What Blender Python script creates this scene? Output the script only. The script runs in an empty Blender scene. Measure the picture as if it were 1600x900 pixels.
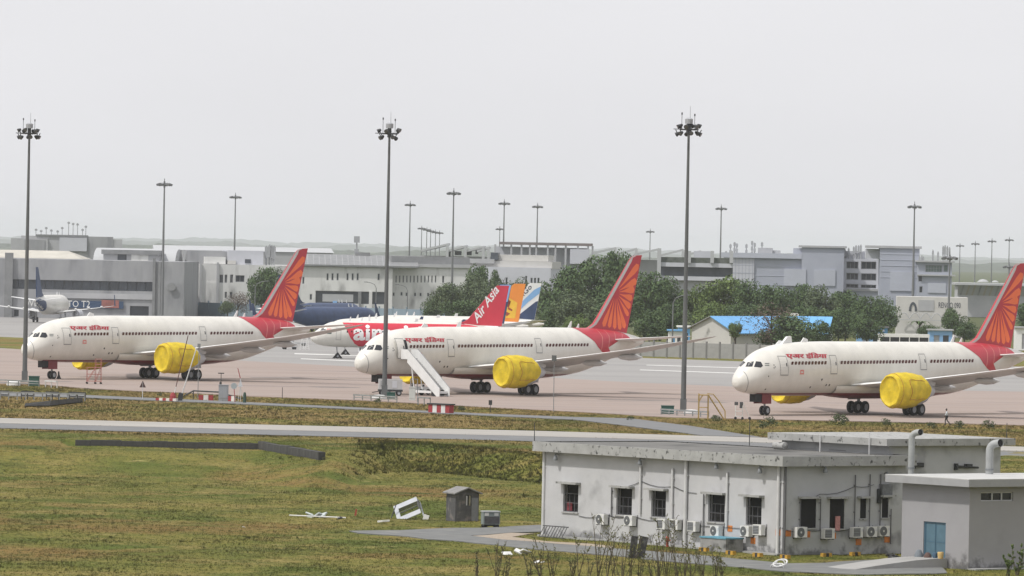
import bpy, bmesh, math, random
import numpy as np
from mathutils import Vector, Matrix
random.seed(7); np.random.seed(7)
R = math.radians
sc = bpy.context.scene
col = sc.collection

# ------------------------------------------------------------------ camera
FPX, CAMH, ROLL, HORY = 9500.0, 20.54, R(1.13), 388.35
cd = bpy.data.cameras.new('camera'); cam = bpy.data.objects.new('camera', cd); col.objects.link(cam)
cd.sensor_width = 36.0; cd.lens = 36.0 * FPX / 1600.0; cd.clip_start = 1.0; cd.clip_end = 60000.0
_p = math.atan((450 - HORY) / FPX)
_f = Vector((0, math.cos(_p), -math.sin(_p))); _u = Vector((0, math.sin(_p), math.cos(_p))); _r = Vector((1, 0, 0))
_rc = _r * math.cos(ROLL) + _u * math.sin(ROLL); _uc = -_r * math.sin(ROLL) + _u * math.cos(ROLL)
cam.matrix_world = Matrix(((_rc.x, _uc.x, -_f.x, 0), (_rc.y, _uc.y, -_f.y, 0), (_rc.z, _uc.z, -_f.z, CAMH), (0, 0, 0, 1)))
sc.camera = cam

# ------------------------------------------------------------------ sky, sun, exposure
SUN_EL, SUN_DIR = R(56), Vector((-0.85, -0.53, 0)).normalized()   # direction towards the sun (horizontal)
w = bpy.data.worlds.new('World'); sc.world = w; w.use_nodes = True
nt = w.node_tree; nt.nodes.clear()
sky = nt.nodes.new('ShaderNodeTexSky'); sky.sky_type = 'NISHITA'; sky.sun_disc = False
sky.sun_elevation = SUN_EL; sky.sun_rotation = math.atan2(SUN_DIR.x, SUN_DIR.y)
sky.air_density = 1.0; sky.dust_density = 4.0; sky.ozone_density = 1.0; sky.altitude = 200
hs = nt.nodes.new('ShaderNodeHueSaturation'); hs.inputs['Saturation'].default_value = 0.12
mx = nt.nodes.new('ShaderNodeMix'); mx.data_type = 'RGBA'; mx.inputs['Factor'].default_value = 0.72
mx.inputs[7].default_value = (7.7, 7.68, 7.95, 1)                  # the even white of a thick hazy overcast
tcw = nt.nodes.new('ShaderNodeTexCoord'); mpw = nt.nodes.new('ShaderNodeMapping'); mpw.inputs['Scale'].default_value = (1, 1, 3)
nw = nt.nodes.new('ShaderNodeTexNoise'); nw.inputs['Scale'].default_value = 7; nw.inputs['Detail'].default_value = 4        # faint veils in the cloud layer
rw_ = nt.nodes.new('ShaderNodeMapRange'); rw_.inputs[1].default_value = .3; rw_.inputs[2].default_value = .7; rw_.inputs[3].default_value = .97; rw_.inputs[4].default_value = 1.03
vm = nt.nodes.new('ShaderNodeVectorMath'); vm.operation = 'SCALE'
nt.links.new(tcw.outputs['Generated'], mpw.inputs[0]); nt.links.new(mpw.outputs[0], nw.inputs['Vector']); nt.links.new(nw.outputs[0], rw_.inputs[0]); nt.links.new(rw_.outputs[0], vm.inputs['Scale'])
bg = nt.nodes.new('ShaderNodeBackground'); bg.inputs['Strength'].default_value = 0.115
ow = nt.nodes.new('ShaderNodeOutputWorld')
nt.links.new(sky.outputs[0], hs.inputs['Color']); nt.links.new(hs.outputs[0], mx.inputs[6])
nt.links.new(mx.outputs[2], vm.inputs[0]); nt.links.new(vm.outputs[0], bg.inputs['Color']); nt.links.new(bg.outputs[0], ow.inputs['Surface'])
sl = bpy.data.lights.new('sun', 'SUN'); sl.energy = 2.6; sl.angle = R(2.5); sl.color = (1.0, 0.965, 0.91)
so = bpy.data.objects.new('sun', sl); col.objects.link(so); so.location = (-80, 300, 120)
_d = Vector((SUN_DIR.x * math.cos(SUN_EL), SUN_DIR.y * math.cos(SUN_EL), math.sin(SUN_EL)))
so.rotation_euler = _d.to_track_quat('Z', 'Y').to_euler()
sc.render.engine = 'CYCLES'
sc.view_settings.view_transform = 'Standard'; sc.view_settings.look = 'None'
sc.view_settings.exposure = 0.24; sc.view_settings.gamma = 1.0; sc.view_settings.use_curve_mapping = False
sc.cycles.use_denoising = True
sc.cycles.max_bounces = 5; sc.cycles.diffuse_bounces = 3; sc.cycles.glossy_bounces = 2
sc.cycles.transmission_bounces = 2; sc.cycles.volume_bounces = 1; sc.cycles.transparent_max_bounces = 4

# ------------------------------------------------------------------ helpers
def unp(px, py):
    du, dv = px - 800, py - 450
    return du * math.cos(ROLL) + dv * math.sin(ROLL), -du * math.sin(ROLL) + dv * math.cos(ROLL) + 450 - HORY
def A(px, py, D):                       # a survey sighting at known distance -> place
    a, v = unp(px, py); return Vector((a * D / FPX, D, CAMH - v * D / FPX))
def G(px, py, z=0.0):                   # a survey sighting on ground of known level -> place
    a, v = unp(px, py); D = FPX * (CAMH - z) / v; return Vector((a * D / FPX, D, z))
def XD(px, D, py=600): a, v = unp(px, py); return a * D / FPX

class MB:
    def __init__(s): s.v = []; s.f = []; s.m = []
    def add(s, vs, fs, mi=0):
        o = len(s.v); s.v += [tuple(v) for v in vs]; s.f += [tuple(i + o for i in f) for f in fs]; s.m += [mi] * len(fs); return s
    def box(s, x0, x1, y0, y1, z0, z1, mi=0, T=None):
        vs = [Vector((x, y, z)) for z in (z0, z1) for y in (y0, y1) for x in (x0, x1)]
        if T is not None: vs = [T @ v for v in vs]
        return s.add(vs, [(0, 2, 3, 1), (4, 5, 7, 6), (0, 1, 5, 4), (2, 6, 7, 3), (0, 4, 6, 2), (1, 3, 7, 5)], mi)
    def tube(s, p0, p1, r0, r1=None, n=8, mi=0, caps=True):
        p0, p1 = Vector(p0), Vector(p1); r1 = r0 if r1 is None else r1
        d = (p1 - p0).normalized(); a = d.orthogonal().normalized(); b = d.cross(a)
        vs = [p + (a * math.cos(2 * math.pi * i / n) + b * math.sin(2 * math.pi * i / n)) * r for p, r in ((p0, r0), (p1, r1)) for i in range(n)]
        fs = [(i, (i + 1) % n, n + (i + 1) % n, n + i) for i in range(n)]
        if caps: fs += [tuple(range(n))[::-1], tuple(range(n, 2 * n))]
        return s.add(vs, fs, mi)
    def path(s, pts, r, n=6, mi=0):
        for a, b in zip(pts[:-1], pts[1:]): s.tube(a, b, r, r, n, mi)
        return s
    def lathe(s, prof, n=24, axis='x', c=(0, 0, 0), mi=0, mif=None, jit=0):
        # prof: (pos along axis, radius)
        k = len(prof); vs = []
        for q, r in prof:
            for i in range(n):
                t = 2 * math.pi * i / n; rr = r * (1 + random.uniform(-jit, jit))
                cy, cz = math.cos(t) * rr, math.sin(t) * rr
                vs.append({'x': (c[0] + q, c[1] + cy, c[2] + cz), 'z': (c[0] + cy, c[1] + cz, c[2] + q), 'y': (c[0] + cy, c[1] + q, c[2] - cz)}[axis])
        for j in range(k - 1):
            fs = [(j * n + i, j * n + (i + 1) % n, (j + 1) * n + (i + 1) % n, (j + 1) * n + i) for i in range(n)]
            o = len(s.v); 
            s.f += [tuple(q + o for q in f) for f in fs]; s.m += [mi if mif is None else mif(j, i) for i in range(n)]
        s.v += vs
        return s
    def prism(s, pts, thick, mi=0, T=None):
        # pts: (x, z) outline, extruded along y by thick
        n = len(pts); vs = [Vector((x, 0, z)) for x, z in pts] + [Vector((x, thick, z)) for x, z in pts]
        if T is not None: vs = [T @ v for v in vs]
        return s.add(vs, [tuple(range(n)), tuple(range(n, 2 * n))[::-1]] + [(i, n + i, n + (i + 1) % n, (i + 1) % n) for i in range(n)], mi)
    def mesh(s, name, mats, smooth=False):
        me = bpy.data.meshes.new(name); me.from_pydata(s.v, [], s.f)
        for m in (mats if isinstance(mats, (list, tuple)) else [mats]): me.materials.append(m)
        me.polygons.foreach_set('material_index', s.m)
        if smooth: me.polygons.foreach_set('use_smooth', [True] * len(me.polygons))
        bm = bmesh.new(); bm.from_mesh(me); bmesh.ops.recalc_face_normals(bm, faces=bm.faces); bm.to_mesh(me); bm.free()
        if smooth:
            try: me.set_sharp_from_angle(angle=R(50))
            except Exception: pass
        me.update(); return me
    def build(s, name, mats, parent=None, smooth=False, **k):
        return obj(name, s.mesh(name, mats, smooth), parent, **k)
def obj(name, me, parent=None, loc=None, label=None, cat=None, group=None, kind=None):
    o = bpy.data.objects.new(name, me); col.objects.link(o)
    if parent is not None: o.parent = parent
    if loc is not None: o.location = loc
    return tag(o, label, cat, group, kind)
def tag(o, label=None, cat=None, group=None, kind=None):
    if label: o['label'] = label
    if cat: o['category'] = cat
    if group: o['group'] = group
    if kind: o['kind'] = kind
    return o
def thing(name, label, cat, loc=(0, 0, 0), rz=0, group=None, sz=1.0, s=1.0):
    o = bpy.data.objects.new(name, None); col.objects.link(o); o.empty_display_size = .5
    o.location = loc; o.rotation_euler = (0, 0, rz); o.scale = (s, s, s * sz)
    return tag(o, label, cat, group)
def copy_tree(o, parent=None):
    c = o.copy(); col.objects.link(c)
    if parent is not None: c.parent = parent
    for ch in [x for x in o.children]: copy_tree(ch, c)
    return c
VS = 1.1687                     # the place is a little taller than wide in this picture
ORD = ['first', 'second', 'third', 'fourth', 'fifth', 'sixth', 'seventh', 'eighth', 'ninth', 'tenth', 'eleventh', 'twelfth']

# ------------------------------------------------------------------ materials
def lin(r, g, b): return tuple(((c / 255) / 12.92 if c / 255 <= .04045 else ((c / 255 + .055) / 1.055) ** 2.4) for c in (r, g, b))
def M(name, c, rough=.7, var=.1, scale=1.0, c2=None, metal=0.0, thr=None, detail=5, stretch=(1, 1, 1), bump=0.0, spec=.5, c3=None, thr3=(.6, .75), scale3=.3):
    m = bpy.data.materials.new(name); m.use_nodes = True; t = m.node_tree; b = t.nodes['Principled BSDF']
    b.inputs['Roughness'].default_value = rough; b.inputs['Metallic'].default_value = metal
    b.inputs['Specular IOR Level'].default_value = spec
    if var == 0 and c2 is None: b.inputs['Base Color'].default_value = (*c, 1); return m
    tc = t.nodes.new('ShaderNodeTexCoord'); mp = t.nodes.new('ShaderNodeMapping'); mp.inputs['Scale'].default_value = stretch
    no = t.nodes.new('ShaderNodeTexNoise'); no.inputs['Scale'].default_value = scale; no.inputs['Detail'].default_value = detail; no.inputs['Roughness'].default_value = .62
    rp = t.nodes.new('ShaderNodeMapRange'); lo, hi = thr or (.3, .7); rp.inputs[1].default_value = lo; rp.inputs[2].default_value = hi
    mi = t.nodes.new('ShaderNodeMix'); mi.data_type = 'RGBA'
    ca = tuple(max(0, x * (1 - var)) for x in c); cb = c2 or tuple(min(1, x * (1 + var)) for x in c)
    if c2: ca = c
    mi.inputs[6].default_value = (*ca, 1); mi.inputs[7].default_value = (*cb, 1)
    L = t.links.new
    L(tc.outputs['Object'], mp.inputs[0]); L(mp.outputs[0], no.inputs['Vector']); L(no.outputs[0], rp.inputs[0]); L(rp.outputs[0], mi.inputs[0])
    out = mi.outputs[2]
    if c3:
        n3 = t.nodes.new('ShaderNodeTexNoise'); n3.inputs['Scale'].default_value = scale3; n3.inputs['Detail'].default_value = 6
        r3 = t.nodes.new('ShaderNodeMapRange'); r3.inputs[1].default_value, r3.inputs[2].default_value = thr3
        m3 = t.nodes.new('ShaderNodeMix'); m3.data_type = 'RGBA'; m3.inputs[7].default_value = (*c3, 1)
        L(mp.outputs[0], n3.inputs['Vector']); L(n3.outputs[0], r3.inputs[0]); L(r3.outputs[0], m3.inputs[0]); L(out, m3.inputs[6]); out = m3.outputs[2]
    L(out, b.inputs['Base Color'])
    if bump:
        bp = t.nodes.new('ShaderNodeBump'); bp.inputs['Strength'].default_value = bump; bp.inputs['Distance'].default_value = .05
        L(no.outputs[0], bp.inputs['Height']); L(bp.outputs[0], b.inputs['Normal'])
    return m

white = M('aircraft_white', (.635, .618, .57), .3, .09, .5, stretch=(1, 1, .35), detail=7)
white_clean = M('white_paint', (.78, .78, .77), .5, .05, 2)
red = M('livery_red', (.43, .026, .045), .35, .06, .6)
orange = M('livery_orange', (.78, .15, .045), .4, .05, .6)
redline = M('livery_pale_red', (.62, .22, .20), .4, 0)
grey_line = M('panel_line_grey', (.22, .22, .22), .6, 0)
dark_glass = M('dark_glass', (.018, .02, .026), .18, 0)
winred = M('cabin_window_dark', (.075, .016, .018), .35, 0)
tyre = M('tyre_rubber', (.018, .018, .021), .85, .2, 3)
hubm = M('wheel_hub_grey', (.32, .33, .35), .5, .1, 4)
strut = M('gear_strut_grey', (.25, .26, .27), .5, .1, 3)
darkm = M('dark_cavity', (.02, .02, .022), .9, 0)
wing_grey = M('wing_grey', (.50, .50, .49), .4, .08, .4)
wing_white = M('wing_leading_edge', (.74, .74, .73), .35, .03, .6)
yellow = M('engine_cover_yellow', (.58, .43, .012), .7, .24, 1.1, bump=.9)
yel_seam = M('cover_seam_red', (.42, .20, .03), .7, 0)
nac_grey = M('nacelle_grey', (.50, .51, .54), .4, .08, 1)
galv = M('galvanised_steel', (.19, .20, .21), .55, .12, 1.0)
black_metal = M('black_metal', (.025, .027, .03), .6, .2, 2)
lamp_glass = M('lamp_glass', (.10, .105, .11), .2, 0)
# ------------------------------------------------------------------ terrain
ZF = -2.0                                   # level of the field in front of the bank
def grass_nodes(m, dark=1.0, leaf=False):
    t = m.node_tree; b = t.nodes['Principled BSDF']; b.inputs['Roughness'].default_value = .95; b.inputs['Specular IOR Level'].default_value = .1
    L = t.links.new
    g = t.nodes.new('ShaderNodeNewGeometry')
    def noise(scale, detail=4, rough=.6, st=(1, 1, 1)):
        mp = t.nodes.new('ShaderNodeMapping'); mp.inputs['Scale'].default_value = st
        n = t.nodes.new('ShaderNodeTexNoise'); n.inputs['Scale'].default_value = scale; n.inputs['Detail'].default_value = detail; n.inputs['Roughness'].default_value = rough
        L(g.outputs['Position'], mp.inputs[0]); L(mp.outputs[0], n.inputs['Vector']); return n.outputs[0]
    def ramp(src, lo, hi):
        r = t.nodes.new('ShaderNodeMapRange'); r.inputs[1].default_value = lo; r.inputs[2].default_value = hi; L(src, r.inputs[0]); return r.outputs[0]
    def mix(f, a, c):
        x = t.nodes.new('ShaderNodeMix'); x.data_type = 'RGBA'; L(f, x.inputs[0])
        for s, i in ((a, 6), (c, 7)):
            if isinstance(s, tuple): x.inputs[i].default_value = (*[q * dark for q in s], 1)
            else: L(s, x.inputs[i])
        return x.outputs[2]
    # base green-olive, straw patches, dry reddish brown strips beyond the bank, fine mottling
    c = mix(ramp(noise(.075, 5, .6, (1, .5, 0)), .40, .58), (.088, .112, 0.017), (.176, .160, 0.036))
    c = mix(ramp(noise(.22, 5, .65, (.45, .45, 0)), .50, .64), c, (.235, .188, 0.058))
    c = mix(ramp(noise(.035, 4, .65, (1, .8, 0)), .53, .64), c, (.195, .128, 0.040))
    c = mix(ramp(noise(.14, 5, .7, (.5, .6, 0)), .56, .66), c, (.075, .088, 0.019))
    sx = t.nodes.new('ShaderNodeSeparateXYZ'); L(g.outputs['Position'], sx.inputs[0])
    f1 = ramp(sx.outputs['Y'], 628, 655); f2 = ramp(sx.outputs['Y'], 1150, 1000); fm = t.nodes.new('ShaderNodeMath'); fm.operation = 'MULTIPLY'; L(f1, fm.inputs[0]); L(f2, fm.inputs[1]); far = fm.outputs[0]      # the strips along the taxiway and the apron are drier
    mu = t.nodes.new('ShaderNodeMath'); mu.operation = 'MULTIPLY'; L(far, mu.inputs[0]); L(ramp(noise(.055, 5, .65, (1, .8, 0)), .40, .54), mu.inputs[1])
    c = mix(mu.outputs[0], c, (.255, .175, 0.063))
    c = mix(ramp(noise(.9, 6, .7, (.8, .4, 0)), .26, .46), (.055, .058, 0.013), c)
    c = mix(ramp(noise(.45, 5, .7, (.4, .3, 0)), .60, .72), c, (.29, .25, 0.090))
    c = mix(ramp(noise(2.4, 6, .8, (.8, .35, 0)), .34, .52), (.062, .064, .014), c)
    fw = ramp(sx.outputs['Y'], 1250, 1600); c = mix(fw, c, (.075, .088, 0.036))
    nz = t.nodes.new('ShaderNodeCombineXYZ'); nz.inputs[2].default_value = 1.0
    if leaf: L(nz.outputs[0], b.inputs['Normal'])
    if leaf:
        ri = ramp(g.outputs['Random Per Island'], -0.2, 1.2)
        c = mix(ri, (.045, .052, .012), c)
    L(c, b.inputs['Base Color'])
def GM(name, dark=1.0, leaf=False):
    m = bpy.data.materials.new(name); m.use_nodes = True; grass_nodes(m, dark, leaf); return m
grass_soil = GM('dry_grass_ground', .98); grass_blade = GM('grass_blades', 1.04, True)

crest = [G(*p) for p in ((-200, 683), (0, 686), (118, 687), (408, 694), (430, 692), (505, 686), (560, 686), (640, 690), (740, 700), (845, 711), (1000, 728), (1300, 748), (1700, 775))]
toe = [G(*p, ZF) for p in ((-200, 716), (0, 714), (118, 712), (408, 722), (430, 722), (505, 726), (560, 728), (640, 735), (740, 744), (845, 754), (1000, 768), (1300, 790), (1700, 815))]
cX = [p.x for p in crest]; cD = [p.y for p in crest]; tX = [p.x for p in toe]; tD = [p.y for p in toe]
WX0, WX1 = G(118, 687).x, G(503, 709).x     # span of the old retaining wall
wallpts = [G(118, 687, .1), G(408, 693, .1), G(503, 709, .1)]
def ss(t): t = np.clip(t, 0, 1); return t * t * (3 - 2 * t)
def _wave(x, y): return np.sin(x * .31 + 1.7 * np.sin(y * .13)) * np.sin(y * .23 + 1.3 * np.sin(x * .19)) * .5 + np.sin(x * .83 + y * .41) * np.sin(y * .67 - x * .29) * .3
def bank_w(x): return ss((np.asarray(x, float) - WX1 - .2) / 10.0)      # 0 along the old wall, 1 along the open bank
def terr(x, y):
    x = np.asarray(x, float); y = np.asarray(y, float); b = bank_w(x)
    wy = np.interp(x, [p.x for p in wallpts], [p.y for p in wallpts]); inw = (x > WX0 - .6) & (x < WX1 + .4)
    dc = np.where(x < WX1 + .4, np.where(inw, wy, np.interp(x, cX, cD)), wy[()] * (1 - b) + b * np.interp(x, cX, cD))
    run = 46 * (1 - b) + b * np.maximum(np.interp(x, cX, cD) - np.interp(x, tX, tD), 6)
    t = ss((dc - y) / run)
    z = np.where(inw, np.where(y < dc + np.where(x > wallpts[1].x - 1, 7.0, 2.4), -.5 - 1.5 * ss((dc - y) / 46), 0), -2.0 * t)
    near = np.clip(1 - (y - 640) / 30, 0, 1)
    z = z + _wave(x, y) * (.10 * near) - .10 * ss((y - 640) / 20)
    return z + ss((y - 655) / 20) * (1 - ss((y - 900) / 60)) * 0.05 * _wave(x * .7, y * .5)
xs = np.unique(np.concatenate([np.linspace(-8600, -130, 18), np.arange(-130, 130.1, 1.0), np.linspace(130, 8600, 18)]))
ys = np.unique(np.concatenate([[-240, 0, 200, 330, 380], np.arange(394, 690, 2.0), np.arange(690, 960, 6.0), [1000, 1200, 1600, 2500, 5000, 9000, 13000, 20000, 32500]]))
gx, gy = np.meshgrid(xs, ys); gz = terr(gx, gy)
gz = np.where((np.abs(gx) > 131) | (gy < 392), np.where(gy < 640, -2.0, -.10), gz)
me = bpy.data.meshes.new('ground'); nx, ny = len(xs), len(ys)
idx = np.arange(nx * ny).reshape(ny, nx)
q = np.stack([idx[:-1, :-1], idx[:-1, 1:], idx[1:, 1:], idx[1:, :-1]], -1).reshape(-1, 4)
me.from_pydata(np.stack([gx, gy, gz], -1).reshape(-1, 3).tolist(), [], q.tolist())
me.polygons.foreach_set('use_smooth', [True] * len(me.polygons)); me.materials.append(grass_soil)
obj('ground', me, kind='structure')

POLY_EX = []                                # places where no grass grows
def inside(poly, x, y):
    x = np.asarray(x); y = np.asarray(y); r = np.zeros(x.shape, bool); n = len(poly)
    for i in range(n):
        x0, y0 = poly[i][:2]; x1, y1 = poly[(i + 1) % n][:2]
        c = ((y0 > y) != (y1 > y)) & (x < (x1 - x0) * (y - y0) / ((y1 - y0) or 1e-9) + x0); r ^= c
    return r
def sheet(name, pts, z, mat, kind='structure', thick=.12, noex=False, step=None, drape=False):
    # a paved surface: an outline with real thickness, kerb-like edges
    bm = bmesh.new(); vs = [bm.verts.new((p[0], p[1], z)) for p in pts]
    f = bm.faces.new(vs); bmesh.ops.triangulate(bm, faces=[f])
    if step:
        for ax in (0, 1):
            lo = min(p[ax] for p in pts); hi = max(p[ax] for p in pts); k = lo + step
            while k < hi:
                no = (1, 0, 0) if ax == 0 else (0, 1, 0); co = (k, 0, 0) if ax == 0 else (0, k, 0)
                bmesh.ops.bisect_plane(bm, geom=bm.verts[:] + bm.edges[:] + bm.faces[:], plane_co=co, plane_no=no); k += step
    if drape:
        P = np.array([v.co[:] for v in bm.verts]); zz = terr(P[:, 0], P[:, 1])
        for v, q in zip(bm.verts, zz): v.co.z = q + z
    r = bmesh.ops.extrude_face_region(bm, geom=bm.faces[:])
    for v in r['geom']:
        if isinstance(v, bmesh.types.BMVert): v.co.z -= thick
    bmesh.ops.recalc_face_normals(bm, faces=bm.faces)
    me = bpy.data.meshes.new(name); bm.to_mesh(me); bm.free(); me.materials.append(mat)
    if not noex: POLY_EX.append([(p[0], p[1]) for p in pts])
    return obj(name, me, kind=kind)
conc_pink = M('apron_concrete', (.246, .190, .163), .85, .1, .05, c2=(.318, .255, .224), detail=8, stretch=(.35, 1.6, 1), c3=(.205, .165, .148), thr3=(.54, .72), scale3=.05)
conc_grey = M('far_apron_grey', (.23, .222, .215), .85, .1, .03, c2=(.285, .275, .265), detail=8, stretch=(.4, 1.4, 1), c3=(.21, .205, .20), thr3=(.55, .7), scale3=.04)
asphalt = M('asphalt', (.125, .128, .132), .9, .1, .3, c2=(.17, .172, .174), detail=8)
asph_path = M('asphalt_path', (.115, .118, .117), .9, .1, .6, c2=(.165, .168, .162), detail=8, c3=(.21, .205, .185), thr3=(.58, .75), scale3=.5)
conc_pale = M('taxiway_concrete', (.285, .268, .243), .85, .1, .08, c2=(.345, .328, .30), detail=8, stretch=(.5, 1.5, 1))
paint_white = M('line_paint_white', (.62, .62, .60), .8, .15, .5)
paint_dark = M('dark_tyre_streak', (.25, .215, .20), .9, .2, .2)

near_edge = [(-300, 590), (0, 599), (60, 600), (130, 606), (200, 610), (300, 614), (400, 619), (560, 625), (640, 629), (760, 636), (900, 643), (1000, 649), (1060, 652), (1200, 655), (1300, 657), (1450, 660), (1600, 664), (1900, 673)]
mid_edge = [(1900, 620), (1600, 612), (1150, 604), (1000, 598), (500, 570), (100, 549), (-300, 530)]
sheet('apron', [G(*p) for p in near_edge + mid_edge], 0.0, conc_pink)
far = [(500, 570.3), (1000, 598.3), (1150, 604.3), (1600, 612.3), (1900, 620.3), (1900, 578), (1200, 566), (1000, 559), (700, 545), (470, 520), (200, 497), (-300, 484), (-300, 500), (-300, 530.3), (100, 549.3)]
sheet('far_apron', [G(*p) for p in far], -.006, conc_grey)
for i, pl in enumerate([[(38, 528), (38, 546), (-60, 540), (-60, 524)]]):
    sheet('grass_island', [G(*p) for p in pl], .03, grass_soil, noex=True)
for pl in ([(460, 552.0), (640, 557.5), (640, 558.6), (460, 553.2)], [(470, 560), (600, 565.5), (600, 566.4), (470, 561)], [(1000, 577.5), (1160, 583), (1160, 583.9), (1000, 578.3)], [(1010, 570), (1190, 575.5), (1190, 576.2), (1010, 570.7)]):
    sheet('stand_line', [G(*p) for p in pl], .008, paint_white, noex=True, thick=.006)
patch_m = M('apron_dark_patch', (.13, .11, .10), .8, .2, .3, c2=(.20, .17, .155), detail=7)
for k, (px, py, L_, W_) in enumerate(((90, 596, 5, 4), (240, 592, 9, 6), (305, 595, 8, 6), (760, 615, 9, 6), (835, 619, 8, 6), (600, 618, 6, 5), (1198, 649, 5, 4), (1345, 648, 9, 6), (1432, 652, 8, 6), (520, 605, 7, 9), (980, 625, 10, 7), (1100, 628, 6, 9), (420, 590, 8, 8))):  # irregular darker patches on the apron, mostly around the wheels
    c_ = G(px, py); rr = random.Random(70 + k); n_ = 18; ph_ = rr.uniform(0, 6)
    sheet('dark_patch', [(c_.x + L_ * (1 + .25 * math.sin(3 * t + ph_) + .15 * rr.uniform(-1, 1)) * math.cos(t) * .5, c_.y + W_ * (1 + .25 * math.sin(2 * t + ph_) + .15 * rr.uniform(-1, 1)) * math.sin(t) * .5) for t in [6.283 * q / n_ for q in range(n_)]], .004, patch_m, noex=True, thick=.003)
lead_m = M('lead_in_line_yellow', (.33, .23, .07), .8, .25, .4)
for k in range(3):                          # worn yellow lead-in lines under each parked airliner
    X_, Y_, t_ = ((-50.94, 911.1, 43.4), (-.81, 859.1, 43.9), (48.8, 788.9, 44.1))[k]; hx, hy = -math.cos(R(t_)), -math.sin(R(t_))
    P_ = [(X_ + hx * d_ - hy * s_ * .15, Y_ + hy * d_ + hx * s_ * .15) for d_, s_ in ((26, 1), (26, -1), (-60, -1), (-60, 1))]
    sheet('lead_in_line', P_, .006, lead_m, noex=True, thick=.003)
# taxiway: pale concrete with an asphalt shoulder towards the field
sheet('taxiway', [G(*p) for p in ((-300, 646), (0, 653), (400, 663.2), (840, 673.2), (1200, 684), (1600, 698), (1900, 709), (1900, 716), (1600, 705), (1200, 691.5), (840, 681.3), (400, 671), (0, 661), (-300, 654))], 0.0, conc_pale)
sheet('taxiway_shoulder', [G(*p) for p in ((-300, 654.2), (0, 661.2), (400, 671.2), (840, 681.5), (1200, 691.7), (1600, 705.2), (1900, 716.2), (1900, 724), (1600, 713), (1200, 699.5), (840, 689), (400, 678.5), (0, 668.5), (-300, 661))], -.012, asphalt)
sheet('service_road', [G(*p) for p in ((-300, 606), (0, 613), (130, 617), (360, 627), (560, 636.5), (760, 646.3), (900, 651.5), (985, 653.5), (1080, 665.5), (1190, 683), (1100, 680.3), (985, 665.5), (900, 655.5), (760, 649), (560, 639.4), (360, 630.2), (130, 621), (0, 618), (-300, 611))], .0, asphalt)
sheet('access_path', [G(*p, ZF) for p in ((545, 831.5), (700, 827), (850, 822), (1000, 810), (1000, 826), (850, 831), (735, 838), (850, 849), (980, 860), (1100, 870), (1225, 882), (1290, 881), (1400, 873), (1470, 884), (1480, 896), (1360, 899), (1225, 895), (1100, 882), (960, 870), (850, 859.5), (740, 850), (640, 840), (560, 835))], .07, asph_path, step=4, drape=True)
gravel = M('gravel_patch', (.25, .20, .15), .95, .3, 4, c2=(.38, .32, .25))
sheet('gravel_verge', [G(*p, ZF) for p in ((738, 838), (800, 834), (835, 834), (800, 839), (850, 845.5), (960, 855), (960, 858), (850, 848.4))], .05, gravel, step=3, drape=True)

# distant wooded rises fading in the haze
def ridge(name, D, y0, y1, amp, seed, dep, label=None):
    rr = random.Random(seed); n = 260; xa = XD(-250, D); xb = XD(1850, D); mb = MB(); rows = []
    ph = [rr.uniform(0, 6.28) for _ in range(6)]; hs_ = []
    for i in range(n + 1):
        t = i / n; base = A(-250 + 2100 * t, y0 + (y1 - y0) * t + (-250 + 2100 * t - 800) * .0197, D).z
        h = base + amp * (.5 * math.sin(t * 23 + ph[0]) + .35 * math.sin(t * 61 + ph[1]) + .3 * math.sin(t * 140 + ph[2]) + rr.uniform(-.35, .35)); hs_.append(h)
    for k, (dy, hf) in enumerate(((-dep, 0), (-dep * .6, .7), (-dep * .3, .93), (0, 1), (dep, .9), (dep * 2, 0))):
        rows.append([(xa + (xb - xa) * i / n, D + dy + rr.uniform(-8, 8), -1 + (hs_[i] + 1) * hf * (1 if k in (0, 3) else rr.uniform(.93, 1.05))) for i in range(n + 1)])
    vs = [v for r in rows for v in r]; fs = [(k * (n + 1) + i, k * (n + 1) + i + 1, (k + 1) * (n + 1) + i + 1, (k + 1) * (n + 1) + i) for k in range(len(rows) - 1) for i in range(n)]
    mb.add(vs, fs); return mb.build(name, far_wood, kind='structure')
far_wood = M('distant_woodland', (.07, .085, .06), .95, .3, .02)
ridge('distant_hill', 30500, 382, 390, 11, 3, 800)
ridge('distant_woodland', 21000, 387.5, 390.5, 9, 11, 500)
ridge('hazy_woodland', 9000, 395, 397, 5, 17, 300)

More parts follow.
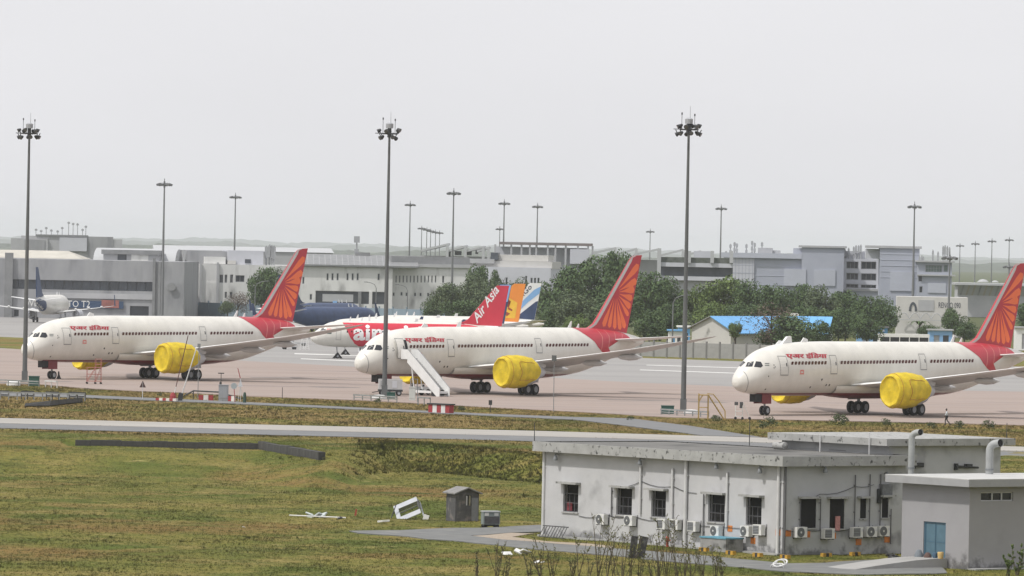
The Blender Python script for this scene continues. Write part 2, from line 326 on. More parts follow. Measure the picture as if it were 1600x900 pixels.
# ------------------------------------------------------------------ grass
def tufts(name, xr, yr, n, hr, wr, blades, reg=None, seed=1, mat=grass_blade, lean=.35):
    rg = np.random.RandomState(seed)
    x = rg.uniform(*xr, n) if not callable(xr) else None
    y = rg.uniform(*yr, n)
    if x is None: u = rg.uniform(-1, 1, n); x = xr(y, u)
    keep = np.ones(n, bool)
    for p in POLY_EX: keep &= ~inside(p, x, y)
    if reg is not None: keep &= reg(x, y)
    x, y = x[keep], y[keep]; n = len(x); z = terr(x, y) - .02
    cl = .55 + .45 * np.clip(.5 + _wave(x * 1.1, y * .8) + rg.uniform(-.3, .3, n), 0, 1)
    V = []; 
    for b in range(blades):
        ang = rg.uniform(0, 2 * np.pi, n); h = rg.uniform(*hr, n) * cl; wd = rg.uniform(*wr, n); ox = rg.normal(0, .10, n); oy = rg.normal(0, .10, n)
        lx = rg.normal(0, lean, n) * h; ly = rg.normal(0, lean, n) * h
        cx, cy = np.cos(ang) * wd, np.sin(ang) * wd
        V.append(np.stack([np.stack([x + ox - cx, y + oy - cy, z], -1), np.stack([x + ox + cx, y + oy + cy, z], -1), np.stack([x + ox + lx, y + oy + ly, z + h], -1)], 1))
    V = np.concatenate(V).reshape(-1, 3); nf = len(V) // 3
    me = bpy.data.meshes.new(name); me.vertices.add(len(V)); me.vertices.foreach_set('co', V.astype(np.float32).ravel())
    me.loops.add(nf * 3); me.loops.foreach_set('vertex_index', np.arange(nf * 3, dtype=np.int32))
    me.polygons.add(nf); me.polygons.foreach_set('loop_start', np.arange(0, nf * 3, 3, dtype=np.int32)); me.polygons.foreach_set('loop_total', np.full(nf, 3, dtype=np.int32))
    me.update(); me.validate(); me.materials.append(mat)
    return obj(name, me, kind='stuff')
# ------------------------------------------------------------------ aircraft
def herm(xs, ys, x):
    i = int(np.clip(np.searchsorted(xs, x) - 1, 0, len(xs) - 2)); d = np.diff(ys) / np.diff(xs)
    def slp(k):
        if k == 0: return d[0]
        if k == len(xs) - 1: return d[-1]
        return 0 if d[k - 1] * d[k] <= 0 else 2 * d[k - 1] * d[k] / (d[k - 1] + d[k])
    h = xs[i + 1] - xs[i]; t = (x - xs[i]) / h
    return (2 * t**3 - 3 * t * t + 1) * ys[i] + (t**3 - 2 * t * t + t) * h * slp(i) + (3 * t * t - 2 * t**3) * ys[i + 1] + (t**3 - t * t) * h * slp(i + 1)
class Fus:                                   # a fuselage: stations s from the nose, crown, keel, half width
    def __init__(f, x0, s, t, b, w):
        f.x0 = x0; f.k = [np.array(q, float) for q in (s, t, b, w)]; f.len = s[-1]
        f.ss = np.concatenate([np.linspace(0, 1, 26) ** 2 * 6, np.linspace(6, f.len, 60)[1:]])
        f.ss = np.unique(np.round(f.ss * (f.len / 55.9 if f.len < 50 else 1), 4)); f.ss[-1] = f.len
        f.tab = np.array([[herm(f.k[0], f.k[j], q) for j in (1, 2, 3)] for q in f.ss])
    def at(f, s): return [float(np.interp(s, f.ss, f.tab[:, j])) for j in range(3)]
    def y(f, s, z):
        t, b, w = f.at(s); h = max((t - b) / 2, 1e-3); q = (z - (t + b) / 2) / h
        return w * math.sqrt(max(0, 1 - q * q))
    def mesh(f, n=40):
        mb = MB(); vs = []
        for s in f.ss:
            t, b, w = f.at(s)
            for i in range(n):
                a = 2 * math.pi * i / n; vs.append((f.x0 - s, max(w, .003) * math.cos(a), (t + b) / 2 + max((t - b) / 2, .003) * math.sin(a)))
        k = len(f.ss); fs = [(j * n + i, j * n + (i + 1) % n, (j + 1) * n + (i + 1) % n, (j + 1) * n + i) for j in range(k - 1) for i in range(n)]
        fs += [tuple(range(n))[::-1], tuple(range((k - 1) * n, k * n))]
        return mb.add(vs, fs)
def flat_mesh(poly):
    bm = bmesh.new(); vs = [bm.verts.new((a, 0, b)) for a, b in poly]; f = bm.faces.new(vs); bmesh.ops.triangulate(bm, faces=[f]); return bm
def text_bm(body, bold=0.0, shear=0.0):
    c = bpy.data.curves.new('lettering', 'FONT'); c.body = body; c.offset = bold; c.shear = shear; c.resolution_u = 2
    o = bpy.data.objects.new('lettering', c); col.objects.link(o)
    me = bpy.data.meshes.new_from_object(o.evaluated_get(bpy.context.evaluated_depsgraph_get()))
    bpy.data.objects.remove(o); bpy.data.curves.remove(c)
    bm = bmesh.new(); bm.from_mesh(me); bpy.data.meshes.remove(me)
    xs_ = [v.co.x for v in bm.verts]; ys_ = [v.co.y for v in bm.verts]; x0, x1, y0, y1 = min(xs_), max(xs_), min(ys_), max(ys_)
    for v in bm.verts: v.co = Vector(((v.co.x - x0) / (x1 - x0), 0, (v.co.y - y0) / (y1 - y0)))
    return bm                                # unit square lettering in x, z
def cut(bm, ds, dz):
    for ax, st in ((0, ds), (2, dz)):
        if not st: continue
        lo = min(v.co[ax] for v in bm.verts); hi = max(v.co[ax] for v in bm.verts); k = lo + st
        while k < hi - 1e-4:
            no = [0, 0, 0]; no[ax] = 1; co = [0, 0, 0]; co[ax] = k
            bmesh.ops.bisect_plane(bm, geom=bm.verts[:] + bm.edges[:] + bm.faces[:], plane_co=co, plane_no=no); k += st
    return bm
def decal(bm, f, eps=.02, ds=1.0, dz=.35, side=1):
    # paint layer on the fuselage side, outline given as (station, height)
    cut(bm, ds, dz)
    for v in bm.verts:
        s, z = v.co.x, v.co.z; t, b, w = f.at(s); zc, h = (t + b) / 2, (t - b) / 2
        q = max(-1, min(1, (z - zc) / h)); a = math.asin(q)
        v.co = Vector((f.x0 - s, side * (w + eps) * math.cos(a), zc + (h + eps) * math.sin(a)))
    return bm
def bm_obj(name, bm, mat, parent, **k):
    bmesh.ops.recalc_face_normals(bm, faces=bm.faces)
    me = bpy.data.meshes.new(name); bm.to_mesh(me); bm.free()
    for m in (mat if isinstance(mat, list) else [mat]): me.materials.append(m)
    return obj(name, me, parent, **k)
def ring_bm(outer, wd):
    # thin outline strip
    bm = bmesh.new(); n = len(outer); cx = sum(p[0] for p in outer) / n; cz = sum(p[1] for p in outer) / n
    inn = []
    for a, b in outer: inn.append((a + (wd if a < cx else -wd), b + (wd if b < cz else -wd)))
    vo = [bm.verts.new((a, 0, b)) for a, b in outer]; vi = [bm.verts.new((a, 0, b)) for a, b in inn]
    for i in range(n): bm.faces.new((vo[i], vo[(i + 1) % n], vi[(i + 1) % n], vi[i]))
    return bm
def wing_mb(f, secs, side, n=7):
    # secs: y, leading edge s, trailing edge s, z, thickness; mi 1 = bare leading edge
    mb = MB(); prof = []
    for i in range(n + 1):
        c = (i / n) ** 1.6; prof.append((c, .5 * (1.48 * math.sqrt(c) - .63 * c - 1.76 * c * c + 1.42 * c**3 - .51 * c**4) * 2))
    loop = [(c, t) for c, t in prof] + [(c, -t * .75) for c, t in prof[-2:0:-1]]; k = len(loop); vs = []
    for y, a, b, z, th in secs:
        for c, t in loop: vs.append((f.x0 - (a + (b - a) * c), side * y, z + t * th - .03 * (b - a) * c))
    m = []
    for j in range(len(secs) - 1):
        for i in range(k):
            mb.add([], [], 0)
            mb.f.append((j * k + i, j * k + (i + 1) % k, (j + 1) * k + (i + 1) % k, (j + 1) * k + i)); mb.m.append(1 if i < 2 or i >= k - 2 else 0)
    mb.v += vs
    mb.f += [tuple(range(k))[::-1], tuple(range((len(secs) - 1) * k, len(secs) * k))]; mb.m += [0, 0]
    return mb
def fin_bm(outline, thick, x0):
    bm = bmesh.new(); n = len(outline)
    L_ = [bm.verts.new((x0 - a, thick(a, b), b)) for a, b in outline]; Rr = [bm.verts.new((x0 - a, -thick(a, b), b)) for a, b in outline]
    bm.faces.new(L_); bm.faces.new(Rr[::-1])
    for i in range(n): bm.faces.new((L_[i], Rr[i], Rr[(i + 1) % n], L_[(i + 1) % n]))
    bmesh.ops.triangulate(bm, faces=[q for q in bm.faces if len(q.verts) > 4]); return bm
def wheel_parts(parent, x, y, z, r, wd):
    t_ = MB().lathe([(-wd / 2, r * .55), (-wd / 2, r * .86), (-wd * .36, r * .97), (-wd * .2, r), (wd * .2, r), (wd * .36, r * .97), (wd / 2, r * .86), (wd / 2, r * .55)], 20, 'y', (x, y, z)).build('tyre', tyre, parent, True)
    MB().lathe([(-wd * .42, .01), (-wd * .42, r * .3), (-wd * .46, r * .56), (wd * .46, r * .56), (wd * .42, r * .3), (wd * .42, .01)], 16, 'y', (x, y, z)).build('hub', hubm, t_, True)

B8 = Fus(28.39, [0, .12, .4, 1, 2, 3, 4.2, 5.5, 7, 8.6, 11, 14, 17, 38, 42, 46, 50, 54, 55.9],
         [3.55, 4.02, 4.42, 4.95, 5.68, 6.42, 7.0, 7.36, 7.62, 7.8, 7.95, 8.03, 8.06, 8.06, 8.05, 7.98, 7.72, 7.15, 6.75],
         [3.55, 3.1, 2.85, 2.6, 2.4, 2.29, 2.21, 2.16, 2.12, 2.1, 2.1, 2.1, 2.1, 2.1, 2.48, 3.35, 4.5, 5.65, 6.15],
         [0, .48, .88, 1.38, 1.88, 2.22, 2.48, 2.66, 2.79, 2.86, 2.885, 2.885, 2.885, 2.88, 2.76, 2.36, 1.62, .78, .25])

def belly_material():
    m = M('fuselage_white_red_belly', (.635, .618, .57), .3, .09, .5, stretch=(1, 1, .35), detail=7); t = m.node_tree; b = t.nodes['Principled BSDF']
    src = b.inputs['Base Color'].links[0].from_socket
    tc = t.nodes.new('ShaderNodeTexCoord'); sx = t.nodes.new('ShaderNodeSeparateXYZ'); t.links.new(tc.outputs['Object'], sx.inputs[0])
    def mr(o, lo, hi): r = t.nodes.new('ShaderNodeMapRange'); r.inputs[1].default_value = lo; r.inputs[2].default_value = hi; t.links.new(o, r.inputs[0]); return r.outputs[0]
    def mul(a, c): x = t.nodes.new('ShaderNodeMath'); x.operation = 'MULTIPLY'; t.links.new(a, x.inputs[0]); t.links.new(c, x.inputs[1]); return x.outputs[0]
    f = mul(mul(mr(sx.outputs[2], 2.44, 2.40), mr(sx.outputs[0], 25.2, 25.1)), mr(sx.outputs[0], -13.9, -13.8))
    mi = t.nodes.new('ShaderNodeMix'); mi.data_type = 'RGBA'; t.links.new(f, mi.inputs[0]); t.links.new(src, mi.inputs[6]); mi.inputs[7].default_value = (.20, .022, .032, 1)
    t.links.new(mi.outputs[2], b.inputs['Base Color']); return m
belly = belly_material()
dark_red = M('gear_door_dark_red', (.16, .018, .026), .5, .1, 2)
beacon = M('beacon_white', (.75, .75, .75), .4, 0)

def sunliner(label, X, Y, th, open_door=False):
    f = B8; x0 = f.x0
    root = thing('airliner', label, 'airliner', (X, Y, 0), math.pi + R(th), 'airliners with red sun tails in storage', VS)
    body = f.mesh().build('fuselage', belly, root, True)
    # belly fairing between the wings
    mb = MB(); vs = []; n = 24; st = [16.5, 18, 20, 23, 27, 31, 34, 36.5, 38]; am = [0, .45, .8, 1, 1, 1, .8, .4, 0]
    for s, a in zip(st, am):
        for i in range(n + 1):
            an = math.pi + math.pi * i / n; vs.append((x0 - s, (2.3 + .85 * a) * math.cos(an), 3.2 + (1.1 + .36 * a) * math.sin(an) * (1.0)))
    mb.add(vs, [(j * (n + 1) + i, j * (n + 1) + i + 1, (j + 1) * (n + 1) + i + 1, (j + 1) * (n + 1) + i) for j in range(len(st) - 1) for i in range(n)])
    mb.build('belly_fairing', belly, root, True)
    # radome joint, cockpit panes
    bm = decal(flat_mesh([(.86, 4.75), (.93, 4.75), (1.0, 3.9), (1.15, 3.0), (1.45, 2.55), (1.38, 2.55), (1.08, 3.0), (.93, 3.9)]), f, .012, 0, .15); bm_obj('radome_joint', bm, grey_line, body)
    for sd in (1, -1):
        bm_obj('cockpit_window', decal(flat_mesh([(1.47, 5.26), (2.08, 5.735), (2.47, 5.86), (1.94, 5.29)]), f, .02, .2, .12, sd), dark_glass, root)
        bm_obj('cockpit_window', decal(flat_mesh([(2.06, 5.27), (2.62, 5.87), (3.03, 5.83), (3.06, 5.40), (2.72, 5.21)]), f, .02, .2, .12, sd), dark_glass, root)
    # small tricolour flag, ports
    bm_obj('flag_emblem', decal(flat_mesh([(3.38, 5.62), (4.0, 5.64), (4.0, 5.70), (3.42, 5.69)]), f, .02, .3, .1), M_flag, body)
    bm_obj('flag_emblem', decal(flat_mesh([(3.32, 5.43), (3.9, 5.44), (3.92, 5.51), (3.34, 5.50)]), f, .02, .3, .1), M_flag2, body)
    for s, z, r in ((13.27, 3.93, .13), (14.45, 3.32, .13), (15.05, 3.32, .13), (11.66, 3.08, .12), (3.9, 2.85, .1), (3.68, 4.28, .08), (4.6, 5.5, .07), (4.75, 5.3, .07), (4.55, 5.2, .07)):
        bm_obj('service_port', decal(flat_mesh([(s + r * math.cos(a * 1.047), z + r * math.sin(a * 1.047)) for a in range(6)]), f, .015, 0, 0), darkm, body)
    bm_obj('crest_emblem', decal(ring_bm([(8.95, 4.5), (9.75, 4.5), (9.65, 5.0), (9.0, 5.0)], .16), f, .015, 0, 0), redline, body)
    # cabin windows
    wbm = flat_mesh([(-.19, -.23), (-.14, -.31), (.14, -.31), (.19, -.23), (.19, .23), (.14, .31), (-.14, .31), (-.19, .23)])
    for v in wbm.verts: v.co = Vector((-v.co.x, 0, v.co.z))
    wme = bpy.data.meshes.new('window'); wbm.to_mesh(wme); wbm.free(); wme.materials.append(winred)
    row = [7.62 + .607 * i for i in range(11)] + [16.72 + .614 * i for i in range(24)] + [33.9 + .628 * i for i in range(14)]
    for s in row:
        z = 5.60 + .0087 * (s - 7.6); t, b, w_ = f.at(s); zc, h = (t + b) / 2, (t - b) / 2; a = math.asin((z - zc) / h)
        w2 = f.at(s + .3)[2]; yaw = math.atan2(w2 - w_, .3)
        o = obj('window', wme, root, (x0 - s, (w_ + .02) * math.cos(a), z)); o.rotation_euler = (math.atan2(w_ * math.sin(a), h * math.cos(a)) * -1, 0, -yaw)
    # doors
    def door(pts, od=0.0):
        d = bm_obj('door', decal(flat_mesh(pts), f, .025 + od, .5, .3), white, root)
        bm_obj('door_frame', decal(ring_bm(pts, .055), f, .04 + od, 0, .3), grey_line, d)
        (a, z0), (b, z1) = pts[0], pts[2]; zm = z0 + (z1 - z0) * .55
        bm_obj('door_window', decal(flat_mesh([(b - .32, zm - .18), (b - .16, zm - .18), (b - .16, zm + .18), (b - .32, zm + .18)]), f, .045 + od, 0, 0), dark_glass, d)
        bm_obj('door_sill', decal(flat_mesh([(a, z0 - .02), (b, z0 - .02), (b, z0 + .07), (a, z0 + .07)]), f, .05 + od, .4, 0), grey_line, d)
    if open_door:
        bm_obj('door_opening', decal(flat_mesh([(5.9, 4.4), (7.1, 4.4), (7.1, 6.48), (5.9, 6.48)]), f, .02, .5, .3), darkm, root)
        door([(5.0, 4.35), (6.35, 4.35), (6.35, 6.45), (5.0, 6.45)], .32)
    else: door([(5.54, 4.4), (6.88, 4.4), (6.88, 6.47), (5.54, 6.47)])
    door([(14.65, 4.55), (15.9, 4.55), (15.9, 6.59), (14.65, 6.59)])
    door([(31.75, 5.0), (32.95, 5.0), (32.95, 6.76), (31.75, 6.76)])
    # name in Devanagari
    nm = None
    for k in range(3):
        bm = text_bm('\u090f\u0905\u0930 \u0907\u0902\u093f\u0921\u092f\u093e', .010, .12)
        for v in bm.verts: v.co = Vector((7.0 + .07 * k + 7.2 * v.co.x, 0, 6.16 + .70 * v.co.z))
        nm = bm_obj('airline_name' if k == 0 else 'lettering_stroke', decal(bm, f, .022 + .004 * k, 0, .2), red, nm if k == 1 else (body if k == 0 else nm.parent))
    # red sweep round the tail
    sweep = [(41.2, 8.04), (41.6, 7.75), (42.0, 7.4), (42.9, 6.9), (43.7, 6.4), (44.3, 5.75), (45.2, 5.2), (46.8, 4.62), (48.9, 4.33), (49.3, 4.5), (48.2, 4.75), (47.4, 5.1), (46.85, 5.55), (46.75, 5.9), (47.1, 6.25), (47.8, 6.44), (49.7, 6.64), (51.2, 6.72), (52.3, 6.80), (52.0, 7.05), (51.2, 7.45), (50.0, 7.68), (48.5, 7.80), (46, 7.955), (44, 8.02)]
    for sd in (1, -1): bm_obj('tail_sweep', decal(flat_mesh(sweep), f, .025, .5, .2, sd), red, body)
    for a, bz in ((45.0, 5.35), (46.6, 5.6), (48.4, 6.6), (50.2, 6.8)):
        zt = f.at(a + .6)[0] - .15
        bm_obj('sweep_line', decal(flat_mesh([(a, bz), (a + .10, bz), (a + .75, (bz + zt) / 2 + .4), (a + .55, zt), (a + .45, zt), (a + .63, (bz + zt) / 2 + .4)]), f, .04, .3, .2), redline, body)
    # fin
    lead = [(44.3, 7.95), (45.0, 8.18), (45.75, 8.55), (46.6, 9.4), (52.75, 16.35), (53.25, 16.8), (53.9, 17.0)]
    fin = lead + [(55.35, 17.08), (52.35, 7.3), (48, 7.4)]
    def th_(a, b): return .28 * (1 - (b - 7.5) / 12) * (.35 if (a, b) in lead[1:] or (a, b) in ((55.35, 17.08), (52.35, 7.3)) else 1) + .03
    fo = bm_obj('fin', fin_bm(fin, lambda a, b: .20 * (1 - (b - 7.5) / 14), x0), red, root)
    nose_e = [(a + .0, b) for a, b in lead]; off = [(a + (.55 if b < 16.5 else .25), b - .05) for a, b in lead]
    for sd in (1, -1):
        bm = bmesh.new(); V1 = [bm.verts.new((x0 - a + .02, sd * (.20 * (1 - (b - 7.5) / 14) + .015), b)) for a, b in nose_e]; V2 = [bm.verts.new((x0 - a, sd * (.20 * (1 - (b - 7.5) / 14) + .015), b)) for a, b in off]
        for i in range(len(V1) - 1): bm.faces.new((V1[i], V1[i + 1], V2[i + 1], V2[i]))
        bm_obj('fin_leading_edge', bm, wing_grey, fo)
    cs, cz = 50.05, 12.4
    ends = [(54.75, 15.9), (54.35, 13.95), (53.9, 12.85), (53.5, 11.7), (53.15, 10.6), (52.75, 9.55), (52.05, 8.0), (51.1, 7.8), (49.95, 7.9), (48.8, 8.05), (47.6, 8.2)]
    for sd in (1, -1):
        for i, (es, ez) in enumerate(ends):
            d = Vector((es - cs, ez - cz)); ln = d.length; d.normalize(); p = Vector((-d.y, d.x)); r0 = .72
            gap = .30 if i in (0,) else .175
            pts = []
            for q, wf in ((r0, .07), (r0 + (ln - r0) * .35, .5), (r0 + (ln - r0) * .75, .95), (r0 + (ln - r0) * .93, .8), (ln, .0)):
                wd = min(.115 * q * wf * (1.25 if i < 5 else .9), .42) if wf else 0
                pts.append((Vector((cs, cz)) + d * q, p * wd))
            pol = [(c + w_) for c, w_ in pts] + [(c - w_) for c, w_ in pts[-2::-1]]
            bm = flat_mesh([(v.x, v.y) for v in pol])
            for v in bm.verts: v.co = Vector((x0 - v.co.x, sd * (.20 * (1 - (v.co.z - 7.5) / 14) + .012), v.co.z))
            bm_obj('sun_ray', bm, orange, fo)
    # tailplane and wings
    for sd in (1, -1):
        wing_mb(f, [(.6, 47.6, 53.6, 6.55, .32), (3, 49.3, 54.0, 6.75, .25), (9.3, 53.6, 56.0, 7.25, .1), (9.9, 54.6, 56.2, 7.3, .05)], sd).build('tailplane', [wing_white, wing_white], root, True)
        secs = [(2.2, 19.0, 33.4, 3.25, .75), (4.5, 20.7, 33.3, 3.5, .68), (9.5, 24.1, 33.4, 4.05, .48), (15, 27.9, 34.9, 4.85, .34), (21, 32.0, 36.6, 5.8, .22), (26, 35.4, 38.2, 6.7, .13), (28.3, 37.2, 39.2, 7.15, .08), (30.05, 39.7, 40.3, 7.6, .03)]
        wg = wing_mb(f, secs, sd, 8).build('wing', [wing_grey, wing_white], root, True)
        for yy in (6.3, 13.0, 18.5):
            zz = float(np.interp(yy, [q[0] for q in secs], [q[3] for q in secs])) - .55; te = float(np.interp(yy, [q[0] for q in secs], [q[2] for q in secs]))
            MB().lathe([(x0 - te + 3.6, .02), (x0 - te + 2.8, .26), (x0 - te + 1.2, .42), (x0 - te - .3, .34), (x0 - te - 1.5, .03)], 12, 'x', (0, sd * yy, zz)).build('flap_fairing', wing_grey, wg, True)
        # engine under a loose yellow storage cover
        c = (0, sd * 9.75, 2.86); e = x0 + .6
        en = MB().lathe([(e - 19.25, 1.55), (e - 20.2, 1.75), (e - 22, 1.80), (e - 24.3, 1.58), (e - 25.3, 1.30), (e - 25.4, 1.05), (e - 27.0, .55), (e - 27.6, .06)], 28, 'x', c).build('engine', nac_grey, root, True)
        rs = random.Random(5 + sd); n = 40; prof = [(18.98, .02), (19.2, 1.15), (19.10, 1.50), (18.96, 1.62), (19.02, 1.76), (19.5, 1.88), (20.3, 1.95), (21.3, 1.985), (22.4, 1.96), (23.1, 1.85), (23.8, 1.75), (24.3, 1.70), (24.3, 1.58)]
        vs = []; nw = [rs.uniform(0, 6.28) for _ in range(4)]
        for j, (q, r) in enumerate(prof):
            for i in range(n):
                a = 2 * math.pi * i / n; wr = 1 + (.016 * math.sin(7 * a + nw[0] + q * 2.1) + .013 * math.sin(11 * a + nw[1] - q * 3.3) + rs.uniform(-.010, .010)) * (1 if j > 3 else .6)
                sag = 0.05 * math.sin(a) if j > 5 else 0
                ext = 0
                if j >= len(prof) - 2: ext = .75 * max(0, math.cos(a * sd if sd > 0 else math.pi - a)) ** 3 - 1.5 * max(0, -math.sin(a)) ** 2
                elif j == len(prof) - 3: ext = -1.1 * max(0, -math.sin(a)) ** 2
                vs.append((e - q - ext, c[1] + r * wr * math.cos(a), c[2] + (r * wr + sag) * math.sin(a)))
        mb = MB(); mb.add(vs, [(j * n + i, j * n + (i + 1) % n, (j + 1) * n + (i + 1) % n, (j + 1) * n + i) for j in range(len(prof) - 1) for i in range(n)])
        cv = mb.build('engine_cover', yellow, en, True)
        # stitched seams and lashing on the cover
        def rad(q): return float(np.interp(q, [p_[0] for p_ in prof[4:]], [p_[1] for p_ in prof[4:]])) + .03
        def onc(q, a): r = rad(q); return Vector((e - q, c[1] + r * math.cos(a), c[2] + r * math.sin(a)))
        for a0 in (R(38), R(-28)): 
            aa = a0 if sd > 0 else math.pi - a0; MB().path([onc(21.0 + .3 * k, aa + .03 * math.sin(k)) for k in range(12)], .04, 4).build('cover_seam', yel_seam, en)
        MB().path([onc(21.0 - .12 * math.sin(k), (R(38) - R(66) * k / 8) if sd > 0 else math.pi - (R(38) - R(66) * k / 8)) for k in range(9)], .04, 4).build('cover_seam', yel_seam, en)
        MB().path([onc(19.55, 2 * math.pi * k / 32) for k in range(33)], .03, 4).build('cover_seam', yel_seam, en)
        MB().prism([(e - 20.9, 4.6), (e - 23.5, 4.75), (e - 27.5, 3.7), (e - 27.2, 3.35), (e - 24.2, 3.9)], .5, 0, Matrix.Translation((0, sd * 9.75 - .25, 0))).build('pylon', wing_grey, wg)
    # landing gear
    ng = MB().tube((x0 - 5.6, 0, .6), (x0 - 5.45, 0, 2.4), .13, .16, 10).tube((x0 - 5.6, -.4, .55), (x0 - 5.6, .4, .55), .09).build('nose_gear', strut, root, True)
    for sd in (1, -1):
        wheel_parts(ng, x0 - 5.6, sd * .38, .51, .51, .38)
        MB().box(x0 - 6.0, x0 - 4.3, sd * .72 - .03, sd * .72 + .03, 1.25, 2.35, 0).build('gear_door', dark_red, root)
    MB().box(x0 - 4.5, x0 - 3.4, -.6, .6, 1.45, 2.35, 0).build('gear_door', darkm, root)
    for sd in (1, -1):
        y = sd * 4.9
        mg = MB().tube((0, y, .75), (-.1, y * .96, 3.1), .2, .24, 10).tube((-.78, y, .68), (.78, y, .68), .14).tube((-.75, y - .6, .68), (-.75, y + .6, .68), .09).tube((.75, y - .6, .68), (.75, y + .6, .68), .09).tube((0, y, 1.5), (0, y * .6, 2.6), .1).build('main_gear', strut, root, True)
        for ax in (-.75, .75):
            for dy in (-.55, .55): wheel_parts(mg, ax, y + dy, .68, .68, .52)
        MB().box(-1.2, 1.2, y + sd * .72 - .04, y + sd * .72 + .04, 1.5, 3.2).build('gear_door', wing_grey, root)
    # crown aerials, small tail skid
    MB().prism([(x0 - 40.6, 8.0), (x0 - 41.3, 8.85), (x0 - 41.5, 8.85), (x0 - 41.3, 8.0)], .06).build('antenna', beacon, root)
    MB().prism([(x0 - 42.4, 8.0), (x0 - 42.8, 8.55), (x0 - 42.95, 8.55), (x0 - 42.9, 8.0)], .06).build('antenna', beacon, root)
    MB().prism([(x0 - 12.0, 8.0), (x0 - 12.5, 8.45), (x0 - 13.2, 8.3), (x0 - 13.3, 8.0)], .12).build('antenna', beacon, root)
    MB().prism([(x0 - 29.5, 1.85), (x0 - 29.8, 1.2), (x0 - 30.0, 1.2), (x0 - 29.9, 1.85)], .06).build('antenna', wing_grey, root)
    return root
M_flag = M('flag_dark', (.03, .05, .06), .5, 0); M_flag2 = M('flag_green', (.02, .06, .06), .5, 0)
PL = [(-50.94, 911.1, 43.4), (-.81, 859.1, 43.9), (48.8, 788.9, 44.1)]
a1 = sunliner('white airliner with red sun tail and a red wheeled scaffold beside its belly', *PL[0])
a2 = sunliner('white airliner with red sun tail and white boarding stairs at its open front door', *PL[1], open_door=True)
a3 = sunliner('white airliner with red sun tail standing behind the walking person', *PL[2])
# a tall satellite fairing on the crown of the third one
MB().prism([(B8.x0 - 8.3, 7.68), (B8.x0 - 9.4, 8.55), (B8.x0 - 10.1, 8.6), (B8.x0 - 10.25, 7.85)], .34, 0, Matrix.Translation((0, -.17, 0))).build('crown_fairing', beacon, a3)
# ------------------------------------------------------------------ narrow-body airliners behind
A3 = Fus(17.71, [0, .1, .35, .9, 1.8, 2.8, 4.0, 5.5, 7.0, 26, 29, 32, 35, 37.0, 37.57],
         [3.15, 3.5, 3.78, 4.15, 4.72, 5.3, 5.66, 5.82, 5.88, 5.88, 5.86, 5.78, 5.5, 5.12, 4.95],
         [3.15, 2.85, 2.6, 2.3, 2.02, 1.88, 1.8, 1.76, 1.74, 1.74, 2.1, 2.85, 3.75, 4.35, 4.6],
         [0, .36, .66, 1.05, 1.42, 1.68, 1.86, 1.96, 1.975, 1.975, 1.85, 1.5, .95, .42, .15])
indigo = M('navy_livery', (.026, .050, .12), .5, .25, .8); sky_blue = M('pale_blue_livery', (.22, .42, .70), .4, .05, .5)
asia_red = M('bright_red_livery', (.56, .028, .055), .35, .05, .5); tail_orange = M('orange_livery', (.82, .27, .035), .4, .06, .5)
gold = M('gold_livery', (.80, .48, .04), .4, .12, .8); ink = M('dark_lettering', (.02, .025, .05), .5, 0); brown_ink = M('brown_figure', (.35, .06, .02), .6, 0)
FIN3 = [(27.2, 5.8), (28.6, 6.05), (29.4, 6.5), (34.3, 11.5), (34.7, 11.76), (36.9, 11.76), (35.6, 5.4), (31, 5.5)]
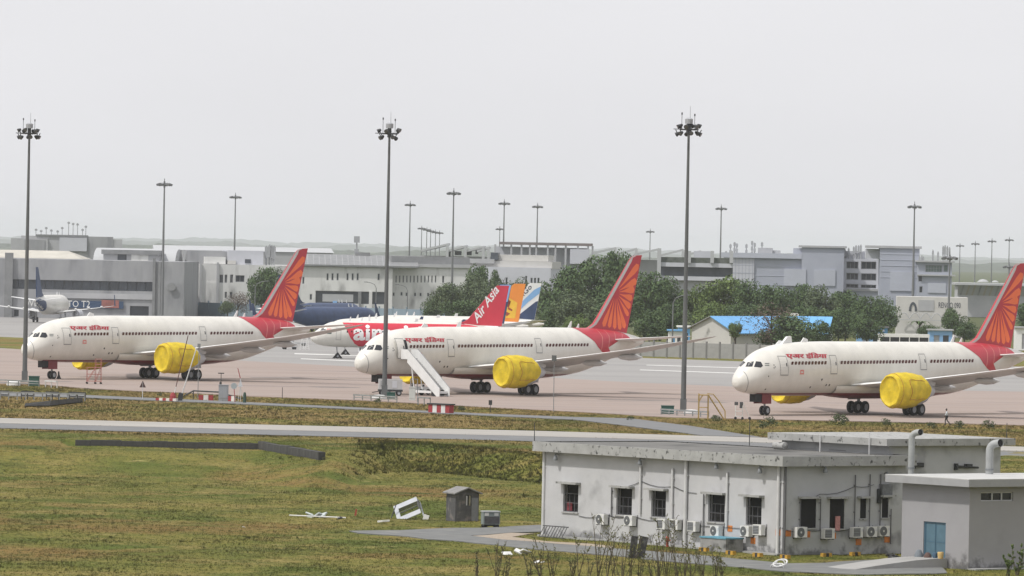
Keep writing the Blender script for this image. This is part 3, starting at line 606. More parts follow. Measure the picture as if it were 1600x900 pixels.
def narrow(label, X, Y, th, bodym, finm, group='narrow-body airliners parked in a row', gear_chocks=True):
    f = A3; x0 = f.x0; root = thing('airliner', label, 'airliner', (X, Y, 0), math.pi + R(th), group, VS)
    body = f.mesh(32).build('fuselage', bodym, root, True)
    fo = bm_obj('fin', fin_bm(FIN3, lambda a, b: .15 * (1 - (b - 5.5) / 11), x0), finm, root)
    for sd in (1, -1):
        wing_mb(f, [(.5, 31.2, 35.0, 4.9, .22), (6.2, 34.6, 36.6, 5.5, .06)], sd).build('tailplane', [wing_white, wing_white], root, True)
        wg = wing_mb(f, [(1.6, 11.6, 18.9, 2.35, .5), (5.8, 14.4, 18.9, 2.75, .32), (11, 18.0, 20.7, 3.25, .17), (16.6, 21.9, 23.4, 3.85, .07), (17.05, 22.8, 23.6, 3.95, .03)], sd, 6).build('wing', [wing_grey, wing_white], root, True)
        MB().prism([(x0 - 22.0, 3.85), (x0 - 23.5, 6.2), (x0 - 24.0, 6.2), (x0 - 23.5, 3.85)], .08, 0, Matrix.Translation((0, sd * 17.05, 0))).build('winglet', finm if finm is indigo else wing_white, wg)
        for yy in (6.5, 10, 13.5): 
            te = 18.9 + (yy - 5.8) * .4 if yy > 5.8 else 18.9; MB().lathe([(x0 - te + 1.6, .02), (x0 - te + .8, .2), (x0 - te - .4, .2), (x0 - te - 1.0, .02)], 8, 'x', (0, sd * yy, 2.45 + yy * .085)).build('flap_fairing', wing_white, wg, True)
        en = MB().lathe([(x0 - 10.6, .9), (x0 - 10.45, 1.05), (x0 - 10.7, 1.16), (x0 - 12, 1.22), (x0 - 13.8, 1.1), (x0 - 14.6, .85), (x0 - 14.6, .6), (x0 - 15.3, .4), (x0 - 15.6, .05)], 20, 'x', (0, sd * 5.75, 1.75)).build('engine', nac_grey, root, True)
        MB().lathe([(x0 - 10.75, .01), (x0 - 10.75, .95)], 20, 'x', (0, sd * 5.75, 1.75)).build('fan', darkm, en)
        mg = MB().tube((0, sd * 3.8, .55), (0, sd * 3.6, 2.3), .16, .18, 8).tube((0, sd * 3.8 - .5, .55), (0, sd * 3.8 + .5, .55), .08).build('main_gear', strut, root, True)
        for dy in (-.46, .46): wheel_parts(mg, 0, sd * 3.8 + dy, .58, .58, .4)
    ng = MB().tube((x0 - 5.07, 0, .4), (x0 - 4.9, 0, 1.95), .09, .11, 8).tube((x0 - 5.07, -.3, .38), (x0 - 5.07, .3, .38), .07).build('nose_gear', strut, root, True)
    for dy in (-.28, .28): wheel_parts(ng, x0 - 5.07, dy, .39, .39, .26)
    MB().prism([(x0 - 6.0, .0), (x0 - 5.1, .95), (x0 - 4.2, .0), (x0 - 4.6, .0), (x0 - 5.1, .6), (x0 - 5.6, .0)], .8, 0, Matrix.Translation((0, -.4, 0))).build('wheel_chock', darkm, root)
    for sd in (1, -1):
        bm_obj('cockpit_window', decal(flat_mesh([(1.35, 4.0), (1.95, 4.62), (2.6, 4.66), (2.5, 4.08)]), f, .02, .3, .15, sd), dark_glass, root)
    for q in (7.0, 9.2, 10.6): MB().prism([(x0 - q, 5.85), (x0 - q - .35, 6.5), (x0 - q - .5, 6.5), (x0 - q - .45, 5.85)], .05).build('antenna', beacon, root)
    return root, body, fo
def fin_decal(fo, bm, mat, name, f=A3):
    for v in bm.verts: v.co = Vector((f.x0 - v.co.x, .15 * (1 - (v.co.z - 5.5) / 11) + .03, v.co.z))
    return bm_obj(name, bm, mat, fo)
def place_by_nosegear(px, py, th):          # nose gear sighting -> origin between the main wheels
    p = G(px, py); d = 12.64; return p.x + d * math.cos(R(th)), p.y + d * math.sin(R(th))
def on_fin(body, s, z, ln, ht, ang, bold=.0, shear=0):
    bm = text_bm(body, bold, shear)
    for v in bm.verts:
        a, b = v.co.x * ln, v.co.z * ht; v.co = Vector((s + a * math.cos(ang) - b * math.sin(ang), 0, z + a * math.sin(ang) + b * math.cos(ang)))
    return bm
TH = 14
x, y = place_by_nosegear(527, 560, TH)
r, b, fo = narrow('white airliner with a red flank and large white lowercase lettering', x, y, TH, white, asia_red)
flank = [(5.7, 5.58), (6.1, 5.0), (6.9, 3.4), (7.9, 2.35), (8.8, 1.95), (19, 1.95), (26, 2.2), (31, 4.0), (31, 5.3), (29, 5.58)]
bm_obj('red_flank', decal(flat_mesh(flank), A3, .02, .8, .22), asia_red, b)
bm = text_bm('airasia', .03)
for v in bm.verts: v.co = Vector((7.5 + 12.6 * v.co.x, 0, 2.85 + 2.45 * v.co.z))
bm_obj('airline_name', decal(bm, A3, .04, .6, .2), white_clean, b)
fin_decal(fo, on_fin('Air Asia', 31.0, 5.7, 6.7, 1.5, R(52), .015, .3), white_clean, 'airline_name')
bm_obj('door', decal(ring_bm([(4.35, 2.9), (5.25, 2.9), (5.25, 4.75), (4.35, 4.75)], .05), A3, .02, 0, .2), grey_line, r)
bm_obj('flag_emblem', decal(flat_mesh([(2.7, 4.35), (3.5, 4.35), (3.5, 4.62), (2.7, 4.62)]), A3, .02, 0, .1), redline, b)
bm_obj('flag_emblem', decal(flat_mesh([(2.7, 3.8), (3.5, 3.8), (3.5, 4.05), (2.7, 4.05)]), A3, .02, 0, .1), M_flag2, b)
wbm = flat_mesh([(-.11, -.16), (.11, -.16), (.11, .16), (-.11, .16)]); wme = bpy.data.meshes.new('window'); wbm.to_mesh(wme); wbm.free(); wme.materials.append(dark_glass)
for k in range(26):
    s = 6.4 + .82 * k; z = 4.2; t_, b_, w_ = A3.at(s); o = obj('window', wme, r, (A3.x0 - s, A3.y(s, z) + .05, z)); o.rotation_euler = (-math.asin((z - (t_ + b_) / 2) / ((t_ - b_) / 2)), 0, 0)
x, y = place_by_nosegear(536, 556.6, TH)
r, b, fo = narrow('navy and pale blue tailed airliner between the red tail and the orange tail', x, y + 14, TH, white, indigo)
fin_decal(fo, flat_mesh([(33.2, 8.6), (36.2, 9.0), (36.85, 11.7), (34.75, 11.7), (34.2, 11.2)]), sky_blue, 'tail_band')
x, y = place_by_nosegear(553, 552.5, TH)
r, b, fo = narrow('white airliner with an orange tail bearing a brown flying figure', x + 1.5, y + 17, TH, white, tail_orange)
fin_decal(fo, flat_mesh([(29.2, 6.2), (34.9, 6.0), (35.3, 8.6), (33.6, 9.4), (31.2, 8.3)]), gold, 'tail_band')
for pl in ([(32.6, 8.9), (33.3, 9.3), (34.0, 8.8), (33.4, 8.9), (33.6, 7.8), (33.2, 7.9), (33.2, 8.7)], [(31.9, 6.5), (32.8, 7.2), (33.9, 6.8), (33.2, 6.3), (32.9, 6.7)], [(33.5, 7.9), (34.4, 7.4), (34.2, 7.2), (33.4, 7.5)]):
    bm = flat_mesh(pl)
    for v in bm.verts: v.co = Vector((A3.x0 - v.co.x, .15 * (1 - (v.co.z - 5.5) / 11) + .05, v.co.z))
    bm_obj('flying_figure', bm, brown_ink, fo)
x, y = place_by_nosegear(567, 549.5, TH)
r, b, fo = narrow('white airliner with a white, pale blue and navy tail lettered in black', x + 3.6, y + 28, TH, white, white_clean)
fin_decal(fo, flat_mesh([(31.5, 5.7), (35.55, 5.5), (36.25, 8.7), (35.8, 8.6), (34.0, 7.4)]), indigo, 'tail_band')
fin_decal(fo, flat_mesh([(29.9, 5.8), (30.9, 5.75), (34.2, 8.5), (36.5, 10.0), (36.75, 11.2), (35.4, 10.6), (32.6, 8.3)]), sky_blue, 'tail_band')
fin_decal(fo, on_fin('IndiGo', 31.9, 8.15, 4.2, .95, R(42), .012), ink, 'airline_name')
# dark blue airliners nose to the right behind the first tail
p = A(452, 470, 1330); narrow('dark blue airliner with an upswept winglet behind the red flanked airliner', p.x + 17.8 * .574 - 1.6, p.y + 14, 180 + 55, indigo, indigo, None)
p = A(458, 470, 1420); narrow('dark blue airliner half hidden beside the pale blue boundary fence', p.x + 17.8 * .47 - 1.4, p.y + 15, 180 + 62, indigo, indigo, None)
# blue tailed airliner seen from behind at the terminal
p = A(79, 500, 1500)
r, b, fo = narrow('blue tailed airliner seen from behind in front of the welcome banner', p.x, p.y, 0, white, indigo, None)
r.rotation_euler = (0, 0, R(90 - 7))
for sd in (1, -1):
    bm_obj('blue_tail_band', decal(flat_mesh([(28, 2.2), (30.5, 2.6), (34, 3.6), (37, 4.5), (37.4, 4.9), (36.4, 5.2), (34.0, 5.3), (30, 4.6)]), A3, .02, .6, .2, sd), indigo, b)
# ------------------------------------------------------------------ buildings
class Fac:                                   # a facade plane: local x along it, y into the building, z up
    def __init__(f, name, label, cat, px0, D0, px1, D1, py=480, group=None, z0=0.0):
        D1 = D0 + (D1 - D0) * .06; f.P0 = Vector((XD(px0, D0, py), D0, 0)); f.P1 = Vector((XD(px1, D1, py), D1, 0)); f._set(name, label, cat, group, z0)
    @classmethod
    def pts(c, name, label, cat, P0, P1, group=None, z0=0.0, root=None):
        f = c.__new__(c); f.P0 = Vector((P0[0], P0[1], 0)); f.P1 = Vector((P1[0], P1[1], 0)); f._set(name, label, cat, group, z0, root); return f
    def _set(f, name, label, cat, group, z0, root=None):
        d = f.P1 - f.P0; f.len = d.length; f.e = d.normalized(); f.n = Vector((-f.e.y, f.e.x, 0)); f.z0 = z0
        f.rz = math.atan2(f.e.y, f.e.x)
        f.root = root or thing(name, label, cat, (f.P0.x, f.P0.y, 0), f.rz, group)
    def uv(f, px, py):
        a, v = unp(px, py); a /= FPX; v /= FPX       # ray (a,1,-v)*D from (0,0,H)
        D = (f.P0.x * f.n.x + f.P0.y * f.n.y) / (a * f.n.x + f.n.y)
        p = Vector((a * D, D, CAMH - v * D)); return (p - f.P0).dot(f.e), p.z
    def rect(f, r): (u0, z1) = f.uv(r[0], (r[1])); (u1, z0) = f.uv(r[2], r[3]); return u0, z0, u1, z1
def wall_mb(u0, u1, z0, z1, holes, depth, rec=.25, mb=None, back=True):
    # a wall slab front at y=0 with real openings; depth = building depth
    mb = mb or MB(); us = sorted({u0, u1, *[min(max(h[0], u0), u1) for h in holes], *[min(max(h[2], u0), u1) for h in holes]}); zs = sorted({z0, z1, *[min(max(h[1], z0), z1) for h in holes], *[min(max(h[3], z0), z1) for h in holes]})
    for a, b in zip(us[:-1], us[1:]):
        for c, d in zip(zs[:-1], zs[1:]):
            m = ((a + b) / 2, (c + d) / 2)
            if any(h[0] < m[0] < h[2] and h[1] < m[1] < h[3] for h in holes): continue
            mb.add([(a, 0, c), (b, 0, c), (b, 0, d), (a, 0, d)], [(0, 1, 2, 3)])
    for h in holes:
        a, c, b, d = h[:4]
        mb.add([(a, 0, c), (b, 0, c), (b, 0, d), (a, 0, d), (a, rec, c), (b, rec, c), (b, rec, d), (a, rec, d)], [(0, 4, 5, 1), (1, 5, 6, 2), (2, 6, 7, 3), (3, 7, 4, 0)])
    if back:
        mb.add([(u0, 0, z0), (u1, 0, z0), (u1, depth, z0), (u0, depth, z0), (u0, 0, z1), (u1, 0, z1), (u1, depth, z1), (u0, depth, z1)], [(1, 2, 6, 5), (2, 3, 7, 6), (3, 0, 4, 7), (4, 5, 6, 7)])
    return mb
def window(parent, h, rec=.25, frame=None, pane=None, fw=.12, mull=1, tr=0, T=None):
    a, c, b, d = h; mb = MB(); y = rec * .55
    def bx(*q): mb.box(*q, T=T)
    bx(a, b, y, y + .08, c, c + fw); bx(a, b, y, y + .08, d - fw, d); bx(a, a + fw, y, y + .08, c + fw, d - fw); bx(b - fw, b, y, y + .08, c + fw, d - fw)
    for k in range(1, mull + 1): m = a + (b - a) * k / (mull + 1); bx(m - fw * .3, m + fw * .3, y + .01, y + .07, c + fw, d - fw)
    for k in range(1, tr + 1): m = c + (d - c) * k / (tr + 1); bx(a + fw, b - fw, y + .015, y + .065, m - fw * .3, m + fw * .3)
    w_ = mb.build('window', frame, parent)
    MB().box(a, b, rec - .02, rec + .03, c, d, T=T).build('pane', pane, w_)
    return w_
far_glass = M('far_window_glass', (.05, .057, .068), .2, .2, .2)
frame_g = M('window_frame_grey', (.30, .31, .32), .6, .1, 2)
conc_a = M('terminal_concrete_grey', (.25, .255, .27), .85, .1, .25, c2=(.31, .315, .325), c3=(.165, .17, .18), thr3=(.53, .75), scale3=.22, stretch=(1, 1, .3))
conc_b = M('terminal_panel_grey', (.34, .345, .36), .85, .1, .2, c2=(.41, .415, .425))
off_white = M('weathered_white_wall', (.56, .56, .55), .9, .1, .2, c2=(.66, .66, .65), detail=8, c3=(.30, .30, .295), thr3=(.54, .74), scale3=.25, stretch=(1, 1, .35))
cream_w = M('pale_cladding', (.47, .48, .52), .8, .06, .2)
blue_grey = M('blue_grey_cladding', (.315, .335, .40), .7, .06, .15, c2=(.36, .38, .44))
blue_grey2 = M('blue_grey_panel', (.40, .42, .48), .7, .05, .2)
dark_band = M('dark_glazed_band', (.062, .072, .088), .25, .25, .3)
roof_dark = M('dark_roof_sheet', (.17, .175, .18), .85, .15, .4, c2=(.23, .235, .24))
roof_pale = M('pale_vault_roof', (.40, .41, .42), .6, .05, .1)
fence_blue = M('boundary_sheet_blue', (.20, .26, .31), .7, .1, .2)
navy = M('banner_navy', (.025, .055, .115), .6, .08, .3); rust = M('banner_red_brown', (.27, .10, .085), .7, .3, .8)
blue_roof = M('blue_roof_sheet', (.13, .36, .66), .55, .06, .3)
pale_wall = M('pale_plaster_wall', (.50, .49, .47), .9, .06, .3)

# long grey terminal at the left
f = Fac('terminal_building', 'long grey terminal with dark glazed band and navy welcome banner', 'building', -60, 1590, 287, 1560, 480)
def T_(px, py): return f.uv(px, py)
zt = f.uv(100, 405.5)[1]; band = f.rect((14, 436, 241, 456)); u1 = f.len
hol = [f.rect((14, 436.2, 241, 455.5)), f.rect((203, 478, 232, 502)), f.rect((22, 484, 29, 495))]
hol = [(a, max(c, .3), b, d) for a, c, b, d in hol]
wl = wall_mb(0, u1, 0, zt, hol, 45, 1.2).build('wall', conc_a, f.root)
n = 16; a, c, b, d = hol[0]
for k in range(n):
    MB().box(a + (b - a) * k / n + .05, a + (b - a) * (k + 1) / n - .05, 1.0, 1.1, c, d).build('window_panel', dark_band, f.root)
MB().box(hol[1][0], hol[1][2], 1.0, 1.1, hol[1][1], hol[1][3]).build('loading_door', far_glass, f.root); MB().box(hol[2][0], hol[2][2], .9, 1.0, hol[2][1], hol[2][3]).build('door', far_glass, f.root)
u, _ = f.uv(14, 480); MB().box(u - 1.2, u + .9, -.9, .2, 0, zt + 1.5).build('pier', roof_dark, f.root)
for px in (240.5, 249): u, _ = f.uv(px, 450); MB().box(u - .35, u + .35, -.6, .1, 0, zt + (.8 if px < 245 else 0)).build('downpipe', roof_dark, f.root)
a, c, b, d = f.rect((60, 456.5, 241, 468.5)); MB().box(a, b, -.35, .0, c, d).build('canopy_panel', conc_b, f.root)
a, c, b, d = f.rect((60, 468.5, 193, 482.5)); bn = MB().box(a, b, -.5, -.36, c, d).build('banner', navy, f.root)
a2_, c2_, b2_, d2_ = f.rect((159, 468.5, 186, 481.5)); MB().box(a2_, b2_, -.56, -.51, c2_, d2_).build('banner_picture', rust, bn)
bm = text_bm('WELCOME TO T2', .0)
tu0, tz0 = f.uv(40, 478.3); tu1, tz1 = f.uv(141, 472.2)
for v in bm.verts: v.co = Vector((tu0 + (tu1 - tu0) * v.co.x, -.53, tz0 + (tz1 + .35 - tz0) * v.co.z))
bm_obj('banner_lettering', bm, paint_white, bn)
a, c, b, d = f.rect((262, 440, 275, 456)); MB().lathe([(0, .01), (0, 1.1), (.8, .9), (.8, .01)], 16, 'y', ((a + b) / 2, -.8, (c + d) / 2)).build('roof_vent_fan', roof_dark, f.root)
# roof level: vaulted hall and its end
zh = f.uv(180, 388)[1]; ua, ub = f.uv(118, 400)[0], f.uv(250, 400)[0]
g2 = thing('vaulted_hall', 'pale vaulted hall with rounded ends rising behind the grey terminal parapet', 'building', f.P0 + f.n * 46, f.rz)
mb = MB(); k = 14; prof = [(46 + 12 - 12 * math.cos(math.pi * i / k) - 46, zt - 1 + (zh - zt + 1) * math.sin(math.pi * i / k)) for i in range(k + 1)]
MB().add([(uu, yy, zz) for uu in (ua, ub) for yy, zz in prof], [(i, i + 1, k + 2 + i, k + 1 + i) for i in range(k)] + [tuple(range(k + 1)), tuple(range(k + 1, 2 * k + 2))]).build('vault_roof', roof_pale, g2, False)
MB().box(ua + .2, ub - .2, .4, 23.6, 0, zt - .5).build('wall', conc_b, g2)
uu0, uu1 = f.uv(138, 400)[0], f.uv(227, 400)[0]; zz1 = f.uv(180, 390.5)[1]
MB().box(uu0, uu1, -6, 3.0, 0, zz1 - 1.2).build('plant_room', conc_b, g2); MB().box(uu0 - .5, uu1 + .5, -6.6, 3.2, zz1 - 1.2, zz1).build('plant_room_roof', roof_dark, g2)
for px in (168, 190, 203): u, z = f.uv(px, 402); MB().box(u - 1.2, u + 1.2, -6.12, -5.9, z - 1, z + 1.3).build('window', far_glass if px == 168 else paint_white, g2)
# low pitched roof far left
g3 = thing('roof_shed', 'low cream roofed shed on the terminal roof beside the vaulted hall', 'shed', f.P0 + f.n * 47, f.rz); ub2 = f.uv(100, 400)[0]; za, zb = f.uv(40, 404)[1], f.uv(40, 391.5)[1]
MB().add([(-40, 0, za), (ub2, 0, za), (ub2 - 5, 12, zb), (-40, 12, zb), (-40, 24, za), (ub2, 24, za)], [(0, 1, 2, 3), (3, 2, 5, 4), (1, 5, 2)]).build('roof', M('cream_roof', (.45, .43, .38), .8, .12, .2), g3); MB().box(-40, ub2 - .5, .3, 23.7, 0, za - .02).build('wall', conc_b, g3)
# far office block with masts
f = Fac('office_block', 'distant flat roofed office block carrying rows of aerials', 'building', 17, 2400, 191, 2450, 385)
def blk(fac, px0, y0, px1, mat, depth=30, yb=None, off=0.0, name='block'):
    ua, z1 = fac.uv(px0, y0); ub, _ = fac.uv(px1, y0); MB().box(ua, ub, off, off + depth, 0 if yb is None else fac.uv(px0, yb)[1], z1).build(name, mat, fac.root)
blk(f, 17, 372, 75, conc_b); blk(f, 33, 368, 139, conc_b, 30, None, 1.0); blk(f, 138, 369.5, 177, conc_a, 30, None, .5); blk(f, 176, 374, 191, conc_b, 25, None, .8); blk(f, 56, 366, 138, roof_dark, 6, 368.4, .5, 'roof_plant')
blk(f, 38, 374, 70, conc_a, 2, 392, -.3, 'grey_bay'); blk(f, 93, 371, 136, cream_w, 2, 392, -.2, 'pale_bay')  # one bay in darker grey concrete, one in pale cladding
rr = random.Random(4)
for px in (56, 64, 72, 80, 90, 97, 107, 114, 121, 129, 134):
    u, z = f.uv(px, 366.5); h = rr.uniform(1.5, 5.5); m_ = MB().tube((u, 4, z - .5), (u, 4, z + h), .16, .12, 5); m_.box(u - .5, u + .5, 3.8, 4.2, z + h - .9, z + h - .2); m_.build('aerial', frame_g, f.root)

# off-white annex
f = Fac('annex_building', 'weathered off-white annex with small windows and stained panels', 'building', 287, 1640, 470, 1690, 470)
zt = f.uv(350, 413)[1]
wins = [(343, 429, 348.5, 442), (351, 429, 355, 442), (359.5, 429, 364, 442), (368, 430, 382, 441), (351, 456, 354.5, 466), (359, 456, 363, 466), (446, 439, 450, 447), (472, 432, 476, 443), (421, 430, 425, 442), (433, 430, 437, 442)]
hol = [f.rect(q) for q in wins if q[2] < 470]
wall_mb(0, f.len, 0, zt, hol, 40, .5).build('wall', off_white, f.root)
for h in hol: window(f.root, h, .5, frame_g, far_glass, .15)
for px, wpx, y0 in ((314, 3, 411.5), (340.5, 3.5, 410), (288.5, 2, 411)): ua, z = f.uv(px - wpx / 2, y0); ub, _ = f.uv(px + wpx / 2, y0); MB().box(ua, ub, -.6, .0, 0, z).build('pilaster', conc_b, f.root)
a, c, b, d = f.rect((322, 441, 339, 473)); MB().box(a, b, -.25, 0, c, d).build('projecting_bay', off_white, f.root)
blk(f, 293.5, 391.5, 357, conc_a, 35, None, 6, 'upper_block'); blk(f, 357, 391, 413, cream_w, 30, None, 4, 'upper_block'); blk(f, 320, 401, 353, off_white, 8, 412, 1.5, 'roof_tank'); blk(f, 356, 407, 369, pale_wall, 6, 412.6, 1.2, 'roof_tank')
a, c, b, d = f.rect((384, 405, 393, 411.5)); MB().box(a, b, 3.8, 4.1, c, d).build('window', far_glass, f.root)
for px, y0 in ((392, 394), (396, 397), (401, 393), (405, 396), (409, 398)): u, z = f.uv(px, 412); u, z1 = f.uv(px, y0); MB().tube((u, 5, z - .5), (u, 5, z1), .25, .2, 6).box(u - .45, u + .45, 4.6, 5.4, z1 - 2.2, z1 - .4).build('aerial', frame_g, f.root)
for px, y0 in ((419, 384), (424, 382), (427.5, 383), (431, 384)): u, z = f.uv(px, 414); u, z1 = f.uv(px, y0); MB().tube((u, 8, z - .5), (u, 8, z1), .22, .2, 6).box(u - .45, u + .45, 7.5, 8.5, z1 - 3.5, z1 - .3).build('aerial', frame_g, f.root)
# pale hangar roof far behind
f = Fac('hangar', 'very long pale roofed hangar behind the annex', 'hangar', 240, 2050, 522, 2120, 395)
z1 = f.uv(330, 384.5)[1]; z0 = f.uv(330, 391.5)[1]; MB().add([(0, 0, z0), (f.len, 0, z0), (f.len, 26, z1), (0, 26, z1), (0, 52, z0), (f.len, 52, z0)], [(0, 1, 2, 3), (3, 2, 5, 4), (0, 3, 4), (1, 5, 2)]).build('roof', roof_pale, f.root); MB().box(.3, f.len - .3, .4, 51.6, 0, z0 - .05).build('wall', conc_b, f.root)

# white operations building, curved right wing
def opsblock(fac, zt, wins, depth, wm, fm=frame_g, mull=0, rec=.5, z0=0):
    hol = [fac.rect(q) for q in wins]; wall_mb(0, fac.len, z0, zt, hol, depth, rec).build('wall', wm, fac.root)
    for h in hol: window(fac.root, h, rec, fm, far_glass, .14, mull)
f = Fac('operations_building', 'grey-white operations block with grouped slit windows and dark sloping roof', 'building', 468, 1880, 613, 1900, 450)
zt = f.uv(540, 417)[1]
opsblock(f, zt, [(472.5, 432.5, 475.5, 443.5), (466, 459, 469, 468.5), (484, 459.5, 487.5, 468.5)] + [(q, 427, q + 3, 438) for q in (510.3, 518, 526, 541.5, 549.5, 557.3)] + [(590, 427.5, 593.3, 438), (493, 454, 602, 476)], 38, off_white)
a, c, b, d = f.rect((493, 454, 602, 476))
for k, px in enumerate((517, 533, 549)): 
    ua, _ = f.uv(px - 13, 460); ub, _ = f.uv(px + 3, 460); MB().box(ua, ub, .35, .45, c + .6, d - 1).build('shutter_panel', conc_b, f.root)
for px, wd in ((562, 5), (579, 5)): ua, _ = f.uv(px - wd / 2, 465); ub, _ = f.uv(px + wd / 2, 465); MB().box(ua, ub, -.5, .4, 0, d).build('column', off_white if px > 570 else roof_dark, f.root)
a, c, b, d = f.rect((520, 470, 526.5, 478)); MB().box(a, b, -.1, .02, c, d).build('blue_notice', sky_blue, f.root)
za, zb = f.uv(540, 416.5)[1], f.uv(540, 398)[1]
rf = MB().add([(-2, -1.2, za), (f.len + 8, -1.2, za), (f.len + 8, -1.2, za + .5), (-2, -1.2, za + .5), (f.len + 8, 22, zb), (-2, 22, zb), (f.len + 8, 40, za), (-2, 40, za)], [(0, 1, 2, 3), (3, 2, 4, 5), (5, 4, 6, 7), (1, 6, 4, 2), (0, 3, 5, 7)]).build('roof', roof_dark, f.root)
for k in range(16):
    u = f.len * (k + .3) / 16; MB().box(u, u + .25, -1.2, 21, 0, .12, T=Matrix.Translation((0, 0, za + .55)) @ Matrix.Rotation(math.atan2(zb - za - .5, 23.2), 4, 'X')).build('roof_rib', conc_a, rf)
a, c, b, d = f.rect((557, 394.5, 580, 399)); MB().box(a, b, 20, 25, c - 1, d).build('roof_box', roof_dark, rf)
u, z = f.uv(559.5, 395); u, z1 = f.uv(559.5, 369); MB().tube((u, 22, z - 1), (u, 22, z1), .3, .2, 6).box(u - .9, u + .9, 21.5, 22.5, z1 - 2.0, z1).box(u - .7, u + .7, 21.5, 22.5, z1 - 5.5, z1 - 4).build('aerial', frame_g, f.root)
f = Fac('operations_wing', 'long white weathered wing with rows of tiny square windows', 'building', 612, 1885, 735, 1930, 450)
zt = f.uv(660, 417.5)[1]
opsblock(f, zt, [(613.5, 457, 616.5, 462.5), (625.8, 456.3, 629, 462), (633.7, 457, 637, 463), (647, 457, 650.3, 463), (655.5, 457.5, 658.8, 463), (667.5, 457.5, 670.5, 463), (691, 431, 694, 442)] + [(618 + 5.6 * k, 430.5, 620 + 5.6 * k, 441.5) for k in range(12)], 36, off_white)
a, c, b, d = f.rect((613, 413, 734, 418)); MB().box(-.5, f.len + .5, -.8, 36, zt, zt + 1.0).build('parapet', conc_b, f.root)
ua, z1 = f.uv(613, 400); MB().box(0, f.len, 3, 30, zt + .9, z1).build('roof_storey', roof_dark, f.root)
f = Fac('terminal_wing', 'tiered white terminal wing with slit windows behind the trees', 'building', 733, 1950, 860, 1905, 450)
zt = f.uv(800, 417.5)[1]
opsblock(f, zt, [(790, 433.5, 793, 445), (820.5, 431, 823.5, 444), (829, 434, 832, 445), (834.5, 434, 837.5, 445), (839.8, 434, 842.8, 445)], 40, cream_w)
blk(f, 700, 406, 862, pale_wall, 30, 417, 2, 'upper_tier'); blk(f, 722, 404, 772, conc_b, 20, 411, 1, 'curved_parapet'); blk(f, 768, 397.5, 855, pale_wall, 20, 407, 4, 'upper_tier'); blk(f, 766, 394.5, 777.5, dark_band, 6, 406, 1.5, 'roof_tank')
# rooftop pavilion
f = Fac('rooftop_pavilion', 'white pavilion under a flat brown canopy on slender posts', 'building', 768, 2010, 930, 2000, 385)
zr = f.uv(850, 379)[1]; zb_ = f.uv(850, 398)[1]; 
rp = MB().box(f.uv(780, 380)[0], f.uv(926, 380)[0], -3, 18, zr - .9, zr, 0).build('canopy', M('brown_canopy', (.17, .145, .14), .8, .1, .3), f.root)
MB().box(f.uv(772, 385)[0], f.uv(918, 385)[0], 2, 16, 0, zr - 1.6).build('wall', cream_w, f.root)
for px in (774, 799, 815, 828, 838, 856, 868, 884, 903, 919, 926): u, _ = f.uv(px, 390); MB().box(u - .3, u + .3, -2.6, -2.0, zb_ - 6, zr - .85).build('post', roof_pale if px in (856, 884, 919) else conc_b, f.root)
blk(f, 891, 389, 921, cream_w, 10, 412, -4, 'side_room')
# sawtooth terminal roof
f = Fac('sawtooth_terminal', 'white terminal hall with stepped sloping roof frames', 'building', 655, 2300, 1150, 2250, 395)
mb = MB().box(0, f.len, 8, 40, 0, f.uv(800, 402)[1]).build('wall', conc_b, f.root)
for pa, ya, pb, yb in ((658, 390, 700, 380), (700, 390.5, 728, 383), (727, 391, 756, 384), (745, 391, 764, 385.5), (924, 394, 962, 386), (962, 396, 995, 387), (990, 396.5, 1030, 387.5), (1031, 398, 1068, 388.5), (1068, 398, 1095, 391)):
    u0, z0 = f.uv(pa, ya); u1, z1 = f.uv(pb, yb); MB().prism([(u0, z0 - .8), (u1, z1 - .8), (u1, z1), (u0, z0)], 26).build('sloping_roof', roof_pale, f.root)
    for t in (0.98,): ux = u0 + (u1 - u0) * t; MB().box(ux - .5, ux + .5, -.3, .6, 0, z0 + (z1 - z0) * t - .4).build('post', roof_pale, f.root)
for q in ((698, 391, 703, 401), (709.5, 392, 720, 399), (725.5, 391.5, 736, 399), (742, 391, 746, 397)): a, c, b, d = f.rect(q); MB().box(a, b, 7.7, 8.02, c, d).build('window', far_glass, f.root)

# flyover terrace building right of the middle
f = Fac('terrace_building', 'glazed deck building with planted terrace edge and white posts', 'building', 1030, 1700, 1145, 1690, 420)
for y0, y1, m_, off, nm in ((402.5, 411, M('terrace_planting', (.055, .068, .05), .95, .4, .8, c2=(.14, .15, .14)), -1.2, 'planter_band'), (411, 417.5, cream_w, -1.5, 'deck_edge'), (417.5, 432, dark_band, .6, 'glazed_band'), (432, 438.5, cream_w, -1.0, 'deck_edge'), (438.5, 470, conc_b, .5, 'lower_wall')):
    z1 = f.uv(1090, y0)[1]; z0 = f.uv(1090, y1)[1]; MB().box(0, f.len, off, 30, z0 + .02, z1).build(nm, m_, f.root)
for px in (1030.5, 1077, 1113, 1143): u, z1 = f.uv(px, 388 if px < 1040 else 392); MB().box(u - .5, u + .5, -2.4, -1.6, 0 if px < 1040 else f.uv(px, 411)[1], z1).build('post', roof_pale, f.root)
blk(f, 1084, 392, 1112, cream_w, 12, 403, 3, 'roof_cabin')
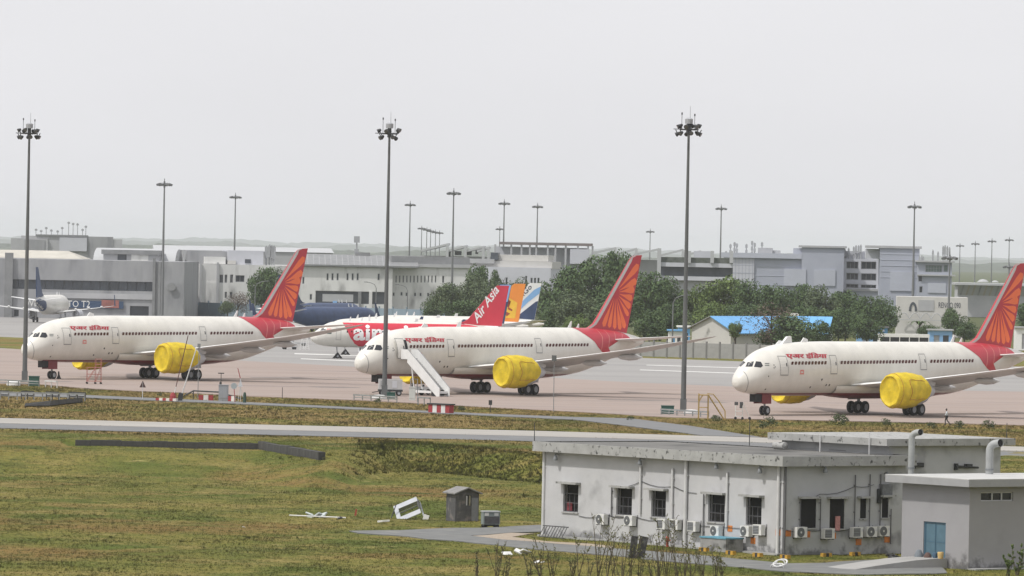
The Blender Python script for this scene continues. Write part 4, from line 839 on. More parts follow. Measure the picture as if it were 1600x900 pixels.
# big blue grey block
f = Fac('grey_block', 'large blue-grey windowless block with rooftop aerials and recessed panels', 'building', 1130, 1830, 1318, 1800, 440)
za = f.uv(1180, 401.5)[1]; zb = f.uv(1280, 387)[1]; uc = f.uv(1178, 440)[0]; ud = f.uv(1252, 440)[0]; ue = f.uv(1238, 440)[0]
MB().box(0, uc, 0, 40, 0, za).build('wall', cream_w, f.root); MB().box(uc + .03, ud, .5, 40, 0, za - .2).build('wall', blue_grey, f.root); MB().box(ud, f.len, -.6, 34, 0, zb).build('wall', blue_grey, f.root); MB().box(-.8, ud, -.7, 40, za - .3, za + 1.2).build('parapet', blue_grey2, f.root)
MB().box(ud - 1, f.len + .8, -1.2, 34, zb, zb + .6).build('roof_edge', conc_b, f.root); blk(f, 1239.5, 387.5, 1254, blue_grey2, 20, 400, 2, 'roof_room')
for q in ((1225, 420, 1259, 447), (1272, 421, 1305, 447)): a, c, b, d = f.rect(q); MB().box(a, b, -.9, .7, c, d).build('recessed_panel', blue_grey2, f.root)
for k in range(9): u = uc * (k + .5) / 9; MB().box(u - .06, u + .06, -.08, .02, 0, za - .4).build('panel_joint', blue_grey, f.root)
for k in range(1, 8): z = za * k / 8; MB().box(.05, uc - .05, -.07, .02, z - .06, z + .06).build('panel_joint', blue_grey, f.root)
for k in range(1, 7): z = za * k / 7; MB().box(uc + .1, ud - .1, .40, .52, z - .08, z + .08).build('panel_joint', blue_grey2, f.root)
for px, y0 in ((1134, 392), (1141, 381), (1147.5, 378), (1151, 380), (1166, 381), (1175, 376), (1179, 379), (1190.5, 378)):
    u, z1 = f.uv(px, y0); m_ = MB().tube((u, 6, za), (u, 6, z1), .18, .16, 6)
    for q in range(3): m_.box(u - .35, u + .35, 5.7, 6.3, z1 - 1.2 - q * 1.6, z1 - .2 - q * 1.6)
    m_.build('aerial', frame_g, f.root)
blk(f, 1184, 387, 1207, conc_b, 10, 398, 5, 'roof_tank'); blk(f, 1207, 391, 1219, conc_b, 10, 398, 6, 'roof_tank')
f = Fac('framed_block', 'pale framed block with stacked balcony openings', 'building', 1313, 1840, 1382, 1830, 440)
zt = f.uv(1345, 404.5)[1]
hol = [f.rect(q) for q in ((1322.5, 408.5, 1341, 420), (1345.5, 408.5, 1369, 421), (1322.5, 426.5, 1341, 437.5), (1345.5, 427, 1369, 438.5), (1322, 443.5, 1341, 450), (1345, 444.5, 1369, 450.5), (1313.5, 427, 1318, 437), (1313.5, 443.5, 1318, 449.5), (1373, 427.5, 1378, 438.5), (1373, 445, 1378, 450.5))]
hol = [(max(a, .15), c, b, d) for a, c, b, d in hol]
wall_mb(0, f.len, 0, zt, hol, 30, 1.6).build('wall', cream_w, f.root)
for h in hol: window(f.root, h, 1.6, frame_g, far_glass, .2, 2 if h[2] - h[0] > 2.5 else 0)
blk(f, 1322, 392, 1371, cream_w, 20, 405, 6, 'roof_storey'); blk(f, 1311, 450.5, 1420, conc_b, 6, 454, -5, 'canopy_deck'); blk(f, 1330, 454, 1402, blue_grey2, 4, 490, -4.5, 'lower_wall')
for px, y0 in ((1320, 388), (1326, 387), (1334, 385), (1337.5, 383), (1341.5, 383), (1345, 382)): u, z1 = f.uv(px, y0); u, z0 = f.uv(px, 405); m_ = MB().tube((u, 5, z0), (u, 5, z1), .2, .16, 6); m_.box(u - .3, u + .3, 4.7, 5.3, z1 - 2.4, z1 - .3); m_.build('aerial', frame_g, f.root)
f = Fac('tall_grey_block', 'tall blue-grey block with one big pale panel beside the balcony frame', 'building', 1370, 1790, 1436, 1780, 440)
zt = f.uv(1400, 388)[1]; MB().box(f.uv(1374, 440)[0], f.len, 0, 30, 0, zt).build('wall', blue_grey, f.root); MB().box(f.uv(1352, 440)[0], f.len + .6, -.5, 30.5, zt, zt + .7).build('roof_edge', conc_b, f.root); a, c, b, d = f.rect((1391, 424, 1427, 455)); MB().box(a, b, -.3, .02, c, d).build('pale_panel', blue_grey2, f.root); blk(f, 1353, 388.6, 1378, cream_w, 20, 404, 3, 'roof_room')
for k in range(1, 6): z = zt * (.55 + .075 * k); MB().box(f.uv(1375, 440)[0], f.len - .1, -.1, .02, z - .08, z + .08).build('panel_joint', blue_grey2, f.root)
f = Fac('control_block', 'grey end block with a green-glazed top storey and rooftop aerials', 'building', 1433, 1770, 1487, 1760, 440)
zt = f.uv(1460, 410)[1]; hol = [f.rect(q) for q in ((1446, 414, 1472, 425.5), (1474.5, 414, 1481, 425), (1435, 429.5, 1441, 440), (1436.5, 447.5, 1441.5, 457.5))]
wall_mb(0, f.len, 0, zt, hol, 25, .6).build('wall', blue_grey, f.root)
tealg = M('green_tinted_glass', (.16, .21, .20), .25, .15, .4)
for i, h in enumerate(hol): window(f.root, h, .6, frame_g, tealg if i < 2 else far_glass, .15, 5 if i == 0 else 0, 1 if i == 0 else 0)
MB().box(-.6, f.len + .8, -1, 25, zt, zt + .5).build('roof_edge', conc_b, f.root); z = f.uv(1460, 429)[1]; MB().box(0, f.len + 1, -.9, 0, z - .4, z).build('ledge', conc_b, f.root); a, c, b, d = f.rect((1450, 442, 1478, 458)); MB().box(a, b, -.25, .02, c, d).build('pale_panel', blue_grey2, f.root)
for px, y0 in ((1437, 400), (1440.5, 399), (1443, 401), (1458, 390), (1466, 393), (1474, 384), (1477, 383), (1480.5, 384), (1484, 386)): u, z1 = f.uv(px, y0); MB().tube((u, 4, zt), (u, 4, z1), .2, .16, 6).box(u - .27, u + .27, 3.7, 4.3, z1 - 2.6, z1 - .4).build('aerial', frame_g, f.root)
# billboard hall
f = Fac('showroom_hall', 'low pale hall with dark arch emblem and large lettering', 'building', 1401, 1560, 1512, 1545, 490)
zt = f.uv(1450, 464)[1]; MB().box(0, f.len, 0, 18, 0, zt).build('wall', pale_wall, f.root)
a, c, b, d = f.rect((1435, 468.5, 1459, 486)); MB().box(a, b, -.15, .02, c, d).build('grey_panel', conc_b, f.root)
bm = text_bm('RENCO 090', .0); u0, z0 = f.uv(1466.5, 481); u1, z1 = f.uv(1501, 473.5)
for v in bm.verts: v.co = Vector((u0 + (u1 - u0) * v.co.x, -.06, z0 + (z1 + .1 - z0) * v.co.z))
bm_obj('wall_lettering', bm, ink, f.root)
u, z = f.uv(1426.5, 486); pts = [(u + 1.0 * math.cos(t) * (1.05 if k < 9 else .5), z + (2.35 if k < 9 else 1.7) * math.sin(t)) for k, t in enumerate([math.pi * i / 8 for i in range(9)] + [math.pi * (8 - i) / 8 for i in range(9)])]
MB().prism(pts, .12, 0, Matrix.Translation((0, -.14, 0))).build('arch_emblem', dark_band, f.root)
zc = f.uv(1440, 500)[1]
for k in range(4):
    ua, _ = f.uv(1404 + 17 * k, 495); ub, _ = f.uv(1404 + 17 * (k + 1), 495); m_ = MB()
    m_.path([Vector((ua + (ub - ua) * i / 6, -1.2, zc + 1.9 * math.sin(math.pi * i / 6) * .8 + .3)) for i in range(7)], .12, 5); m_.box(ua, ub, -1.3, -1.1, zc - .1, zc + .1); m_.build('canopy_arch', roof_pale, f.root)
# ribbed arena far right
f = Fac('ribbed_hall', 'low hall with pale eaves and ribbed slanting walls far behind the tail', 'building', 1497, 2100, 1660, 2080, 445)
z0, z1, z2 = f.uv(1540, 462)[1], f.uv(1540, 446)[1], f.uv(1540, 442.5)[1]
MB().add([(0, 3, 0), (f.len, 3, 0), (f.len, 3, z0), (0, 3, z0), (0, 0, z1), (f.len, 0, z1), (f.len, 30, z1), (0, 30, z1), (0, 30, 0), (f.len, 30, 0)], [(0, 1, 2, 3), (3, 2, 5, 4), (4, 5, 6, 7), (0, 3, 4, 7, 8), (1, 9, 6, 5, 2)]).build('wall', conc_b, f.root); MB().box(-1, f.len + 1, -1.5, 31, z1 + .02, z2).build('eaves', roof_pale, f.root)
ribm = M('tan_rib', (.36, .33, .28), .8, .1, 1)
for k in range(18): u = f.len * (k + .5) / 18; MB().add([(u - .3, 2.9, z0), (u + .3, 2.9, z0), (u + 1.3, -.15, z1), (u + .7, -.15, z1), (u - .3, 3.2, z0), (u + .3, 3.2, z0), (u + 1.3, .3, z1), (u + .7, .3, z1)], [(0, 1, 2, 3), (0, 4, 5, 1), (1, 5, 6, 2), (2, 6, 7, 3), (3, 7, 4, 0)]).build('rib', ribm if k % 3 else conc_a, f.root)
for px, r_ in ((1536, 6.0), (1555, 3.8)):
    o_ = MB().lathe([(-14, r_), (-1, r_), (r_ * .35, r_ * .8), (r_ * .6, r_ * .45), (r_ * .7, .02)], 16, 'z', (0, 0, 0)).build('dome_roof', conc_b, None, True); p = A(px, 436 if r_ > 5 else 438, 5200); o_.location = (p.x, p.y, p.z - r_ * .7)
    tag(o_, 'hazy pale dome far behind the ribbed hall, ' + ('the larger' if r_ > 5 else 'the smaller') + ' of two', 'dome')

# boundary fences
def fence(name, label, a, b, y0, mat, npost, zt_, postm, panelgap=.0):
    P, Q = a, b; L_ = (Q - P).length; rz = math.atan2(Q.y - P.y, Q.x - P.x); r = thing(name, label, 'fence', P, rz)
    pm = MB().box(.1, L_ / npost - .1, -.06, .06, .02, zt_).mesh('panel', mat); qm = MB().box(-.14, .14, -.16, .16, -.1, zt_ * 1.12).mesh('post', postm)
    for k in range(npost):
        obj('panel', pm, r, (L_ * k / npost, 0, 0)); obj('post', qm, r, (L_ * k / npost, 0, 0))
    obj('post', qm, r, (L_, 0, 0)); return r
grey_wall = M('boundary_wall_grey', (.235, .235, .23), .9, .1, .4, c2=(.30, .30, .29), c3=(.18, .18, .175), thr3=(.55, .7), scale3=.3); post_g = M('boundary_post', (.17, .17, .165), .9, .1, 1)
fence('boundary_wall', 'grey concrete boundary wall of panels and posts before the blue roofed house', G(960, 555.5), G(1420, 569), 0, grey_wall, 22, 2.9, post_g)
p0, p1 = G(286, 497), G(700, 512); fence('sheet_fence', 'long blue-grey sheet fence below the white operations building', p0, p1, 0, fence_blue, 20, 4.4, fence_blue)
p0, p1 = G(-60, 497), G(0, 499.0)

# blue roofed house
P = G(1078, 556.5) + Vector((0, 26, 0)); 
f = Fac.pts('blue_roofed_house', 'pale gabled house with a bright blue sheet roof behind the boundary wall', 'house', (XD(1081, 1245, 520), 1245), (XD(1142, 1239.4, 520), 1239.4))
zg, ze, zm = f.uv(1081, 510)[1], f.uv(1142, 514)[1], f.uv(1112, 495)[1]; L_ = f.len; um = f.uv(1112, 500)[0]; dp = 30.0
dv_ = Vector((math.sin(0), 0)); sh = 0.0          # ridge runs back and to the right
def sk(u, t, z): return (u + sh * t, dp * t, z)
MB().add([sk(0, 0, 0), sk(L_, 0, 0), sk(L_, 0, ze), sk(um, 0, zm), sk(0, 0, zg), sk(0, 1, 0), sk(L_, 1, 0), sk(L_, 1, ze), sk(um, 1, zm), sk(0, 1, zg)], [(0, 1, 2, 3, 4), (5, 9, 8, 7, 6), (1, 6, 7, 2), (0, 4, 9, 5)]).build('wall', pale_wall, f.root)
def slab(a, b, t0, t1, th=.18):
    v = [sk(a[0], t0, a[1]), sk(b[0], t0, b[1]), sk(b[0], t1, b[1]), sk(a[0], t1, a[1])]; return v + [(x_, y_, z_ + th) for x_, y_, z_ in v]
BX = [(0, 1, 2, 3), (4, 7, 6, 5), (0, 4, 5, 1), (1, 5, 6, 2), (2, 6, 7, 3), (3, 7, 4, 0)]
for k in range(10): MB().add(slab((um, zm), (L_ + 1.6, ze - 1.0), -.02 + k * .104, -.02 + (k + 1) * .104 - .003), BX).build('roof_sheet', blue_roof, f.root)
MB().add(slab((um - .1, zm), (-.8, zg - .5), -.02, 1.02), BX).build('roof_sheet', M('grey_roof_sheet', (.24, .24, .24), .8, .1, .5), f.root)
f = Fac.pts('verandah_house', 'long low house with a blue roof and dark verandah behind the bare tree', 'house', (XD(1238, 1277, 520), 1277), (XD(1296, 1276, 520), 1276))
ze = f.uv(1200, 517)[1]; zt = f.uv(1200, 494.5)[1]; hol = [(f.len * k / 5 + .3, .9, f.len * (k + 1) / 5 - .3, ze - .4) for k in range(5)]
wall_mb(0, f.len, 0, ze, hol, 9, .8).build('wall', conc_b, f.root)
for h in hol: MB().box(h[0], h[2], .8, .9, h[1], h[3]).build('shutter', dark_band, f.root)
for k in range(5): a = f.len * k / 5; MB().add([(a + .04, -2, ze - .5), (a + f.len / 5, -2, ze - .5), (a + f.len / 5, 8, zt), (a + .04, 8, zt), (a + .04, -2, ze - .35), (a + f.len / 5, -2, ze - .35), (a + f.len / 5, 8, zt + .15), (a + .04, 8, zt + .15)], BX).build('roof_sheet', blue_roof, f.root)
p = G(1267, 556) + Vector((0, 75, 0)); z1 = A(1267, 490, p.y).z; z0 = A(1267, 505, p.y).z
t_ = thing('water_tank', 'white square water tank raised on a stand beside the blue roof', 'water tank', p); MB().box(-.9, .9, -.9, .9, z0, z1).build('tank', white_clean, t_)
for dx in (-.75, .75):
    for dy in (-.75, .75): MB().box(dx - .1, dx + .1, dy - .1, dy + .1, -.1, z0).build('leg', frame_g, t_)
# small sheds, bus and stalls by the trees
def shed(label, px, D, wpx, h, mat, roofm, depth=5, name='shed', cat='shed'):
    x_ = XD(px, D, 520); w_ = wpx * D / FPX; r = thing(name, label, cat, (x_, D, 0))
    wall_mb(-w_ / 2, w_ / 2, 0, h, [(-w_ * .3, .3, -w_ * .05, h * .75), (w_ * .1, h * .35, w_ * .35, h * .75)], depth, .3).build('wall', mat, r); MB().box(-w_ * .3, -w_ * .05, .28, .33, .3, h * .75).build('door', roofm, r); MB().box(w_ * .1, w_ * .35, .28, .33, h * .35, h * .75).build('window', far_glass, r)
    MB().box(-w_ / 2 - .3, w_ / 2 + .3, -.5, depth + .3, h, h + .3).build('roof', roofm, r); return r
shed('small white and blue kiosk beside the gabled house', 1056, 1252, 22, 4.2, white_clean, blue_roof)
shed('blue panelled guard hut left of the gabled house', 1069, 1270, 18, 4.8, blue_roof, white_clean)
shed('pale blue stall under the trees behind the white airliner crown', 1360, 1330, 40, 4.0, sky_blue, blue_grey)
shed('blue painted stall beside the parked bus', 1372, 1345, 30, 4.6, blue_roof, roof_dark)
shed('low white shed beyond the red tail', 1612, 1360, 50, 5.0, white_clean, conc_b)
shed('pale blue shed right of the parked bus', 1470, 1350, 36, 4.2, sky_blue, conc_b)
shed('dark shed at the foot of the trees behind the middle airliner crown', 870, 1330, 34, 4.0, blue_grey, roof_dark)
x_ = XD(1412, 1320, 515); r = thing('bus', 'parked bus with white roof and blue sides before the lettered hall', 'bus', (x_, 1320, 0), R(8), sz=VS)
MB().box(-5.5, 5.5, -1.25, 1.25, .45, 1.5).build('lower_body', blue_roof, r); MB().box(-5.45, 5.45, -1.2, 1.2, 1.5, 2.55).build('window_band', dark_glass, r); MB().box(-5.5, 5.5, -1.28, 1.28, 2.55, 3.15).build('roof', white_clean, r)
for k in range(6): MB().box(-5.4 + 2.15 * k - .08, -5.4 + 2.15 * k + .08, -1.26, 1.26, 1.5, 2.55).build('pillar', white_clean, r)
for xx in (-3.6, 3.4):
    for sd in (-1, 1): wheel_parts(r, xx, sd * 1.08, .5, .5, .3)
# ------------------------------------------------------------------ foreground building
C0 = G(1222, 868, ZF); Lc = G(850, 838, ZF)
e1 = Vector((Lc.x - C0.x, Lc.y - C0.y, 0)).normalized(); e2 = Vector((e1.y, -e1.x, 0))    # along the long wall, along the end wall
def BP(a, b): return Vector((C0.x, C0.y, 0)) + e1 * a + e2 * b
LA = (Vector((Lc.x, Lc.y, 0)) - Vector((C0.x, C0.y, 0))).length
def stain_wall(name, c, c2, c3, t3, grime=.55):
    # plaster with blotches and splashed dirt and mould creeping up from the ground
    m = M(name, c, .92, .1, .55, c2=c2, detail=8, c3=c3, thr3=t3, scale3=.42, bump=.15); t = m.node_tree; b = t.nodes['Principled BSDF']; src = b.inputs['Base Color'].links[0].from_socket; L = t.links.new
    tc = t.nodes.new('ShaderNodeTexCoord'); sx = t.nodes.new('ShaderNodeSeparateXYZ'); L(tc.outputs['Object'], sx.inputs[0])
    n = t.nodes.new('ShaderNodeTexNoise'); n.inputs['Scale'].default_value = .9; n.inputs['Detail'].default_value = 8; n.inputs['Roughness'].default_value = .68; L(tc.outputs['Object'], n.inputs['Vector'])
    h = t.nodes.new('ShaderNodeMapRange'); h.inputs[1].default_value = ZF + 2.3; h.inputs[2].default_value = ZF; h.inputs[3].default_value = -.32; h.inputs[4].default_value = .12; L(sx.outputs[2], h.inputs[0])
    ad = t.nodes.new('ShaderNodeMath'); ad.operation = 'ADD'; L(n.outputs[0], ad.inputs[0]); L(h.outputs[0], ad.inputs[1])
    r = t.nodes.new('ShaderNodeMapRange'); r.inputs[1].default_value = .49; r.inputs[2].default_value = .66; r.inputs[4].default_value = .85; L(ad.outputs[0], r.inputs[0])
    mi = t.nodes.new('ShaderNodeMix'); mi.data_type = 'RGBA'; L(r.outputs[0], mi.inputs[0]); L(src, mi.inputs[6]); mi.inputs[7].default_value = (*[q * grime * .55 for q in c], 1); L(mi.outputs[2], b.inputs['Base Color']); return m
wall_l = stain_wall('long_wall_plaster', (.40, .40, .408), (.46, .46, .468), (.26, .26, .265), (.56, .78))
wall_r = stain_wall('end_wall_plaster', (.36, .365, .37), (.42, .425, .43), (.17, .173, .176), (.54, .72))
wall_s = stain_wall('shed_plaster', (.265, .26, .268), (.29, .285, .293), (.225, .22, .228), (.55, .8))
slab_m = M('weathered_roof_slab', (.36, .36, .35), .92, .1, 1.2, c2=(.27, .27, .26), detail=8, c3=(.06, .06, .058), thr3=(.58, .68), scale3=2.6, bump=.3)
roof_top = M('stained_roof_top', (.10, .098, .092), .95, .15, .5, c2=(.17, .165, .155), detail=8, c3=(.05, .05, .048), thr3=(.5, .68), scale3=.25)
black_in = M('dark_room', (.004, .004, .005), .9, 0)
bar_m = M('window_bar', (.075, .075, .08), .6, .2, 3)
pvc = M('pvc_pipe', (.50, .50, .50), .6, .1, 1); dark_pipe = M('dark_pipe', (.10, .10, .105), .7, .2, 1)
orange_p = M('orange_plate', (.52, .17, .035), .7, .25, 3)
root = thing('service_building', 'single storey whitewashed building with barred windows and flat concrete roof', 'building', (C0.x, C0.y, 0), 0)
fl = Fac.pts('', '', '', BP(LA, 0), BP(0, 0), root=root); fr = Fac.pts('', '', '', BP(0, 0), BP(0, 12.1), root=root)
zs0, zs1 = 4.68, 5.44
def Tm(f): return Matrix.Translation(f.P0 - Vector((C0.x, C0.y, 0))) @ Matrix.Rotation(f.rz, 4, 'Z')
def put(mb, f):
    T = Tm(f); mb.v = [tuple(T @ Vector(v)) for v in mb.v]; return mb
def bwindow(f, h, bars=True, curtain=None):
    a, c, b, d = h; mb = MB(); y = .16; fw = .07
    for q in ((a, b, c, c + fw), (a, b, d - fw, d), (a, a + fw, c, d), (b - fw, b, c, d)): mb.box(q[0], q[1], y, y + .08, q[2], q[3])
    wdo = put(mb, f).build('window', bar_m, root)
    put(MB().box(a, b, .42, .47, c, d), f).build('pane', black_in, wdo)
    if bars:
        mb = MB()
        for k in (1, 2): m_ = a + (b - a) * k / 3; mb.box(m_ - .022, m_ + .022, y - .02, y + .03, c, c + (d - c) * .66)
        for k in (.33, .66): m_ = c + (d - c) * k; mb.box(a, b, y - .03, y + .02, m_ - .025, m_ + .025)
        put(mb, f).build('window_bars', bar_m, wdo)
    put(MB().box(a - .32, b + .32, -.55, .02, d + .02, d + .18), f).build('sunshade', slab_m, wdo)
    put(MB().box(a - .08, b + .08, -.10, .02, c - .10, c - .01), f).build('sill', slab_m, wdo)
lw = [fl.rect(q) for q in ((880.5, 756, 903, 801), (963.5, 762, 987, 806), (1018, 766, 1040, 809), (1107, 772, 1132, 817), (1166, 776, 1189.5, 822))]
rw = [fr.rect(q) for q in ((1252, 779.5, 1275, 825), (1297, 779.5, 1319, 826), (1344.5, 779, 1353.5, 810), (1378.5, 777, 1388, 809))]
put(wall_mb(0, LA, ZF - .4, zs0, lw, 0, .45, back=False), fl).build('wall', wall_l, root)
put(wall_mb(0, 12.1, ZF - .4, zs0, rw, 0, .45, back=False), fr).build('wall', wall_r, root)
put(MB().box(.5, LA - .05, .5, 11.9, ZF - .3, zs0 - .02), fl).build('interior', black_in, root)
put(MB().add([(0, 0, ZF - .4), (0, 12, ZF - .4), (0, 12, zs0), (0, 0, zs0)], [(0, 1, 2, 3)]).add([(LA, 12, ZF - .4), (0, 12, ZF - .4), (0, 12, zs0), (LA, 12, zs0)], [(0, 1, 2, 3)]), fl).build('rear_wall', wall_l, root)
for i, h in enumerate(lw): bwindow(fl, h)
for i, h in enumerate(rw): bwindow(fr, h, i < 2)
red_cl = M('red_cloth', (.18, .03, .04), .9, .1, 3); yel_cl = M('yellow_cloth', (.40, .28, .06), .9, .2, 3)
h = lw[0]; put(MB().box(h[0] + .1, h[0] + .75, .30, .34, h[1] + .08, h[1] + .75), fl).build('curtain', red_cl, root)
h = rw[0]; put(MB().box(h[0] + .1, h[0] + .4, .30, .34, h[1] + .5, h[1] + 1.6), fr).build('curtain', yel_cl, root); h = rw[1]; put(MB().box(h[0] + .5, h[0] + .95, -.12, -.05, h[1] - .15, h[1] + .95), fr).build('hanging_cloth', M('pink_cloth', (.42, .20, .19), .9, .3, 6), root)
# roof slab with overhang
o = .75; sb = MB()
pl = [BP(LA + o, -o), BP(-o, -o), BP(-o, 12.6), BP(LA + o, 12.6)]; pl = [p - Vector((C0.x, C0.y, 0)) for p in pl]
sb.add([(p.x, p.y, z) for z in (zs0, zs1) for p in pl], [(0, 1, 2, 3), (0, 4, 5, 1), (1, 5, 6, 2), (2, 6, 7, 3), (3, 7, 4, 0)]); sb.build('roof_slab', slab_m, root)
pi = [BP(LA + o - .25, -o + .25), BP(-o + .25, -o + .25), BP(-o + .25, 12.5), BP(LA + o - .25, 12.5)]; pi = [p - Vector((C0.x, C0.y, 0)) for p in pi]
rim = MB(); 
for i in range(4):
    a, b, c, d = pl[i], pl[(i + 1) % 4], pi[(i + 1) % 4], pi[i]; rim.add([(q.x, q.y, zs1) for q in (a, b, c, d)], [(0, 1, 2, 3)])
rim.build('roof_rim', slab_m, root); MB().add([(q.x, q.y, zs1 - .07) for q in pi], [(0, 1, 2, 3)]).build('roof_surface', roof_top, root)
# upper block
zu0, zu1 = 6.08, 6.62; uf = Fac.pts('', '', '', BP(14.6, 12.1), BP(2, 12.1), root=root); ur = Fac.pts('', '', '', BP(2, 12.1), BP(2, 23.6), root=root)
hv = [uf.rect(q) for q in ((1250, 700, 1277, 710.5), (1295.5, 702.5, 1322, 711.5), (1338, 706, 1367, 712.5))]
hv = [(a, max(c, zs1 + .05), b, d) for a, c, b, d in hv]
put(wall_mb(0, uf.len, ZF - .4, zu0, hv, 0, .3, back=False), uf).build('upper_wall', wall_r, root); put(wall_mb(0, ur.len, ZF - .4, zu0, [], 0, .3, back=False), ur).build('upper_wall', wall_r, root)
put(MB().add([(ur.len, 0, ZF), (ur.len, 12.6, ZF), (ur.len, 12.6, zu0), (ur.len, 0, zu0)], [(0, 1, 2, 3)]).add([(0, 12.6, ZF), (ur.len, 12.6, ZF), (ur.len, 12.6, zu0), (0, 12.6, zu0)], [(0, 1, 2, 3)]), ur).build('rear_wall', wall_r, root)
for h in hv: put(MB().box(h[0], h[2], .25, .3, h[1], h[3]), uf).build('ventilator', dark_glass, root)
pu = [BP(2 - .7, 12.1 - .8), BP(14.6 + .8, 12.1 - .8), BP(14.6 + .8, 24.5), BP(2 - .7, 24.5)]; pu = [p - Vector((C0.x, C0.y, 0)) for p in pu]
MB().add([(p.x, p.y, z) for z in (zu0, zu1) for p in pu], [(0, 1, 2, 3), (4, 7, 6, 5), (0, 4, 5, 1), (1, 5, 6, 2), (2, 6, 7, 3), (3, 7, 4, 0)]).build('upper_roof_slab', slab_m, root)
# pipes, lamps, plates
def vpipe(f, px, y0, y1, r, m_, out=.12, name='pipe'):
    u, z1 = f.uv(px, y0); _, z0 = f.uv(px, y1); put(MB().tube((u, -out, max(z0, ZF - .1)), (u, -out, min(z1, zs0)), r, r, 8).box(u - r * 1.5, u + r * 1.5, -out, .03, z0 + (z1 - z0) * .3, z0 + (z1 - z0) * .3 + .06).box(u - r * 1.5, u + r * 1.5, -out, .03, z0 + (z1 - z0) * .8, z0 + (z1 - z0) * .8 + .06), f).build(name, m_, root, True)
vpipe(fl, 851.5, 704, 836, .14, pvc, .05, 'drainpipe'); vpipe(fl, 1075, 716, 855, .15, pvc, .16, 'drainpipe'); vpipe(fl, 1219.5, 726, 866, .13, pvc, .14, 'drainpipe'); vpipe(fr, 1226, 728, 868, .10, dark_pipe, .12, 'drainpipe')
for px, y0, y1 in ((1003, 728, 802), (1053, 732, 812), (1138.5, 738, 824)): vpipe(fl, px, y0, y1, .10, pvc)
for px, y0, y1 in ((957.8, 758, 808), (1101.5, 772, 858)): vpipe(fl, px, y0, y1, .05, dark_pipe)
for px, y0, y1 in ((1335.3, 742, 826), (1358.5, 741, 824), (1375, 741, 824), (1249.5, 776, 828), (1281, 776, 828), (1391, 795, 850)): vpipe(fr, px, y0, y1, .045, dark_pipe)
for f_, px, py in ((fl, 874.5, 714), (fl, 1006.5, 721), (fl, 1126, 727), (fl, 1194, 734), (fr, 1284, 733), (fr, 1381, 743)):
    u, z = f_.uv(px, py); put(MB().tube((u, -.05, z + .15), (u, -.45, z + .3), .04, .04, 6).lathe([(-.32, .17), (-.22, .2), (0, .13), (.16, .06), (.2, .01)], 10, 'z', (u, -.42, z + .05)), f_).build('wall_lamp', galv, root, True)
for f_, px, py in ((fl, 1141, 826), (fl, 1216, 832), (fl, 1177, 845), (fr, 1231.5, 833.5), (fr, 1261.5, 835), (fr, 1302, 837), (fr, 1341.5, 847), (fr, 1386, 843)):
    u, z = f_.uv(px, py); put(MB().box(u - .27, u + .27, -.03, .01, z - .23, z + .23), f_).build('orange_plate', orange_p, root)
u, z = fr.uv(1383, 768); put(MB().box(u - .55, u + .45, -.35, .0, z - .5, z + .55), fr).build('meter_box', M('meter_box_grey', (.12, .125, .13), .7, .3, 3), root); u, z = fr.uv(1372, 774); put(MB().box(u - .12, u + .2, -.2, 0, z - .6, z + .5), fr).build('meter_box', black_metal, root)
for px in (1295.5, 1372.5): 
    u, z = uf.uv(px, 725); u2, z2 = uf.uv(px, 679 if px < 1300 else 676); put(MB().tube((u, -.95, zs1 - .5), (u, -.95, z2), .05, .05, 6), uf).build('roof_rod', pvc, root)
u, z = uf.uv(1240, 708); put(MB().lathe([(-.9, .01), (-.85, .28), (.4, .3), (.5, .01)], 12, 'x', (u, -1.2, zs1 + .22)), uf).build('roof_drum', slab_m, root, True)
for f_, px, py, w_ in ((ur, 1508, 729, 2.3), (ur, 1432, 727, 1.0)): u, z = f_.uv(px, py); put(MB().tube((u - w_ / 2, -.25, z), (u + w_ / 2, -.25, z - .08), .12, .08, 6).box(u - w_ / 2, u - w_ / 2 + .2, -.3, .02, z - .25, z + .25).box(u - .1, u + .5, -.32, .02, z - .1, z + .2), f_).build('pipe_fitting', black_metal, root)
for f_, pts_ in ((fl, ((905, 806), (946, 803), (990, 806), (1041, 812), (1062, 812), (1125, 822), (1190, 820))), (fl, ((958, 760), (1003, 752), (1053, 760), (1101, 770))), (fr, ((1228, 828), (1249, 824), (1288, 827), (1335, 824), (1375, 822))), (fr, ((1249, 777), (1281, 772), (1335, 760), (1375, 752)))):
    q_ = [f_.uv(*p_) for p_ in pts_]; cb = []
    for (ua_, za_), (ub_, zb_) in zip(q_[:-1], q_[1:]): cb += [Vector((ua_ + (ub_ - ua_) * k / 4, -.05, za_ + (zb_ - za_) * k / 4 - .22 * math.sin(math.pi * k / 4))) for k in range(4)]
    put(MB().path(cb, .022, 4), f_).build('cable', black_metal, root)
plinth = M('plinth_concrete', (.30, .30, .29), .95, .15, 1.2)
put(MB().box(-.3, LA - .01, -.45, -.0, ZF - .3, ZF + .14), fl).build('plinth', plinth, root)

